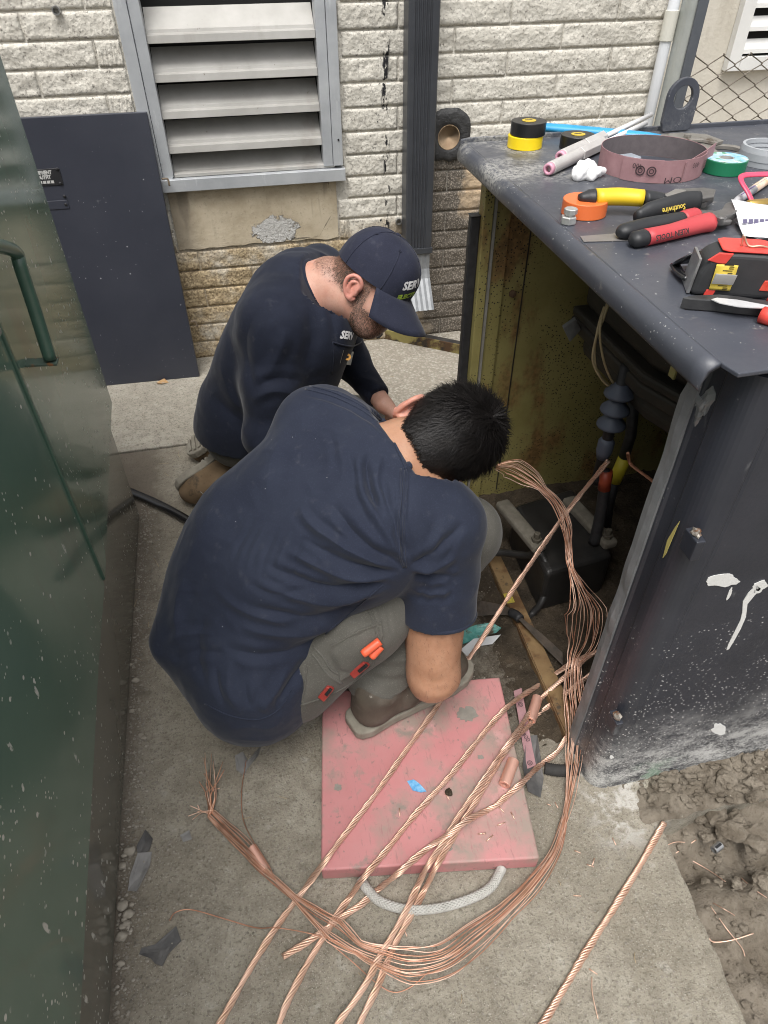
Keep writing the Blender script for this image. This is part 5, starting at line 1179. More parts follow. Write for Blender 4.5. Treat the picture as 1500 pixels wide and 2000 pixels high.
# clear the face
s.el(at(.135, -.04), (HF, HU, HR), (.09, .10, .12), 0, sub=True)
v, f = s.mesh(); hair2 = obj('hair', v, f, M_HAIR, pm2, smooth=True)
n_ = vnormals(v, f); rnd = random.Random(5); crown = at(-.075, .085); mb = MB()
for i in range(17000):
    j = rnd.randrange(len(v)); p = Vector(v[j]) + V(rnd.uniform(-.003, .003), rnd.uniform(-.003, .003), rnd.uniform(-.003, .003)); n = Vector(n_[j])
    rel = p-HC; u_, f__ = rel.dot(HU), rel.dot(HF)
    flow = (p-crown); flow = flow-n*flow.dot(n)
    if flow.length < 1e-4: continue
    flow.normalize(); sw = n.cross(flow)
    long_ = min(1, max(0, (u_+.02)/.09)); L_ = .011+.030*long_*rnd.uniform(.5, 1.2)
    w1 = noise.noise(p*38)+.6*noise.noise(p*90); dirn = (flow*(1-.25*long_)+sw*(.55*w1+rnd.uniform(-.25, .25))+n*(.26+.55*long_*rnd.random()*rnd.random()*1.6)).normalized()
    p1 = p+dirn*L_*.5; p2 = p1+(dirn*.75-n*.35+sw*.35*w1).normalized()*L_*.5
    sd_ = dirn.cross(n).normalized()*rnd.uniform(.0006, .0012)
    k = len(mb.v); mb.v += [tuple(p-sd_), tuple(p+sd_), tuple(p1-sd_*.8), tuple(p1+sd_*.8), tuple(p2)]; mb.f += [(k, k+1, k+3, k+2), (k+2, k+3, k+4)]
mb.build('hair_locks', M_HAIR, hair2, smooth=True)

# ------------------------------------------------------------------ the man in the cap kneeling behind
LA1 = V(.34, .94, .03).normalized()
pel1 = V(-.075, 1.86, .265); wa1 = V(-.04, 1.85, .37); mi1 = V(.005, 1.835, .47); ch1 = V(.055, 1.815, .575); up1 = V(.105, 1.80, .645)
sN1 = V(.045, 1.655, .645); sF1 = V(.205, 1.99, .635); nk1 = V(.205, 1.765, .70)
el1 = V(-.015, 1.585, .355); wr1 = V(.16, 1.66, .24); eF1 = V(.285, 1.98, .34); wF1 = PY(748, 788, 1.78)
HC1 = PY(722, 562, 1.70); F1 = CV(.77, .62, -.10); U1 = CV(.54, -.70, -.48); U1 = (U1-F1*U1.dot(F1)).normalized(); R1 = F1.cross(U1)
if R1.dot(CF) > 0: R1 = -R1
pm1 = thing('person', 'man in navy cap and long-sleeved navy shirt kneeling beside the open cabinet', 'person', (-.05, 1.86, 0))
def cap1(s, c, hw, r, k): s.rc(Vector(c)-LA1*hw, Vector(c)+LA1*hw, r, r, k)
hN1, hF1 = V(-.10, 1.775, .24), V(-.06, 1.95, .24); kN1, kF1 = V(.30, 1.82, .075), V(.33, 2.03, .075); aN1, aF1 = V(-.13, 1.80, .085), V(-.08, 2.02, .08)
s = SDF((-.34, 1.48, -.02), (.62, 2.2, .90), .0075)
for c, hw, r in ((pel1, .07, .09), (wa1, .06, .088), (mi1, .07, .09), (ch1, .075, .095), (up1, .08, .085)): cap1(s, c, hw, r, .05)
s.chain([up1, sN1, el1, wr1], [.08, .055, .040, .027], .03); s.chain([up1, sF1, eF1, wF1], [.08, .055, .040, .028], .03)
s.chain([pel1, hN1, kN1, aN1], [.08, .08, .055, .04], .03); s.chain([pel1, hF1, kF1, aF1], [.08, .08, .055, .04], .03)
s.chain([up1, nk1, HC1-U1*.045-F1*.028], [.09, .060, .056], .035)
s.rc(nk1+V(0, .0, -.02), HC1-U1*.05-F1*.02, .064, .058, .03)
head_sdf(s, HC1, U1, F1, R1)
hand(s, wF1, V(.45, -.35, -.45), V(-.1, -.5, -.6), .006, .6, False); hand(s, wr1, V(.8, .1, -.3), V(0, .2, -1), .006, .6, True)
v, f = s.mesh(); bo1 = obj('body', v, f, M_SKIN1, pm1, smooth=True)
ca = bo1.data.color_attributes.new('stubble', 'FLOAT_COLOR', 'POINT'); vals = []
sst = lambda a, b, x: max(0., min(1., (x-a)/(b-a)))
for q in v:
    rel = Vector(q)-HC1; ff, uu, r_2 = rel.dot(F1), rel.dot(U1), abs(rel.dot(R1)); k = 0.
    if rel.length < .16:
        k = sst(-.030, -.046, uu+.30*max(0, ff-.045))*sst(.0, .02, ff)*(1-sst(.088, .10, ff)*sst(-.05, -.03, uu)); k = max(k, sst(-.004, .006, ff)*sst(.036, .026, ff)*sst(.04, .05, r_2)*sst(-.06, -.04, uu))
        if ff < 0: k = max(k, sst(-.022, -.034, ff)*sst(-.042, -.016, uu))
        if rel.length < .02: k = 0.
    vals += [k, k, k, 1.]
ca.data.foreach_set('color', vals)
ear('ear', HC1+R1*.080-F1*.006-U1*.004, U1, F1, (R1-F1*.35), .060, M_EAR, pm1); ear('ear', HC1-R1*.080-F1*.006-U1*.004, U1, F1, (-R1-F1*.35), .066, M_EAR, pm1)
# long-sleeved shirt
s = SDF((-.34, 1.46, .12), (.60, 2.2, .86), .0065)
for c, hw, r in ((lerp(pel1, wa1, -.35), .075, .112), (pel1, .075, .118), (lerp(pel1, wa1, .5), .072, .117), (wa1, .075, .117), (mi1, .085, .118), (ch1, .09, .118), (up1, .085, .105)): cap1(s, c, hw, r, .06)
FW1 = V(.94, -.34, 0)
for c, hw, r, o_ in ((pel1, .06, .11, .07), (wa1, .06, .112, .115), (mi1, .07, .112, .13), (ch1, .075, .105, .125), (lerp(ch1, up1, .6), .07, .09, .095)): cap1(s, c+FW1*o_, hw, r, .06)
s.chain([up1, sN1, lerp(sN1, el1, .5), el1, lerp(el1, wr1, .88)], [.105, .086, .077, .062, .047], .035)
s.chain([up1, sF1, eF1, lerp(eF1, wF1, .86)], [.10, .078, .056, .041], .035)
s.rc(up1, lerp(up1, nk1, .84), .09, .0755, .05)
G = np.meshgrid(*s.ax, indexing='ij', sparse=True); nd1 = (nk1-up1).normalized()+V(-.15, .05, 0); nd1.normalize(); NP1 = lerp(up1, nk1, .80)
dn = ((G[0]-NP1.x)*nd1.x+(G[1]-NP1.y)*nd1.y+(G[2]-NP1.z)*nd1.z); rr_ = np.sqrt((G[0]-NP1.x)**2+(G[1]-NP1.y)**2+(G[2]-NP1.z)**2); s.F = np.where(rr_ < .13, np.maximum(s.F, dn), s.F)
for e_, w_, t_ in ((eF1, wF1, .86), (el1, wr1, .88)):
    pp = lerp(e_, w_, t_); dd = (w_-e_).normalized(); dn = ((G[0]-pp.x)*dd.x+(G[1]-pp.y)*dd.y+(G[2]-pp.z)*dd.z); rr_ = np.sqrt((G[0]-pp.x)**2+(G[1]-pp.y)**2+(G[2]-pp.z)**2); s.F = np.where(rr_ < .08, np.maximum(s.F, dn), s.F)
s.cut(lerp(pel1, wa1, -.22), (pel1-wa1).normalized()+V(.1, 0, -.2))
v, f = s.mesh()
bm = bmesh.new(); bv = [bm.verts.new(p) for p in v]
for q in f:
    try: bm.faces.new([bv[i] for i in q])
    except ValueError: pass
bmesh.ops.smooth_vert(bm, verts=bm.verts[:], factor=.5, use_axis_x=True, use_axis_y=True, use_axis_z=True)
bmesh.ops.subdivide_edges(bm, edges=bm.edges[:], cuts=1, use_grid_fill=True); bm.verts.index_update()
v = np.array([x.co[:] for x in bm.verts]); f = np.array([[x.index for x in q.verts] for q in bm.faces if len(q.verts) == 4]); bm.free()
F1L = [([(500, 600), (480, 660), (486, 720), (500, 780)], 10, -.005), ([(560, 640), (545, 690), (520, 740)], 12, .005), ([(600, 600), (610, 660), (590, 730)], 12, -.004), ([(490, 780), (530, 765), (580, 770)], 9, .005), ([(500, 755), (540, 740), (590, 745)], 9, -.005),
       ([(430, 700), (445, 760), (470, 800)], 12, .004), ([(415, 770), (440, 800), (480, 830)], 12, -.004), ([(640, 560), (650, 620), (660, 690)], 8, -.004), ([(700, 735), (725, 745), (745, 765)], 6, .003), ([(690, 750), (715, 762), (735, 775)], 6, -.003), ([(440, 640), (460, 700), (465, 740)], 10, -.003)]
v = folds(v, f, F1L); v = cloth_noise(v, f, .004, 10, 6); v = cloth_noise(v, f, .0012, 34, 7)
sh1 = obj('long_sleeved_shirt', v, f, M_LONG, pm1, smooth=True); sb = ptmesh(sh1)
_, cs_, ct_ = frame(nd1); MB().tube([NP1-nd1*.003+cs_*math.cos(2*math.pi*k/32)*.0755+ct_*math.sin(2*math.pi*k/32)*.0755 for k in range(33)], .006, 8, caps=False).build('collar', M_LONG, sh1, smooth=True)
# chest print, pocket and patch
M_PRW = mat('white_print', (.66, .66, .66), rough=.7); M_PRG = mat('lime_print', (.30, .42, .05), rough=.7); M_PATCH = mat('white_label_patch', (.60, .60, .58), rough=.7); M_EMB = mat('ochre_emblem', (.50, .24, .04), rough=.7)
def on_s(px, py, off=.002):
    d = ray(px, py).normalized(); h = sb.ray_cast(CAM, d); return (h[0]-d*off) if h[0] is not None else PY(px, py, 1.72)
def chest_text(s_, size, px, py, px2, py2, m, shear=.0):
    a, b = on_s(px, py), on_s(px2, py2); ex = (b-a).normalized(); ey = (CU*1.0 - ex*CU.dot(ex)).normalized()
    return text_on('chest_print', s_, size, (a+b)/2, ex, ey, m, sh1, off=.0015, bvh=sb, bold=.0012, shear=shear)
chest_text('SERV', .026, 654, 654, 692, 660, M_PRW, .2); chest_text('ELECTR', .0145, 652, 671, 694, 676, M_PRG, .1)
pa_ = [on_s(x, y, .007) for x, y in ((671, 684), (691, 687), (685, 713), (664, 709))]
pt1 = MB().prism(pa_, CF*.004).build('label_patch', M_PATCH, sh1)
ctr = on_s(679, 697, .0105); _, es, et = frame(CF); mb = MB()
for a0 in range(14):
    a = 2*math.pi*(a0/14); b = 2*math.pi*((a0+1)/14)
    if 5 <= a0 <= 6: continue
    q = lambda an, r: ctr+CR*math.cos(an)*r*.0095-CU*math.sin(an)*r*.0095; mb.add([q(a, .35), q(b, .35), q(b, 1), q(a, 1)], [(0, 1, 2, 3)])
mb.build('patch_emblem', M_EMB, pt1)
text_on('patch_lettering', 'workwear', .006, on_s(675, 709, .0042), CR, CU, M_BLKPL, pt1) if False else None
pw = [on_s(x, y, .0015) for x, y in ((650, 668), (668, 674), (690, 676), (706, 668))]
MB().tube(spline(pw, 5), .0022, 6).build('pocket_hem', M_LONG, sh1, smooth=True)
MB().tube(spline([on_s(x, y, .001) for x, y in ((650, 668), (652, 700), (648, 730))], 5), .0018, 6).build('pocket_seam', M_LONG, sh1, smooth=True)
# trousers and boots
s = SDF((-.36, 1.6, .0), (.48, 2.2, .46), .0075)
cap1(s, pel1, .075, .108, .05); cap1(s, lerp(pel1, wa1, .5), .07, .10, .05)
s.chain([hN1, kN1], [.10, .075], .04); s.chain([hF1, kF1], [.10, .075], .04); s.chain([kN1, aN1], [.072, .062], .03); s.chain([kF1, aF1], [.072, .062], .03)
v, f = s.mesh(); v = cloth_noise(v, f, .004, 14, 8); tr1 = obj('trousers', v, f, M_PANTS, pm1, smooth=True, subsurf=1)
tb1 = ptmesh(tr1)
def tk_(px, py, off=.002):
    d = ray(px, py).normalized(); h = tb1.ray_cast(CAM, d); return (h[0]-d*off) if h[0] is not None else PY(px, py, 1.72)
bt = boot('boot', V(-.155, 1.775, .145), V(-.335, 1.765, .055), V(-.42, -.08, .9), M_BOOT1, pm1, V(-.115, 1.795, .075)) if False else None
# toes down on the ground, soles up and back
boot('boot', P(425, 885, .12), P(345, 945, .055), V(-.55, .25, .8)*-1, M_BOOT1, pm1, P(432, 925, .06)) if False else boot('boot', V(-.175, 1.835, .135), V(-.320, 1.800, .055)+V(-.0, 0, 0), V(.40, -.80, -.40), M_BOOT1, pm1, V(-.125, 1.79, .075), shaft=.045)
boot('boot', V(-.12, 2.04, .150), V(-.30, 2.02, .045), V(.45, 0, -.89), M_BOOT1, pm1, V(-.085, 2.02, .075), shaft=.045)
# cap
cp = thing('baseball_cap', 'navy baseball cap with white and lime lettering worn by the kneeling man', 'cap', HC1+U1*.045)
CC = HC1+U1*.032-F1*.004
def dome(th, ph, ex=0.):                       # th: 0 rim .. pi/2 button, ph: angle from the front
    rf, rr2, ru = .112, .090, .118
    r = math.cos(th); seam = abs(math.sin(3*(ph+math.pi/6)))
    k = 1 - .010*math.exp(-(seam/.06)**2)*math.cos(th)**.3 + ex
    fr = .012*max(0, math.cos(ph))*math.sin(2*th)
    return CC + F1*(rf*r**.86*math.cos(ph)*k+fr) + R1*(rr2*r**.86*math.sin(ph)*k) + U1*(ru*math.sin(th)*(1+ex))
nt, np_ = 18, 72; mb = MB()
for i in range(nt+1):
    for j in range(np_): mb.v.append(tuple(dome(math.pi/2*i/nt*.995, 2*math.pi*j/np_)))
mb.f = [(i*np_+j, i*np_+(j+1) % np_, (i+1)*np_+(j+1) % np_, (i+1)*np_+j) for i in range(nt) for j in range(np_)]
crown_ = mb.build('crown', M_CAP, cp, smooth=True); cbv = ptmesh(crown_)
MB().lathe([(.0085, -.002), (.0085, .002), (.006, .0045), (0, .0055)], CC+U1*.1175, U1, 14).build('button', M_CAP, cp, smooth=True)
for k in range(6):
    p = dome(.98, math.pi/6+k*math.pi/3+math.pi/6*0+.52); n = (p-CC).normalized(); MB().lathe([(.0022, 0), (.0042, 0), (.0042, .0012), (.0022, .0012), (.0022, 0)], p+n*.0006, n, 12).build('eyelet', M_CAP, cp)
    for ph_ in (k*math.pi/3,):
        pts = [dome(math.pi/2*t/12*.97, ph_, .004) for t in range(0, 13)]; MB().tube(pts, .0014, 5).build('seam', M_CAP, cp, smooth=True)
mb = MB(); nb = 24; BL_ = .088                  # curved brim
for j in range(nb+1):
    ph = -1.15+2.3*j/nb; root = dome(0, ph); w = math.cos(ph*math.pi/2/1.18)
    for i in range(7):
        t = i/6; ext = BL_*(max(w, 0)**.38)*t; drop = -.046*t-.024*math.sin(abs(ph)/1.15*math.pi/2)**2*t*.9
        dirf = F1; p = root + dirf*ext + R1*(math.sin(ph)*.016*t) + U1*drop; mb.v.append(tuple(p))
mb.f = [(j*7+i, (j+1)*7+i, (j+1)*7+i+1, j*7+i+1) for j in range(nb) for i in range(6)]
br = mb.build('brim', M_CAP, cp, smooth=True); md = br.modifiers.new('solid', 'SOLIDIFY'); md.thickness = .0032; md.offset = 0
fp = dome(.42, 0, .0); fn_ = (F1+U1*.35).normalized(); tx = -R1 if True else R1
tx = U1.cross(F1).normalized()
if tx.dot(-R1) < 0: tx = -tx
def on_cap(px, py):
    d = ray(px, py).normalized(); h_ = cbv.ray_cast(CAM, d); return h_[0]
for s_, size, py_, m_2, sh_ in (('SERV', .028, 556, M_PRW, .25), ('ELECTR', .0165, 577, M_PRG, .15)):
    q0 = q1 = None
    for x_ in range(838, 770, -2):
        if on_cap(x_, py_) is not None: q1 = on_cap(x_-6, py_-1); q0 = on_cap(x_-34, py_+4); break
    if q0 is None: continue
    ex_ = (q1-q0).normalized(); ey_ = (U1-ex_*U1.dot(ex_)).normalized(); wd_ = size*.62*len(s_)
    text_on('cap_lettering', s_, size, q0+ex_*wd_*.5, ex_, ey_, m_2, crown_, off=.0016, bvh=cbv, bold=.0012, shear=sh_)
# short hair at the nape and beard stubble as fine strands
s_h = body_bvh = BVHTree.FromPolygons([tuple(q) for q in []] or [(0, 0, 0), (1, 0, 0), (0, 1, 0)], [(0, 1, 2)])
bo = [o for o in pm1.children if o.name.startswith('body')][0]; bb_ = wloc(bo)
bvh1 = BVHTree.FromPolygons([q.co+bb_ for q in bo.data.vertices], [tuple(q.vertices) for q in bo.data.polygons])
mbH, mbB = MB(), MB(); rnd = random.Random(9)
for i in range(34000):
    th = rnd.uniform(-1.5, 1.5); ph = rnd.uniform(0, 2*math.pi)
    dv = (F1*math.cos(th)*math.cos(ph)+R1*math.cos(th)*math.sin(ph)+U1*math.sin(th)).normalized()
    h = bvh1.ray_cast(HC1+dv*.3, -dv)
    if h[0] is None or (h[0]-HC1).length > .17: continue
    p, n = h[0], h[1]; rel = p-HC1; f_, u, r = rel.dot(F1), rel.dot(U1), rel.dot(R1)
    beard = (u < -.035+.25*max(0, .02-f_)*0 and f_ > .012 and u < -.030-.35*max(0, f_-.045) and not (f_ > .075 and -.074 < u < -.048 and abs(r) < .022)) or (.004 < f_ < .030 and -.05 < u < .03 and abs(r) > .045)
    nape = f_ < -.028+.006*rnd.random() and u > -.035+.018*rnd.random() and u < .04
    if f_ > .085 and u > -.045: beard = False
    if not (beard or nape): continue
    if beard and rnd.random() < .25*max(0, (u+.055)/.03): continue
    tgt = mbB if beard else mbH; L_ = rnd.uniform(.003, .006) if beard else rnd.uniform(.005, .009)
    dn_ = (-U1-n*n.dot(-U1)); dirn = (dn_.normalized()*.8+n*.45+V(rnd.uniform(-.3, .3), rnd.uniform(-.3, .3), rnd.uniform(-.3, .3))).normalized()
    sd_ = dirn.cross(n).normalized()*.00042; k = len(tgt.v); tgt.v += [tuple(p-sd_), tuple(p+sd_), tuple(p+dirn*L_)]; tgt.f += [(k, k+1, k+2)]
mbH.build('nape_hair', M_HAIR1, pm1); mbB.build('beard', M_HAIR1, pm1)
# ================================================================== FLOOR THINGS
M_PINK = mat('faded_pink_plastic', (.44, .175, .175), (.50, .235, .23), ns=5, rough=.6, bump=.12, bs=70, stain=[((.29, .225, .19), 7, .46, .64), ((.56, .30, .29), 9, .62, .78), ((.24, .20, .17), 20, .56, .68), ((.33, .17, .16), 30, .58, .66, (6, 1, 1)), ((.17, .145, .125), 60, .62, .70)], speck=((.18, .12, .11), 38, .04, 8))
ZB = .048
bc = [P(627, 1700, ZB), P(1054, 1676, ZB), P(976, 1322, ZB), P(629, 1352, ZB)]
kb = thing('kneeling_board', 'faded pink plastic board under the squatting man\'s boot', 'board', sum(bc, Vector())/4-V(0, 0, ZB))
pb_ = MB().prism([p-V(0, 0, ZB-.002) for p in bc], (0, 0, ZB-.002)).build('board', M_PINK, kb, bevel=.004, seg=3)
M_GOUGE = mat('gouged_grey', (.19, .175, .15), (.25, .23, .20), ns=60, rough=.9)
def flat_blob(name, cx, cy, rx, ry, seed, z, m, parent, th=.0008, jag=.45):
    pts = [P(x, y, z) for x, y in [(cx+rx*(1+jag*noise.noise(Vector((math.cos(a)*2, math.sin(a)*2, seed)))+.3*noise.noise(Vector((math.cos(a)*6, math.sin(a)*6, seed))))*math.cos(a), cy+ry*(1+jag*noise.noise(Vector((math.cos(a)*2, math.sin(a)*2, seed)))+.3*noise.noise(Vector((math.cos(a)*6, math.sin(a)*6, seed))))*math.sin(a)) for a in [2*math.pi*k/30 for k in range(30)]]]
    return MB().prism(list(reversed(pts)), (0, 0, th)).build(name, m, parent)
flat_blob('gouge', 912, 1395, 20, 15, 4, ZB+.0003, M_GOUGE, pb_); flat_blob('gouge', 660, 1538, 7, 7, 9, ZB+.0003, M_GOUGE, pb_); flat_blob('gouge', 939, 1479, 6, 4, 2, ZB+.0003, M_GOUGE, pb_); flat_blob('gouge', 878, 1657, 6, 5, 5, ZB+.0003, M_GOUGE, pb_)
# rope handle
M_ROPE = mat('grey_braided_rope', (.36, .35, .32), (.46, .45, .42), ns=40, rough=.9)
path = spline([P(704, 1716, .012), P(716, 1735, .011), P(745, 1762, .0095), P(800, 1777, .0095), P(860, 1773, .0095), P(920, 1755, .0095), P(958, 1733, .011), P(977, 1702, .013), P(980, 1694, .014)], 16)
mb = MB()
for st in range(16):                            # braid: eight strands each way
    sgn = 1 if st % 2 else -1; pts = []; prev = V(0, 0, 1)
    for i, p in enumerate(path):
        t = (path[min(i+1, len(path)-1)]-path[max(i-1, 0)]).normalized(); s_ = t.cross(V(0, 0, 1)).normalized(); u_ = s_.cross(t)
        a = sgn*i*.36+2*math.pi*(st//2)/8; r = .0072+.0009*math.sin(i*1.4+st*1.6); pts.append(p+(s_*math.cos(a)+u_*math.sin(a))*r)
    mb.tube(pts, .0021, 5, caps=True)
rp_ = mb.build('rope_handle', M_ROPE, kb, smooth=True)
MB().tube(path, .0066, 10).build('rope_core', M_ROPE, rp_, smooth=True)

# ---- copper
def copper_mat(name, c1, c2, rough=.34):
    return mat(name, c1, c2, ns=24, rough=rough, metal=.75, rough2=.52, stain=((.34, .18, .11), 16, .56, .74))
M_COP = copper_mat('bright_copper', (.70, .45, .33), (.84, .61, .49)); M_COPD = copper_mat('oxidised_copper', (.42, .20, .12), (.66, .35, .24), .4)
M_COPM = copper_mat('brown_copper', (.56, .29, .18), (.78, .48, .34), .36)
M_SLEEVE = mat('copper_sleeve', (.78, .44, .34), (.84, .52, .42), ns=14, rough=.5, metal=.7)
def resample(path, step):
    L = [0]
    for i in range(1, len(path)): L.append(L[-1]+(path[i]-path[i-1]).length)
    n = max(2, int(L[-1]/step)); out = []; j = 0
    for k in range(n+1):
        s_ = L[-1]*k/n
        while j < len(L)-2 and L[j+1] < s_: j += 1
        t = (s_-L[j])/max(1e-9, L[j+1]-L[j]); out.append(path[j].lerp(path[j+1], min(1, t)))
    return out
def stranded(name, pts, label, R_=.0061, lay=.095, ns=7, m=M_COP, fray=0., seed=0, z0=0.):
    path = resample(spline(pts, 10), .0042); mb = MB(); rnd = random.Random(seed)
    T = []; S_ = []; U_ = []; prev = None
    for i, p in enumerate(path):
        t = (path[min(i+1, len(path)-1)]-path[max(i-1, 0)]).normalized()
        if prev is None: _, s_, u_ = frame(t)
        else: s_ = (prev-t*prev.dot(t)).normalized()
        prev = s_; T.append(t); S_.append(s_); U_.append(t.cross(s_))
    rs = R_*math.sin(math.pi/ns)/(1+math.sin(math.pi/ns))*.98; rc_ = R_-rs; N_ = len(path)
    for k in range(ns):
        q = []; jit = rnd.uniform(-.25, .25); dirx = Vector((rnd.uniform(-1, 1), rnd.uniform(-1, 1), rnd.uniform(.0, 1)))
        for i, p in enumerate(path):
            a = 2*math.pi*(k/ns+i*.0042/lay)+jit*noise.noise(Vector((i*.06, k, seed))); r = rc_*(1+.14*math.sin(i*.19+seed)+.12*noise.noise(Vector((i*.05, k*3.1, seed))))
            # slightly two-lobed like a re-twisted cable
            lob = 1+.10*math.cos(2*(a-2*math.pi*i*.0042/lay*1.0))
            x = p+(S_[i]*math.cos(a)+U_[i]*math.sin(a))*r*lob
            if fray:
                e = max(0, (N_-1-i)*-.0042+fray)/fray; x = x+dirx*(.02*e*e)
            q.append(x)
        mb.tube(q, rs, 5, caps=True)
    mb.tube(path, rc_*.45, 6)
    o = mb.build(name, m, smooth=True); tag(o, label, 'cable', 'stranded copper cables'); return o
def px5(x, y): return (600+x/2.727, 1300+y/2.727)
def onfloor(lst, z): return [P(x, y, z if len(q) == 0 else q[0]) for (x, y, *q) in lst]
zb1 = ZB+.0075; zf = .0068
def zz(x, y, lift=0.):                          # height of the surface under a cable at this pixel
    inside = 592 < x < 1085 and y < 1722-(x-627)*.05 and y > 1300 and x < 1006+(y-1322)*.22
    return (zb1 if inside else zf)+lift
def run(l, lift=0.): return [P(x, y, zz(x, y, lift)) for x, y in l]
A1 = [PX(1188, 900, .80), PX(1105, 1003, .72), PX(1010, 1140, .545), P(940, 1250, .12), P(900, 1308, .06)]
stranded('copper_cable', [A1[0], A1[1], A1[2], A1[3], A1[4]]+run([(850, 1385), (790, 1470), (730, 1555), (668, 1637), (635, 1682)])+run([(596, 1735), (540, 1810), (490, 1890), (440, 1980), (400, 2055)]), 'twisted copper cable running from the insulator past the man\'s elbow, leftmost of the parallel cables', seed=1)
B_ = [px5(*q) for q in ((1240, 100), (1090, 200), (985, 305), (900, 410), (830, 500), (740, 610), (640, 720), (560, 810), (480, 910), (400, 1010), (300, 1130), (230, 1230), (150, 1340), (80, 1460), (0, 1590))]+[(560, 1960), (535, 2030)]
stranded('copper_cable', [P(1205, 1256, .13), P(1160, 1275, .10), P(1116, 1296, .06)]+run(B_), 'twisted copper cable crossing the middle of the pink board, second from the left', seed=2)
C_ = [px5(*q) for q in ((1250, 170), (1180, 260), (1100, 380), (1040, 460), (980, 550), (920, 640), (870, 710), (800, 810), (750, 900), (700, 980), (640, 1070), (590, 1170), (540, 1280), (480, 1390), (430, 1480), (370, 1580), (320, 1680), (250, 1790), (170, 1900))]+[(640, 2040)]
stranded('copper_cable', [P(1190, 1262, .10), P(1150, 1282, .085), P(1100, 1325, .05)]+run(C_, .012), 'left of the two copper cables lying tight together across the board\'s lower edge', seed=3)
D_ = [px5(*q) for q in ((1280, 220), (1190, 310), (1090, 410), (1035, 490), (995, 560), (940, 650), (890, 735), (835, 822), (790, 895), (735, 985), (680, 1085), (630, 1185), (575, 1290), (515, 1395), (460, 1500), (410, 1620), (370, 1720), (320, 1820), (280, 1909))]+[(690, 2040)]
stranded('copper_cable', [P(1184, 1296, .07), P(1150, 1320, .05), P(1116, 1347, .035)]+run(D_, .001), 'right of the two copper cables lying tight together across the board\'s lower edge', seed=4)
E_ = [px5(*q) for q in ((1330, 460), (1230, 540), (1150, 620), (1080, 680), (1010, 740), (940, 780))]
E2 = [px5(*q) for q in ((850, 825), (760, 895))]; E3 = [px5(*q) for q in ((660, 960), (570, 1030), (480, 1110), (380, 1190))]
stranded('copper_cable', [P(1162, 1362, .05), P(1140, 1400, .03), P(1106, 1440, .018)]+run(E_)+run(E2, .026)+run(E3)+run([(706, 1766), (673, 1788), (640, 1812), (600, 1840), (552, 1869)]), 'twisted copper cable slanting across the others to a cut end on the slab', seed=5)
stranded('copper_cable', run([(1297, 1607), (1290, 1620), (1250, 1690), (1200, 1772), (1150, 1850), (1105, 1925), (1060, 2000), (1030, 2050)]), 'short thick length of twisted copper cable lying apart by the trench', R_=.0066, lay=.05, seed=6)
stranded('copper_cable', [PY(1226, 884, 1.12), PY(1232, 906, 1.11), PY(1262, 930, 1.04), PY(1306, 962, .96), PY(1330, 985, .92)], 'thin twisted copper cable with a frayed end deep inside the cabinet', R_=.0038, lay=.05, m=M_COPD, seed=7)

# ---- loose wire bundle: a cable unlaid into single wires
bund = [(968, 912, .34, .006), (1000, 915, .35, .026), (1035, 935, .35, .020), (1060, 955, .345, .008), (1088, 985, .34, .013), (1106, 1030, .32, .022), (1110, 1075, .30, .018), (1116, 1110, .28, .009), (1132, 1150, .25, .020), (1147, 1195, .21, .034), (1140, 1250, .15, .024), (1122, 1295, .10, .009), (1122, 1350, .075, .014), (1128, 1400, .055, .016), (1122, 1450, .040, .012), (1118, 1490, .030, .015), (1112, 1545, .020, .015), (1102, 1600, .016, .015), (1082, 1662, .014, .014), (1040, 1722, .014, .014), (985, 1778, .014, .013), (925, 1828, .015, .017), (865, 1872, .018, .018), (800, 1882, .020, .020), (745, 1868, .022, .014), (700, 1850, .022, .010), (655, 1815, .022, .022), (615, 1785, .022, .018), (572, 1750, .022, .010), (520, 1700, .020, .018), (478, 1655, .018, .016), (440, 1618, .014, .009), (412, 1590, .016, .006)]
ctrl = [P(x, y, z) for x, y, z, r in bund]; rad_ = [q[3] for q in bund]; SUBD = 8; path = spline(ctrl, SUBD)
rr = [float(np.interp(i/SUBD, range(len(rad_)), rad_)) for i in range(len(path))]
bd = thing('copper_wire_bundle', 'long loop of loose copper wires unlaid from a cable, sweeping around the pink board', 'wire bundle', P(1000, 1760))
rnd = random.Random(3); S_ = []; prev = None
for i, p in enumerate(path):
    t = (path[min(i+1, len(path)-1)]-path[max(i-1, 0)]).normalized(); s_ = t.cross(V(0, 0, 1)).normalized() if abs(t.z) < .95 else V(1, 0, 0); S_.append((t, s_, s_.cross(t)))
NW = 19
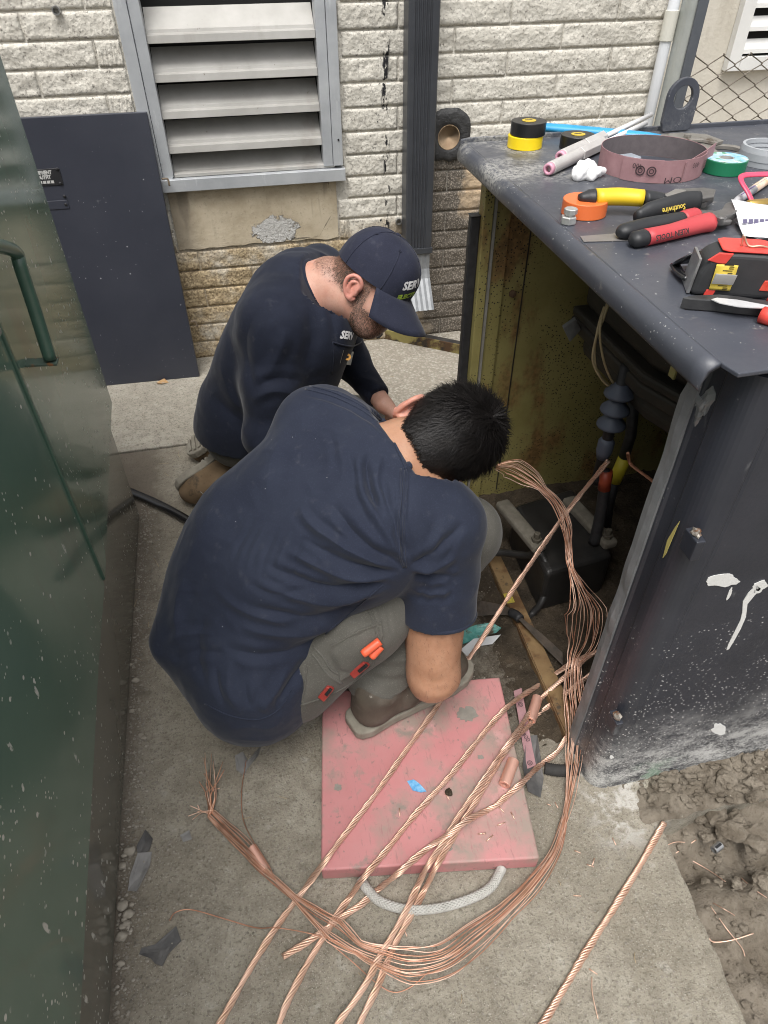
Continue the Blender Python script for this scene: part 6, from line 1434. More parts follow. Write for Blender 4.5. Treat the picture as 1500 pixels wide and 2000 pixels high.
for k in range(NW):
    x0 = -1+2*(k+.5)/NW; ph = rnd.uniform(0, 6.28); e0 = rnd.uniform(-.15, .15); q = []
    skip = rnd.choice((0, 0, 0, 3, 8)); end = len(path)
    for i in range(skip, end):
        t, s_, u_ = S_[i]; tw = i/SUBD*.34
        a = x0*math.cos(tw*.8+e0)+.6*noise.noise(Vector((i*.022, k*5.7, 1))); b = math.sin(tw+ph*.2)*.3*(1-abs(x0)) + .4*noise.noise(Vector((i*.03, k*3.3, 7)))
        p = path[i]+s_*a*rr[i]*1.7+u_*b*rr[i]; p.z = max(p.z, .0022); q.append(p)
    if end == len(path):                        # frayed tips: two tufts
        tx, ty = ((rnd.uniform(376, 438), rnd.uniform(1470, 1540)) if k % 4 else (rnd.uniform(358, 388), rnd.uniform(1568, 1602)))
        tz = rnd.uniform(.01, .05); m1 = P(rnd.uniform(398, 424) if k % 4 else 396, 1552 if k % 4 else 1588, tz*.6); q += spline([q[-1], m1+V(rnd.uniform(-.004, .004), rnd.uniform(-.004, .004), 0), P(tx, ty, tz)], 6)[1:]
    q = [z+V(noise.noise(Vector((j_*.11, k, 2))), noise.noise(Vector((j_*.11, k, 9))), 0)*.0022 for j_, z in enumerate(q)]
    MB().tube(q, .00092, 5).build('wire', (M_COP, M_COPD, M_COP, M_COPM)[k % 4], bd, smooth=True)
def wire(pts, label, r=.0011, m=M_COP, grp='stray copper wires'):
    o = MB().tube(spline(pts, 8), r, 5).build('copper_wire', m, smooth=True); return tag(o, label, 'wire', grp)
wire([P(331, 1798, .004), P(343, 1782, .012), P(375, 1777, .010), P(440, 1795, .004), P(500, 1812, .004), P(540, 1812, .016), P(600, 1822, .02), P(660, 1838, .022)], 'single bent copper wire curling left from the bundle over the slab', m=M_COPD)
wire([P(481, 1484, .004), P(472, 1545, .004), P(475, 1600, .006), P(497, 1648, .020), P(525, 1690, .024), P(538, 1722, .022)], 'single thin copper wire arching up past the fallen copper sleeve', r=.0009, m=M_COPD)
wire([P(640, 1838, .02), P(690, 1880, .008), P(735, 1920, .006), P(770, 1938, .004), P(805, 1926, .005), P(840, 1895, .012)], 'single copper wire looping below the bundle at the bottom of the picture', r=.0009, m=M_COPD)
wire([P(1156, 1908, .002), P(1157, 1940, .003), P(1168, 1990, .002)], 'short straight copper wire lying on the slab near the right cable', r=.0011)
tz_ = lambda x, y: trench(P(x, y, -.08).x, P(x, y, -.08).y)+.004
def tw_(l): return [P(x, y, tz_(x, y)+.004*(i % 2)) for i, (x, y) in enumerate(l)]
wire(tw_([(1302, 1676), (1330, 1660), (1360, 1640)]), 'straight copper wire offcut bridging the trench beside the slab corner')
wire(tw_([(1347, 1678), (1385, 1700), (1417, 1722)]), 'copper wire offcut lying on the big clod in the trench')
wire(tw_([(1388, 1770), (1420, 1815), (1448, 1850), (1455, 1868)]), 'long copper wire offcut running down the trench floor')
wire(tw_([(1382, 1830), (1395, 1840), (1430, 1836), (1472, 1823)]), 'curved copper wire offcut crossing another on the trench floor', r=.0014)
wire(tw_([(1393, 1764), (1415, 1776), (1435, 1788)]), 'short copper wire offcut above the crossed pair in the trench')
wire(tw_([(1448, 1715), (1475, 1738), (1500, 1755)]), 'copper wire offcut at the right edge of the trench')
wire(tw_([(1296, 1654), (1318, 1645), (1338, 1645)]), 'curved copper wire offcut at the slab corner', r=.0009)
# cut stubs on the board and slab
STUB = [(869, 1549, 878, 1562), (780, 1578, 781, 1594), (972, 1573, 985, 1587), (942, 1628, 949, 1629), (950, 1643, 963, 1631), (971, 1612, 987, 1606), (933, 1629, 949, 1627), (998, 1586, 1005, 1600), (945, 1585, 953, 1590), (976, 1572, 984, 1562)]
for a, b, c, d in STUB:
    tag(MB().tube([P(a, b, ZB+.0014), P(c, d, ZB+.0014)], .0012, 6).build('copper_stub', M_COP, smooth=True), 'tiny cut stub of copper wire lying on the pink board', 'wire stub', 'copper stubs on the board')
for a, b, c, d in [(1122, 1661, 1134, 1666), (1146, 1688, 1160, 1693), (1157, 1690, 1161, 1676), (1120, 1749, 1135, 1750), (1196, 1636, 1203, 1650), (1150, 1892, 1167, 1903), (1068, 1570, 1076, 1573), (1084, 1567, 1090, 1578), (789, 1815, 795, 1829)]:
    tag(MB().tube([P(a, b, .0014), P(c, d, .0014)], .0012, 6).build('copper_stub', M_COP, smooth=True), 'tiny cut stub of copper wire lying on the concrete slab', 'wire stub', 'copper stubs on the slab')
# copper sleeves
def sleeve(a, b, za, zb2, r, label):
    a, b = P(*a, za), P(*b, zb2); d = b-a; mb = MB().lathe([(r*.55, 0), (r, 0), (r, d.length), (r*.55, d.length), (r*.55, 0)], a, d, 24); m2 = mb.build('copper_sleeve', M_SLEEVE, smooth=False, bevel=.0006); return tag(m2, label, 'copper sleeve', 'copper sleeves')
sleeve((985, 1533), (1003, 1485), ZB+.0125, ZB+.0125, .0125, 'hollow copper sleeve lying on the right edge of the pink board')
sleeve((492, 1655), (519, 1700), .0105, .0105, .0105, 'copper sleeve lying on the slab under the loose wires at the left')
sleeve((1036, 1408), (1050, 1362), .0125, .014, .0125, 'copper sleeve lying behind the cables near the rusty base angle')
rs_ = random.Random(21)
for (x, y) in ((300, 1090), (276, 1150), (262, 1185), (290, 1215), (276, 1290), (350, 880), (310, 905), (330, 930), (770, 735), (830, 770), (700, 1900), (560, 1560), (1090, 1720), (1240, 1860), (470, 1600), (900, 1960)):
    a_ = rs_.uniform(0, 6.28); L_ = rs_.uniform(10, 24); q = [P(x, y, .0015), P(x+L_*.5*math.cos(a_)+rs_.uniform(-3, 3), y+L_*.5*math.sin(a_), .005), P(x+L_*math.cos(a_), y+L_*math.sin(a_), .0015)]
    tag(MB().tube(spline(q, 4), .0007, 4).build('dry_straw', MATS.get('dry_straw') or mat('dry_straw', (.22, .16, .09), (.42, .34, .22), ns=30, rough=.8)), 'thin dry plant straw lying on the dusty concrete', 'straw', 'dry straws on the slab')
# blue wrapper, dried leaf bit, dark lump
pts = [P(x, y, ZB+.0012) for x, y in ((795, 1526), (808, 1523), (818, 1530), (824, 1536), (833, 1546), (822, 1548), (806, 1544))]
wp = tag(MB().prism(list(reversed(pts)), (0, 0, .0016)).build('wrapper', mat('blue_foil', (.04, .26, .55), (.25, .50, .72), ns=120, rough=.3)), 'small torn blue wrapper on the pink board', 'wrapper')
v, f = rock(P(877, 1547, ZB+.004), .009, 4, (.9, 1, .4), 2, .5); tag(obj('dirt_lump', v, f, M_DARKSOIL), 'small brown lump of dirt on the pink board', 'dirt lump')
# sandpaper strips
M_SAND = mat('plum_sandpaper', (.30, .165, .175), (.36, .21, .22), ns=40, rough=.9, bump=.3, bs=400); M_SANDB = mat('sandpaper_grey_face', (.11, .095, .10), (.14, .12, .125), ns=60, rough=.9, bump=.3, bs=400); M_INK = mat('dark_ink', (.05, .03, .035), rough=.8)
sp_ = [P(1003, 1350, .012), P(1012, 1400, .010), P(1020, 1450, .008), P(1030, 1502, .006)]
sq = MB(); w = V(.022, .004, 0); vs = []
for p in spline(sp_, 6): vs += [p, p+w, p+w+V(0, 0, .0012), p+V(0, 0, .0012)]
n = len(vs)//4; sq.add(vs, [(3, 2, 1, 0), (4*n-4, 4*n-3, 4*n-2, 4*n-1)]+[(4*i+k, 4*i+(k+1) % 4, 4*i+4+(k+1) % 4, 4*i+4+k) for i in range(n-1) for k in range(4)])
ss = tag(sq.build('sandpaper_strip', M_SAND), 'flat plum sandpaper strip lying beside the pink board', 'sandpaper')
def ringmark(c, ex, ey, r, parent, m=M_INK):
    mb = MB()
    for rr_ in ((.75, 1.), (.32, .5)):
        vs = [Vector(c)+Vector(ex)*math.cos(a)*r*q+Vector(ey)*math.sin(a)*r*q for a in [2*math.pi*k/18 for k in range(18)] for q in rr_]; mb.add(vs, [(2*k, 2*k+1, (2*k+3) % 36, (2*k+2) % 36) for k in range(18)])
    return mb.build('printed_ring', m, parent)
for (x, y) in ((1017, 1376), (1035, 1490)): ringmark(P(x, y, .0135 if y < 1400 else .009), (1, 0, 0), (0, 1, 0), .006, ss)
text_on('printed_grit', '400', .016, P(1027, 1440, .0105), V(.25, -1, 0), V(1, .25, 0), M_INK, ss)
# torn rubber tape pieces on the slab
M_TAPEB = mat('dusty_black_tape', (.05, .05, .051), (.125, .12, .115), ns=25, rough=.6, bump=.5, bs=60); M_TAPEG = mat('grey_dusty_tape', (.16, .155, .15), (.26, .255, .245), ns=25, rough=.7, bump=.6, bs=50)
def scrap(outline, m, label, cat, curl=.012, seed=1, z=.002, name='tape_scrap', th=.0012):
    ps = [P(x, y, z) for x, y in outline]; c = sum(ps, Vector())/len(ps); k = len(ps); mb = MB(); rows = 4
    for r in range(rows+1):
        t = r/rows
        for p in ps:
            q = c.lerp(p, t); q.z = z+curl*t*t*(.5+.5*math.sin(seed*1.7+(p-c).to_2d().angle_signed(Vector((1, 0)))*2))+.003*abs(noise.noise(q*60)); mb.v.append(tuple(q))
    for r in range(rows):
        for i in range(k): mb.f.append((r*k+i, r*k+(i+1) % k, (r+1)*k+(i+1) % k, (r+1)*k+i) if r else (0, (r+1)*k+(i+1) % k, (r+1)*k+i))
    o = mb.build(name, m); md = o.modifiers.new('solid', 'SOLIDIFY'); md.thickness = th; return tag(o, label, cat)
scrap([(284, 1620), (299, 1640), (292, 1662), (270, 1672), (268, 1655)], M_TAPEB, 'black tape scrap with a folded end by the green cabinet', 'tape scrap', .006, 1)
scrap([(270, 1668), (297, 1664), (293, 1690), (280, 1720), (268, 1742), (250, 1740), (254, 1712)], M_TAPEG, 'crumpled grey tape scrap below the black one by the green cabinet', 'tape scrap', .007, 2)
scrap([(345, 1810), (354, 1838), (330, 1862), (318, 1888), (305, 1884), (295, 1872), (272, 1864), (276, 1852), (304, 1845), (325, 1828)], M_TAPEB, 'torn star-shaped black tape scrap on the slab', 'tape scrap', .005, 3)
scrap([(1020, 1500), (1028, 1440), (1048, 1440), (1052, 1470), (1062, 1520), (1055, 1560), (1030, 1550)], M_TAPEB, 'crumpled black tape strip beside the pink board', 'tape scrap', .014, 4)
scrap([(460, 1480), (475, 1470), (480, 1490), (500, 1475), (512, 1455), (505, 1480), (485, 1500), (476, 1515), (462, 1505)], mat('clear_film', (.17, .165, .16), (.24, .235, .225), ns=30, rough=.15, spec=.8), 'thin crumpled clear plastic film on the slab behind the bundle', 'film scrap', .01, 5, th=.0004)
scrap([(352, 1632), (370, 1622), (375, 1640), (358, 1645)], M_TAPEG, 'small flat grey tape fragment on the slab left of the wire tips', 'tape scrap', .004, 6)
scrap([(305, 747), (322, 744), (330, 748), (318, 752), (308, 752)], mat('dry_leaf', (.33, .19, .08), (.42, .27, .13), ns=60, rough=.8), 'small dry brown leaf under the leaning panel', 'leaf', .012, 7, name='dry_leaf', th=.0006)
# black rubber sleeve and hose
tag(MB().tube(spline([P(1064, 1500, .013), P(1078, 1503, .013), P(1095, 1505, .013), P(1112, 1504, .013), P(1130, 1502, .013)], 8), [.0125+.0012*(i % 2) for i in range(33)], 20).build('rubber_sleeve', mat('ribbed_black_rubber', (.022, .021, .020), (.04, .038, .035), ns=30, rough=.85, bump=.5, bs=300), smooth=True), 'short black rubber sleeve between the pink board and the cabinet corner', 'rubber sleeve')
tag(MB().tube(spline([P(225, 948, .014), P(258, 962, .016), P(300, 980, .018), P(345, 1003, .018), P(385, 1030, .016), P(430, 1080, .014)], 8), .0135, 16).build('hose', mat('glossy_black_hose', (.01, .01, .011), (.016, .016, .017), ns=20, rough=.25), smooth=True), 'glossy black hose running from the green cabinet behind the squatting man', 'hose')
# teal wrapper and white tag
tl = scrap([(888, 1245), (905, 1232), (930, 1222), (960, 1222), (978, 1232), (968, 1240), (935, 1246), (905, 1262), (890, 1262)], mat('teal_film', (.05, .24, .22), (.16, .40, .36), ns=60, rough=.35, stain=((.10, .07, .045), 40, .55, .65)), 'torn teal wrapper on the dirt beside the man\'s elbow', 'wrapper', .012, 8, name='wrapper')
tag(MB().prism([P(x, y, .012) for x, y in ((978, 1240), (962, 1258), (935, 1262), (905, 1288), (896, 1272), (925, 1248))], (0, 0, .0012)).build('paper_tag', mat('white_tag', (.55, .56, .57), (.62, .63, .64), ns=30, rough=.5)), 'white card tag lying under the leftmost cable', 'tag')
# old dark stranded conductor across the base angle
mb = MB(); rnd = random.Random(4)
for k in range(14):
    o_ = (k-6.5)*.0042
    l = [(890+rnd.uniform(-8, 8), 1188+o_*700, .02), (940, 1188+o_*500, .03), (985, 1192+o_*300, .036), (1008, 1202+o_*150, .045), (1030, 1222+o_*200, .05), (1060, 1250+o_*350, .045), (1100, 1288+o_*420, .04)]
    mb.tube(spline([P(*q) for q in l], 6), .0013, 5)
oc = thing('old_conductor', 'dark oxidised strands of an old conductor lying across the rusty base angle', 'conductor', P(1000, 1200, 0)); mb.build('strands', mat('oxidised_strands', (.05, .043, .036), (.11, .085, .065), ns=40, rough=.6, metal=.4), oc, smooth=True)
MB().tube(spline([P(998, 1196, .038), P(1008, 1201, .045), P(1016, 1209, .048)], 3), .0125, 12).build('tie', M_RUBBER, oc, smooth=True)
# rusty yellow channel on the ground by the wall
a, b = P(700, 652), P(896, 692); d = (b-a).normalized(); s_ = V(-d.y, d.x, 0)
M_CHAN = mat('rusty_yellow_channel', (.20, .17, .055), (.26, .22, .08), ns=10, rough=.6, bump=.3, stain=[((.06, .03, .012), 9, .48, .6), ((.02, .016, .012), 20, .56, .62)])
chn = thing('steel_channel', 'rusty yellow steel channel lying on the ground below the downspout', 'steel channel', (a+b)/2)
MB().box((a+b)/2+V(0, 0, .024), ((b-a).length+.1, .006, .046), d, s_, (0, 0, 1)).build('web', M_CHAN, chn, bevel=.001)
MB().box((a+b)/2+V(0, 0, .044)+s_*.018, ((b-a).length+.1, .030, .005), d, s_, (0, 0, 1)).build('flange', mat('black_edge_paint', (.02, .02, .022), (.05, .045, .04), ns=20, rough=.5), chn, bevel=.001)
# small grey metal clip in the trench
p = P(1397, 1660, -.05); ck = thing('metal_clip', 'small grey metal clip lying on the clod in the trench', 'clip', p)
MB().lathe([(.006, -.011), (.0085, -.011), (.0085, .011), (.006, .011), (.006, -.011)], p+V(0, 0, .012), (1, .35, 0), 14).build('barrel', M_STEEL, ck); MB().box(p+V(.0, .0, .021), (.016, .005, .003), (1, .35, 0), (-.35, 1, 0)).build('bar', M_BLKPL, ck)

# ================================================================== THINGS ON THE LID
def LP(x, y, dz=0.): return P(x, y, ZT+dz)
def tape_roll(px, py, dz, r, h, m, core, label, face=None, dx=0):
    c = LP(px, py) + V(dx, 0, dz+.0005); t = thing('tape_roll', label, 'tape roll', c, 'rolls of electrical tape')
    ri = r*.36 if core is not None else r*.3
    MB().lathe([(ri, 0), (r-.0008, 0), (r, .0008), (r, h-.0008), (r-.0008, h), (ri, h), (ri, 0)], c, n=48).build('tape', m, t, smooth=False, bevel=.0004)
    if core is not None: MB().lathe([(ri*.86, .0005), (ri-.0003, .0005), (ri-.0003, h+.0003), (ri*.86, h+.0003), (ri*.86, .0005)], c, n=32).build('core', core, t)
    if face is not None: MB().lathe([(0, h*.5), (ri*.85, h*.5), (ri*.85, h*.5+.0008), (0, h*.5+.0008)], c, n=32).build('core_label', face, t)
    return t, c
def tape_m(n, c): return mat('tape_'+n, c, tuple(q*1.15 for q in c), ns=8, rough=.32, bump=.05, bs=300)
M_CORE_Y = mat('yellow_core_label', (.62, .46, .05), (.50, .34, .04), ns=300, rough=.5); M_CORE_B = mat('blue_core_label', (.03, .11, .28), (.05, .17, .36), ns=200, rough=.5); M_CARD = mat('card_core', (.42, .40, .36), rough=.7)
MT_Y, MT_K, MT_O, MT_G = tape_m('yellow', (.85, .62, .015)), tape_m('black', (.013, .013, .014)), tape_m('orange', (.72, .16, .045)), tape_m('green', (.012, .16, .075))
RT = .0385
tape_roll(1024, 287, 0, RT, .0245, MT_Y, M_CARD, 'yellow tape roll standing under a black one at the lid\'s back left corner', None)
t_, c_ = tape_roll(1024, 287, .0253, RT, .0265, MT_K, M_CARD, 'black tape roll stacked on top of the yellow roll', M_CORE_Y, dx=.004)
MB().lathe([(.0, .0267), (RT*.40, .0267), (RT*.40, .0274), (0, .0274)], c_, n=32).build('round_label', M_CORE_Y, t_)
MB().box(c_+V(0, .002, .0277), (.016, .004, .0004)).build('label_print', M_BLKPL, t_)
t_, c_ = tape_roll(1125, 289, 0, RT*.97, .027, MT_K, M_CARD, 'single black tape roll lying on the lid beside the blue bar', M_CORE_Y)
MB().lathe([(0, .0272), (RT*.40, .0272), (RT*.40, .0278), (0, .0278)], c_, n=32).build('round_label', M_CORE_Y, t_); MB().box(c_+V(0, .002, .0281), (.016, .004, .0004)).build('label_print', M_BLKPL, t_)
tape_roll(1139, 418, 0, .0385, .025, MT_O, M_CARD, 'orange tape roll under the yellow handle of the wire strippers', M_CORE_B)
t_, c_ = tape_roll(1411, 335, 0, .0415, .025, MT_G, M_CARD, 'green tape roll with a blue and white patterned face', M_CORE_B)
MB().lathe([(.015, .0252), (.0405, .0252), (.0405, .0257), (.015, .0257), (.015, .0252)], c_, n=40).build('printed_face', mat('blue_white_print', (.12, .40, .62), (.62, .68, .66), ns=60, rough=.5, stain=((.10, .30, .16), 45, .55, .58)), t_)
# blue bar
M_BLUE = mat('scuffed_blue_plastic', (.02, .26, .52), (.04, .33, .60), ns=14, rough=.4, bump=.1, bs=60, stain=((.02, .10, .20), 60, .64, .7))
a, b = LP(1030, 246, .012), LP(1290, 268, .012); d = (b-a).normalized(); s_ = V(-d.y, d.x, 0)
pth = [a+(b-a)*t for t in (0, .02, .1, .3, .5, .7, .9, 1)]
tag(MB().tube(pth, [.008, .012, .0145, .016, .0155, .0145, .013, .009], 14, flat=(1.0, .62)).build('pry_bar_handle', M_BLUE, smooth=True), 'long scuffed blue plastic bar lying along the back of the lid', 'bar')
# two burnishing tools
M_NICK = mat('nickel_tool', (.50, .48, .46), (.60, .58, .56), ns=20, rough=.4, metal=.25); M_CERA = mat('pink_ceramic', (.62, .30, .40), (.68, .36, .45), ns=20, rough=.4); M_ROD = mat('white_rod', (.66, .66, .66), (.72, .72, .72), ns=8, rough=.4)
for (a, b, e, dz, lab) in (((1070, 331), (1178, 280), (1262, 240), .013, 'front one of two metal probe tools with pink ceramic tips'), ((1093, 307), (1178, 268), (1272, 224), .018, 'rear one of two metal probe tools with pink ceramic tips')):
    A_, B2, E2_ = LP(*a, dz), LP(*b, dz), LP(*e, dz+.006); d = (B2-A_).normalized(); Lb = (B2-A_).length; t = thing('probe_tool', lab, 'probe tool', A_-V(0, 0, dz), 'probe tools')
    MB().lathe([(.006, .004), (.0062, 0), (.0105, 0), (.0112, .003), (.0112, .012), (.006, .012), (.006, .004)], A_, d, 24).build('ceramic_tip', M_CERA, t, smooth=True)
    MB().lathe([(.0095, .010), (.0125, .011), (.0125, Lb*.50), (.0115, Lb*.54), (.0095, Lb*.54)], A_, d, 24).build('collar', M_NICK, t, smooth=False, bevel=.0005)
    MB().lathe([(.0095, Lb*.545), (.0145, Lb*.55), (.0145, Lb*.98), (.012, Lb)], A_, d, 6).build('hex_body', M_NICK, t, bevel=.0008)
    MB().tube([B2, E2_], .0052, 12).build('rod', M_ROD, t, smooth=True)
# tissue
s = SDF(LP(1145, 345)-V(.05, .05, .01), LP(1145, 345)+V(.06, .05, .06), .003); c = LP(1143, 350)
for dx, dy, dz, r in ((-.012, 0, .014, .016), (.006, .006, .018, .015), (.02, .0, .012, .012), (.034, .006, .010, .008), (-.006, .012, .022, .010), (.008, -.012, .009, .010), (-.02, -.004, .01, .011)): s.rc(c+V(dx, dy, dz), c+V(dx+.006, dy+.004, dz), r, r*.8, .006)
v, f = s.mesh(); v = cloth_noise(v, f, .004, 70, 3); v = cloth_noise(v, f, .0018, 160, 5); v[:, 2] = np.maximum(v[:, 2], ZT+.0005); tag(obj('tissue', v, f, mat('white_tissue', (.80, .80, .80), rough=.9), smooth=True), 'crumpled white tissue lying in front of the sandpaper coil', 'tissue')
# sandpaper coil
c = LP(1266, 330); R0 = .104; pts = []
for k in range(0, 71):
    a = -2.6+k/70*(2*math.pi*1.12); r = R0*(1-.0006*k)
    pts.append(c+V(math.cos(a)*r*1.0, math.sin(a)*r*.98, .001))
tail_ = [pts[-1]]
sc_ = thing('sandpaper_coil', 'coil of plum sandpaper strip standing on edge on the lid', 'sandpaper', c)
hS = .040
c_in = solid_strip(pts, V(0, 0, 1), hS, .0012); o = c_in.build('strip', M_SAND, sc_)
MB().strip([c+(p-c)*.992+V(0, 0, .0005) for p in pts], V(0, 0, 1), hS-.001).build('grit_face', M_SANDB, o)
tl_ = spline([LP(1330, 357, .001), LP(1350, 344, .003), LP(1370, 331, .008), LP(1388, 317, .013)], 5); solid_strip(tl_, V(0, 0, 1), hS*.9, .0012).build('strip_end', M_SAND, sc_)
for (px, txt, up_) in ((1245, '400', 1), (1335, '400', -1)):
    a_ = math.atan2(LP(px, 350).y-c.y, LP(px, 350).x-c.x); a_ = -abs(a_); n_ = V(math.cos(a_), math.sin(a_), 0); ex = V(-n_.y, n_.x, 0)
    text_on('printed_grit', txt, .013, c+n_*(R0*.985+.002)+V(0, 0, .030), -ex, V(0, 0, -1), M_INK, o, off=.001)
text_on('printed_mark', 'OM', .016, c+V(math.cos(-1.63), math.sin(-1.63), 0)*(R0*.985+.002)+V(0, 0, .008), V(-1, 0, 0), V(0, 0, -1), M_INK, o, off=.001, squash=1.5)
for ang in (-2.25, -2.05, -.75):
    n_ = V(math.cos(ang), math.sin(ang), 0); ringmark(c+n_*(R0*.985+.0022)+V(0, 0, .022), V(-n_.y, n_.x, 0), (0, 0, 1), .009, o)
pm = [LP(1316, 355, .014), LP(1350, 318, .030)]
MB().prism([LP(1315, 352, .004), LP(1322, 356, .001), LP(1332, 349, .006), LP(1352, 320, .016), LP(1350, 312, .030), LP(1322, 336, .020)], V(.0006, -.0008, 0)).build('masking_tape_flap', mat('masking_tape', (.60, .54, .38), (.66, .60, .44), ns=30, rough=.6), sc_)
# scoop inside the coil
a, b = LP(1242, 328, .012), LP(1330, 322, .012); d = (b-a).normalized(); s_ = V(-d.y, d.x, 0); mb = MB()
for i in range(9):
    t = i/8; r = .015*(1-.55*t)
    for k in range(10): an = math.pi*k/9; mb.v.append(tuple(a+d*(t*.095)+s_*math.cos(an)*r+V(0, 0, math.sin(an)*r-.008)))
mb.f = [(i*10+k, i*10+k+1, i*10+11+k, i*10+10+k) for i in range(8) for k in range(9)]
o = mb.build('metal_ferrule', mat('chrome', (.72, .72, .72), rough=.14, metal=1.), smooth=True); md = o.modifiers.new('solid', 'SOLIDIFY'); md.thickness = .0015; tag(o, 'shiny tapered metal ferrule lying inside the sandpaper coil', 'ferrule')
tag(MB().box(LP(1220, 310, .006), (.06, .035, .010), (1, .2, 0), (-.2, 1, 0)).build('plastic_tray', mat('translucent_plastic', (.30, .33, .37), (.36, .39, .43), ns=8, rough=.25), bevel=.003), 'grey translucent plastic piece inside the sandpaper coil', 'plastic piece')
# split bolt
c = LP(1109, 437); t = thing('split_bolt', 'silver split-bolt connector standing in front of the orange tape', 'bolt', c)
M_TIN = mat('tinned_metal', (.50, .50, .48), (.62, .62, .60), ns=60, rough=.4, metal=.6)
MB().lathe([(.0125, .0005), (.0135, .002), (.0135, .0115), (.0125, .013)], c, n=6, a0=.3).build('nut', M_TIN, t, bevel=.0006); MB().lathe([(.0085, .0132), (.0085, .016), (.0115, .0162), (.0115, .024), (.010, .025)], c+V(.002, .001, 0), n=8, a0=.5).build('head', M_TIN, t, bevel=.0006)
# thin steel strip
ps = [LP(x, y, .0008) for x, y in ((1133, 462), (1210, 456), (1240, 458), (1240, 470), (1140, 473))]; tag(MB().prism(list(reversed(ps)), (0, 0, .0008)).build('steel_strip', mat('dull_steel_strip', (.24, .23, .22), (.30, .29, .28), ns=20, rough=.45, metal=.5)), 'thin grey steel strip under the red-handled cutters', 'steel strip')
# ---- wire strippers
M_GRIPY = mat('yellow_grip', (.80, .55, .02), (.72, .48, .02), ns=14, rough=.45, stain=((.40, .28, .03), 30, .66, .74)); M_GRIPK = mat('black_grip', (.017, .018, .02), (.026, .027, .029), ns=14, rough=.5); M_TSTEEL = mat('tool_steel', (.16, .155, .15), (.25, .24, .23), ns=40, rough=.4, metal=.7)
ws = thing('wire_strippers', 'wire strippers with one yellow and black grip lying across the orange tape', 'wire strippers', LP(1290, 405))
u1 = [LP(1131, 386, .030), LP(1150, 385, .030), LP(1200, 384, .029), LP(1250, 386, .028), LP(1293, 389, .024)]
def grip(pts, rs, m, par, nm='grip', fl=(1, .8)):
    rs = [q*1.2 for q in rs]; return MB().tube(spline(pts, 4), list(np.interp(np.linspace(0, 1, 4*(len(pts)-1)+1), np.linspace(0, 1, len(rs)), rs)), 16, flat=fl).build(nm, m, par, smooth=True)
grip(u1[:2]+[LP(1162, 385, .030)], [.006, .0125, .0135], M_GRIPK, ws, 'grip_end'); g1 = grip([LP(1163, 385, .030), LP(1210, 384, .029), LP(1256, 387, .028)], [.0138, .0145, .0138], M_GRIPY, ws); grip([LP(1257, 387, .028), LP(1275, 388, .026), LP(1293, 390, .024)], [.0135, .0128, .0115], M_GRIPK, ws, 'grip_end')
g2 = grip([LP(1243, 424, .014), LP(1265, 416, .016), LP(1300, 407, .019), LP(1335, 398, .021), LP(1362, 394, .022)], [.008, .0145, .0155, .0165, .015], M_GRIPK, ws, fl=(.75, 1))
text_on('grip_lettering', 'Southwire', .0125, LP(1304, 411, .0225)+V(0, -.012, .006), (LP(1250, 420)-LP(1350, 398)), V(.0, -.5, -.85), mat('gold_ink', (.60, .46, .06), rough=.5), g2, off=.0035, bold=.0002)
MB().prism([LP(x, y, .020) for x, y in ((1288, 396), (1293, 386), (1330, 376), (1372, 374), (1396, 378), (1392, 392), (1370, 396), (1352, 394), (1320, 396))], (0, 0, .007)).build('jaw', M_TSTEEL, ws, bevel=.0012)
MB().prism([LP(x, y, .010) for x, y in ((1340, 398), (1360, 386), (1388, 386), (1392, 396), (1376, 406), (1352, 408))], (0, 0, .009)).build('jaw', M_TSTEEL, ws, bevel=.0012)
MB().prism([LP(x, y, .028) for x, y in ((1296, 384), (1318, 372), (1340, 374), (1330, 384), (1310, 390))], (0, 0, .003)).build('pivot_plate', mat('bright_steel', (.45, .44, .43), (.58, .57, .56), ns=50, rough=.3, metal=.9), ws, bevel=.001)
sp = [LP(1298+i*.9, 392-i*.25, .026)+V(0, math.cos(i*.9)*.005, math.sin(i*.9)*.005) for i in range(28)]; MB().tube(sp, .0011, 6).build('spring', M_STEEL, ws, smooth=True)
# ---- cable cutters
cc_ = thing('cable_cutters', 'cable cutters with dark red grips lying along the front of the lid', 'cable cutters', LP(1320, 450))
M_GRIPR = mat('dark_red_grip', (.44, .045, .055), (.50, .065, .07), ns=12, rough=.5)
grip([LP(1231, 469, .012), LP(1240, 468, .012), LP(1258, 464, .012)], [.006, .0125, .013], M_GRIPK, cc_, 'grip_end'); g3 = grip([LP(1259, 464, .012), LP(1310, 453, .0125), LP(1365, 438, .0135), LP(1386, 434, .014)], [.0131, .0125, .0145, .0155], M_GRIPR, cc_)
grip([LP(1208, 456, .011), LP(1220, 452, .012), LP(1260, 441, .013), LP(1300, 434, .014), LP(1330, 428, .014)], [.006, .0125, .0125, .0125, .012], M_GRIPK, cc_); grip([LP(1331, 428, .014), LP(1345, 424, .014), LP(1358, 420, .014)], [.0122, .013, .012], M_GRIPR, cc_)
text_on('grip_lettering', 'KLEIN TOOLS', .0115, LP(1302, 458, .014)+V(0, -.012, .004), (LP(1259, 466)-LP(1345, 445)), V(0, -.5, -.85), M_BLKPL, g3, off=.003, bold=.0003)
jw = [LP(x, y, .010) for x, y in ((1384, 440), (1386, 428), (1405, 424), (1412, 412), (1422, 408), (1434, 414), (1438, 426), (1424, 434), (1408, 440))]; MB().prism(jw, (0, 0, .013)).build('jaw', M_TSTEEL, cc_, bevel=.002)
jw = [LP(x, y, .008) for x, y in ((1352, 426), (1360, 418), (1390, 420), (1412, 428), (1428, 440), (1405, 442), (1380, 436))]; MB().prism(jw, (0, 0, .008)).build('jaw', M_TSTEEL, cc_, bevel=.002)
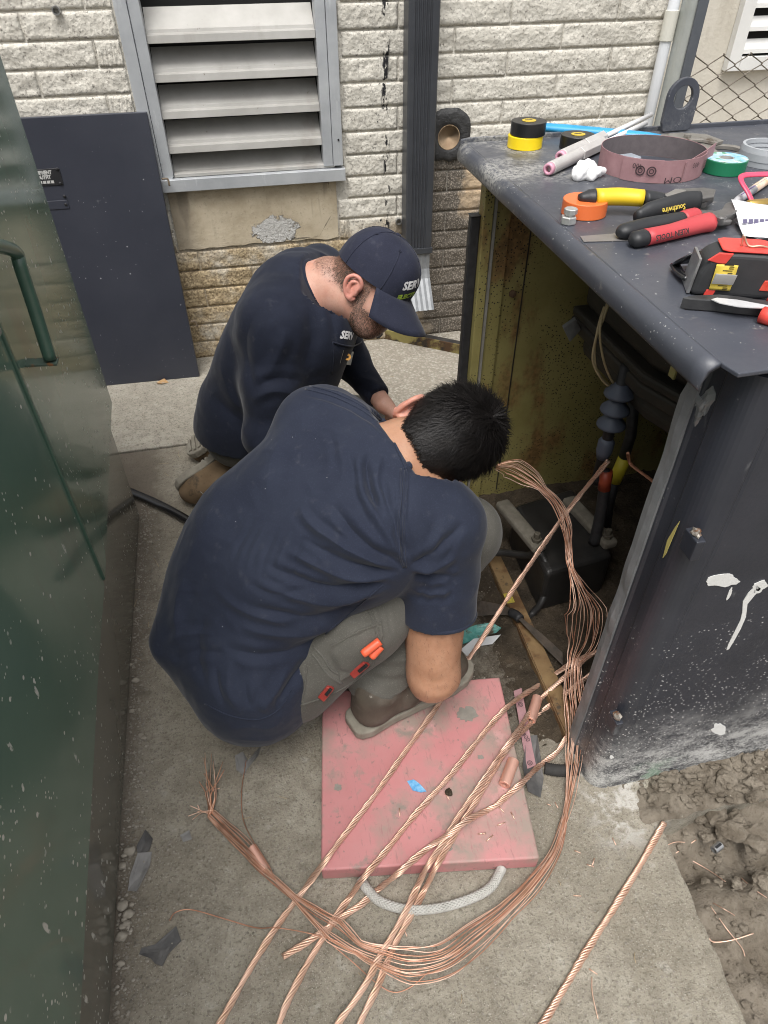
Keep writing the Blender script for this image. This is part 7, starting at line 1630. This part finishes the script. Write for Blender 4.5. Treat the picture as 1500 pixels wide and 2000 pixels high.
MB().lathe([(.008, 0), (.008, .003), (.005, .005), (0, .005)], LP(1408, 428, .0225), n=16).build('pivot', M_TSTEEL, cc_)
# ---- tape measure
o0 = LP(1345, 578); o1 = LP(1490, 588); ex = (o1-o0).normalized(); ey = V(-ex.y, ex.x, 0)
tm = thing('tape_measure', 'black and red tape measure standing on the lid\'s right edge', 'tape measure', (o0+o1)/2+ey*.035)
def T(x, y, z): return o0+ex*x+ey*y+V(0, 0, z)
M_TMK = mat('charcoal_rubber', (.028, .029, .031), (.04, .041, .043), ns=20, rough=.55, bump=.1, bs=200); M_TMR = mat('tape_measure_red', (.66, .055, .045), (.72, .08, .06), ns=14, rough=.4)
prof = [(0, 0), (.010, -.001), (.085, -.001), (.108, .001), (.114, .012), (.114, .040), (.104, .055), (.080, .060), (.045, .060), (.026, .058), (.012, .050), (.004, .030)]
w_ = .052; MB().prism([T(x, .0, z+.0015) for x, z in prof], ey*w_).build('case', M_TMK, tm, bevel=.0075, seg=4)
MB().prism([T(x, .006, .0617) for x in (.026,)]+[T(.034, .001, .0617), T(.082, .001, .0617), T(.098, .010, .0617), T(.098, .042, .0617), T(.082, .050, .0617), T(.034, .050, .0617), T(.026, .045, .0617)], (0, 0, .0025)).build('red_cap', M_TMR, tm, bevel=.002)
MB().prism([T(.010, -.0012, .050), T(.022, -.0012, .0605), T(.040, -.0012, .0605), T(.034, -.0012, .047), T(.024, -.0012, .047)], ey*.004).build('red_bar', M_TMR, tm, bevel=.001)
MB().prism([T(.018, -.0014, .001), T(.030, -.0014, .001), T(.032, -.0014, .011), T(.020, -.0014, .011)], ey*.003).build('red_tab', M_TMR, tm, bevel=.001)
MB().prism([T(.086, -.0014, .014), T(.104, -.0014, .014), T(.106, -.0014, .028), T(.089, -.0014, .028)], ey*.003).build('red_window', mat('red_clear_window', (.62, .05, .03), (.75, .12, .08), ns=40, rough=.2), tm, bevel=.001)
bl = []
for k in range(9): a = -1.1+2.2*k/8; bl.append(T(.021+.030*.5, -.0035+.0035*(1-math.cos(a*.8)), .029+.0175*math.sin(a)/math.sin(1.1)))
mb = MB()
for p in bl: mb.v += [tuple(p-ex*.0135), tuple(p+ex*.0135)]
mb.f = [(2*i, 2*i+1, 2*i+3, 2*i+2) for i in range(8)]
M_BLADE = mat('yellow_blade', (.78, .58, .08), (.82, .64, .12), ns=10, rough=.35); b_ = mb.build('blade', M_BLADE, tm, smooth=True); md = b_.modifiers.new('s', 'SOLIDIFY'); md.thickness = .001
for i in range(13): q = bl[0].lerp(bl[8], .04+.92*i/12); k = i/12*8; q = bl[int(min(7, k))].lerp(bl[int(min(7, k))+1], k-int(min(7, k))); MB().box(q-ey*.0006+ex*(.006 if i % 3 else .002), (.006 if i % 3 else .012, .0006, .0007), ex, ey, (0, 0, 1)).build('graduation', M_BLKPL, b_)
MB().prism([T(.0225, -.0052, .021), T(.050, -.0052, .021), T(.0515, -.0058, .035), T(.024, -.0058, .035)], ey*.0012).build('end_hook', mat('hook_plate', (.58, .57, .55), (.68, .67, .65), ns=20, rough=.35, metal=.7), tm, bevel=.0004)
MB().prism([T(-.003, .004, .002), T(.0005, .004, .050), T(.004, .004, .050), T(.001, .004, .002)], ey*.044).build('side_clip', M_STEEL, tm, bevel=.0005)
MB().tube(spline([T(.052, .020, .064), T(.050, .020, .078), T(.056, .018, .069), T(.062, .016, .0655), T(.074, .016, .0668), T(.088, .018, .0655), T(.093, .02, .078), T(.092, .022, .064)], 5), .0015, 7).build('wire_clip', mat('brass_wire', (.62, .45, .33), rough=.35, metal=.8), tm, smooth=True)
# ---- safety glasses behind the tape measure
sg = thing('safety_glasses', 'black-framed safety glasses lying behind the tape measure', 'glasses', LP(1400, 500))
M_FRAME = mat('gloss_black_frame', (.012, .012, .014), rough=.2, coat=.4)
MB().tube(spline([LP(1318, 518, .006), LP(1330, 510, .022), LP(1362, 496, .034), LP(1410, 483, .040), LP(1460, 475, .042), LP(1510, 470, .040)], 6), .0042, 10, flat=(1.5, .6)).build('temple_arm', M_FRAME, sg, smooth=True)
MB().tube(spline([LP(1318, 518, .006), LP(1330, 534, .008), LP(1345, 545, .010)], 5), .006, 10, flat=(1.3, .7)).build('hinge_end', M_FRAME, sg, smooth=True)
MB().prism([LP(1322, 517, .004), LP(1340, 505, .022), LP(1395, 490, .028), LP(1450, 485, .028), LP(1450, 495, .006), LP(1380, 512, .004)], (0, .002, 0)).build('lens', mat('smoked_lens', (.06, .06, .07), rough=.05, trans=.6), sg)
# ---- needle-nose pliers
np2 = thing('needle_nose_pliers', 'needle-nose pliers with red grips lying at the lid\'s front edge', 'pliers', LP(1420, 600))
M_PLJ = mat('blackened_jaw', (.05, .05, .052), (.09, .09, .09), ns=30, rough=.4, metal=.5); M_PLW = mat('bare_white_metal', (.62, .62, .62), (.74, .74, .74), ns=30, rough=.35, metal=.3)
top = [(1330, 588), (1350, 584), (1400, 582), (1440, 586), (1480, 593), (1510, 598), (1510, 606), (1480, 604), (1440, 600), (1400, 595), (1345, 591)]
MB().prism([LP(x, y, .001) + V(0, 0, 0) for x, y in reversed([(x-3, y+14) for x, y in top])], (0, 0, .0155)).build('jaws', M_PLJ, np2, bevel=.0015)
MB().prism([LP(x, y, .0168) for x, y in reversed([(1389, 586), (1400, 583), (1440, 587), (1500, 598), (1500, 603), (1465, 602), (1440, 600), (1405, 593)])], (0, 0, .0012)).build('ground_face', M_PLW, np2)
MB().tube([LP(1487, 614, .010), LP(1500, 618, .010), LP(1560, 632, .010)], .0105, 12).build('grip', M_TMR, np2, smooth=True); MB().tube([LP(1500, 594, .012), LP(1560, 596, .012)], .0095, 12).build('grip', M_TMR, np2, smooth=True)
# ---- paper, pen, red bow, brass piece
M_PAPER = mat('white_paper', (.78, .78, .80), rough=.8)
def sheet(corners, n=8, amp=.004, seed=0):
    mb = MB(); a, b, c, d = corners
    for j in range(n+1):
        for i in range(n+1):
            u, w = i/n, j/n; p = a.lerp(b, u).lerp(d.lerp(c, u), w); p.z += amp*noise.noise(Vector((u*2, w*2, seed))); p.z = max(p.z, ZT+.001); mb.v.append(tuple(p))
    mb.f = [(j*(n+1)+i, j*(n+1)+i+1, (j+1)*(n+1)+i+1, (j+1)*(n+1)+i) for j in range(n) for i in range(n)]; return mb
pp = sheet([LP(1452, 460, .005), LP(1560, 470, .010), LP(1540, 408, .022), LP(1428, 389, .030)], seed=2).build('paper_sheet', M_PAPER, smooth=True); md = pp.modifiers.new('s', 'SOLIDIFY'); md.thickness = .0004; tag(pp, 'white paper leaflet with a small dark print curling at the lid\'s right edge', 'paper')
tag(MB().prism([LP(x, y, .002) for x, y in reversed([(1436, 434), (1462, 460), (1500, 474), (1500, 455), (1450, 432)])], (0, 0, .0006)).build('paper_sheet', M_PAPER), 'second white paper corner showing below the curled leaflet', 'paper')
bvp = ptmesh(pp); hp_ = bvp.ray_cast(CAM, ray(1476, 434).normalized())[0]
if hp_ is not None: text_on('printed_block', '■■■■■', .010, hp_-CF*.001, CR, CU, mat('print_ink', (.10, .09, .16), rough=.7), pp, off=.001)
pe = thing('marker_pen', 'white and orange marker pen pointing into the lid\'s right corner', 'pen', LP(1460, 385)); a, b = LP(1436, 394, .008), LP(1520, 338, .010); d = (b-a).normalized(); L_ = (b-a).length
MB().lathe([(.0, 0), (.0035, .002), (.0065, .008), (.0075, .02), (.0075, L_*.4)], a, d, 18).build('tip_end', mat('grey_pen', (.45, .45, .47), rough=.4), pe, smooth=True); MB().lathe([(.0078, L_*.4), (.0078, L_)], a, d, 18).build('barrel', mat('orange_white_pen', (.66, .42, .25), (.72, .68, .64), ns=50, rough=.35), pe, smooth=True)
MB().tube([a+d*.025+V(-.004, -.004, .006), a+d*L_*.7+V(-.004, -.004, .006)], .0018, 6).build('purple_stripe', mat('purple_ink', (.12, .07, .24), rough=.4), pe)
tag(MB().tube(spline([LP(1472, 402, .008), LP(1462, 378, .024), LP(1448, 354, .038), LP(1450, 344, .042), LP(1470, 341, .043), LP(1520, 340, .043)], 5), .0055, 10, flat=(1, .5)).build('plastic_loop', mat('pink_red_plastic', (.72, .06, .13), (.78, .10, .17), ns=10, rough=.3), smooth=True), 'bent pink-red plastic loop at the lid\'s right edge', 'plastic loop')
tag(MB().lathe([(.0, 0), (.0085, .001), (.0095, .003), (.0095, .06), (.0, .06)], LP(1458, 402, .011), LP(1530, 396)-LP(1458, 402), 18).build('brass_fitting', mat('brass', (.68, .45, .12), (.74, .52, .18), ns=20, rough=.3, metal=.9), smooth=True), 'short brass fitting lying beside the marker pen', 'fitting')
# ---- grey ring and steel clamp
c = LP(1496, 318); mb = MB().lathe([(.050, 0), (.056, 0), (.0565, .010), (.0575, .011), (.0575, .024), (.0555, .034), (.050, .034), (.0495, .026), (.0505, .024), (.0495, .018), (.0505, .016), (.0495, .008), (.050, 0)], c+V(0, 0, .0006), n=56)
gr_ = tag(mb.build('threaded_ring', mat('light_grey_plastic', (.36, .38, .40), (.42, .44, .46), ns=10, rough=.4), smooth=False), 'light grey threaded plastic ring at the lid\'s back right', 'ring')
cl = thing('pipe_clamp', 'flat steel hinged clamp lying behind the sandpaper coil', 'clamp', LP(1390, 300)); M_CLAMP = mat('worn_clamp_steel', (.24, .225, .20), (.34, .32, .29), ns=25, rough=.5, metal=.6, stain=((.10, .07, .045), 20, .56, .66))
c = LP(1417, 298, .001); MB().lathe([(.028, 0), (.044, 0), (.044, .007), (.028, .007), (.028, 0)], c, n=40).build('ring', M_CLAMP, cl, bevel=.0006)
MB().prism([LP(x, y, .009) for x, y in reversed([(1278, 268), (1330, 264), (1380, 268), (1412, 280), (1400, 284), (1370, 278), (1300, 276)])], (0, 0, .006)).build('arm', M_CLAMP, cl, bevel=.001); MB().lathe([(.008, 0), (.008, .006), (0, .007)], LP(1342, 268, .0152), n=14).build('rivet', M_CLAMP, cl)
MB().prism([LP(x, y, .0015) for x, y in reversed([(1340, 290), (1380, 284), (1400, 300), (1390, 312), (1370, 300)])], (0, 0, .006)).build('arm', M_CLAMP, cl, bevel=.001)
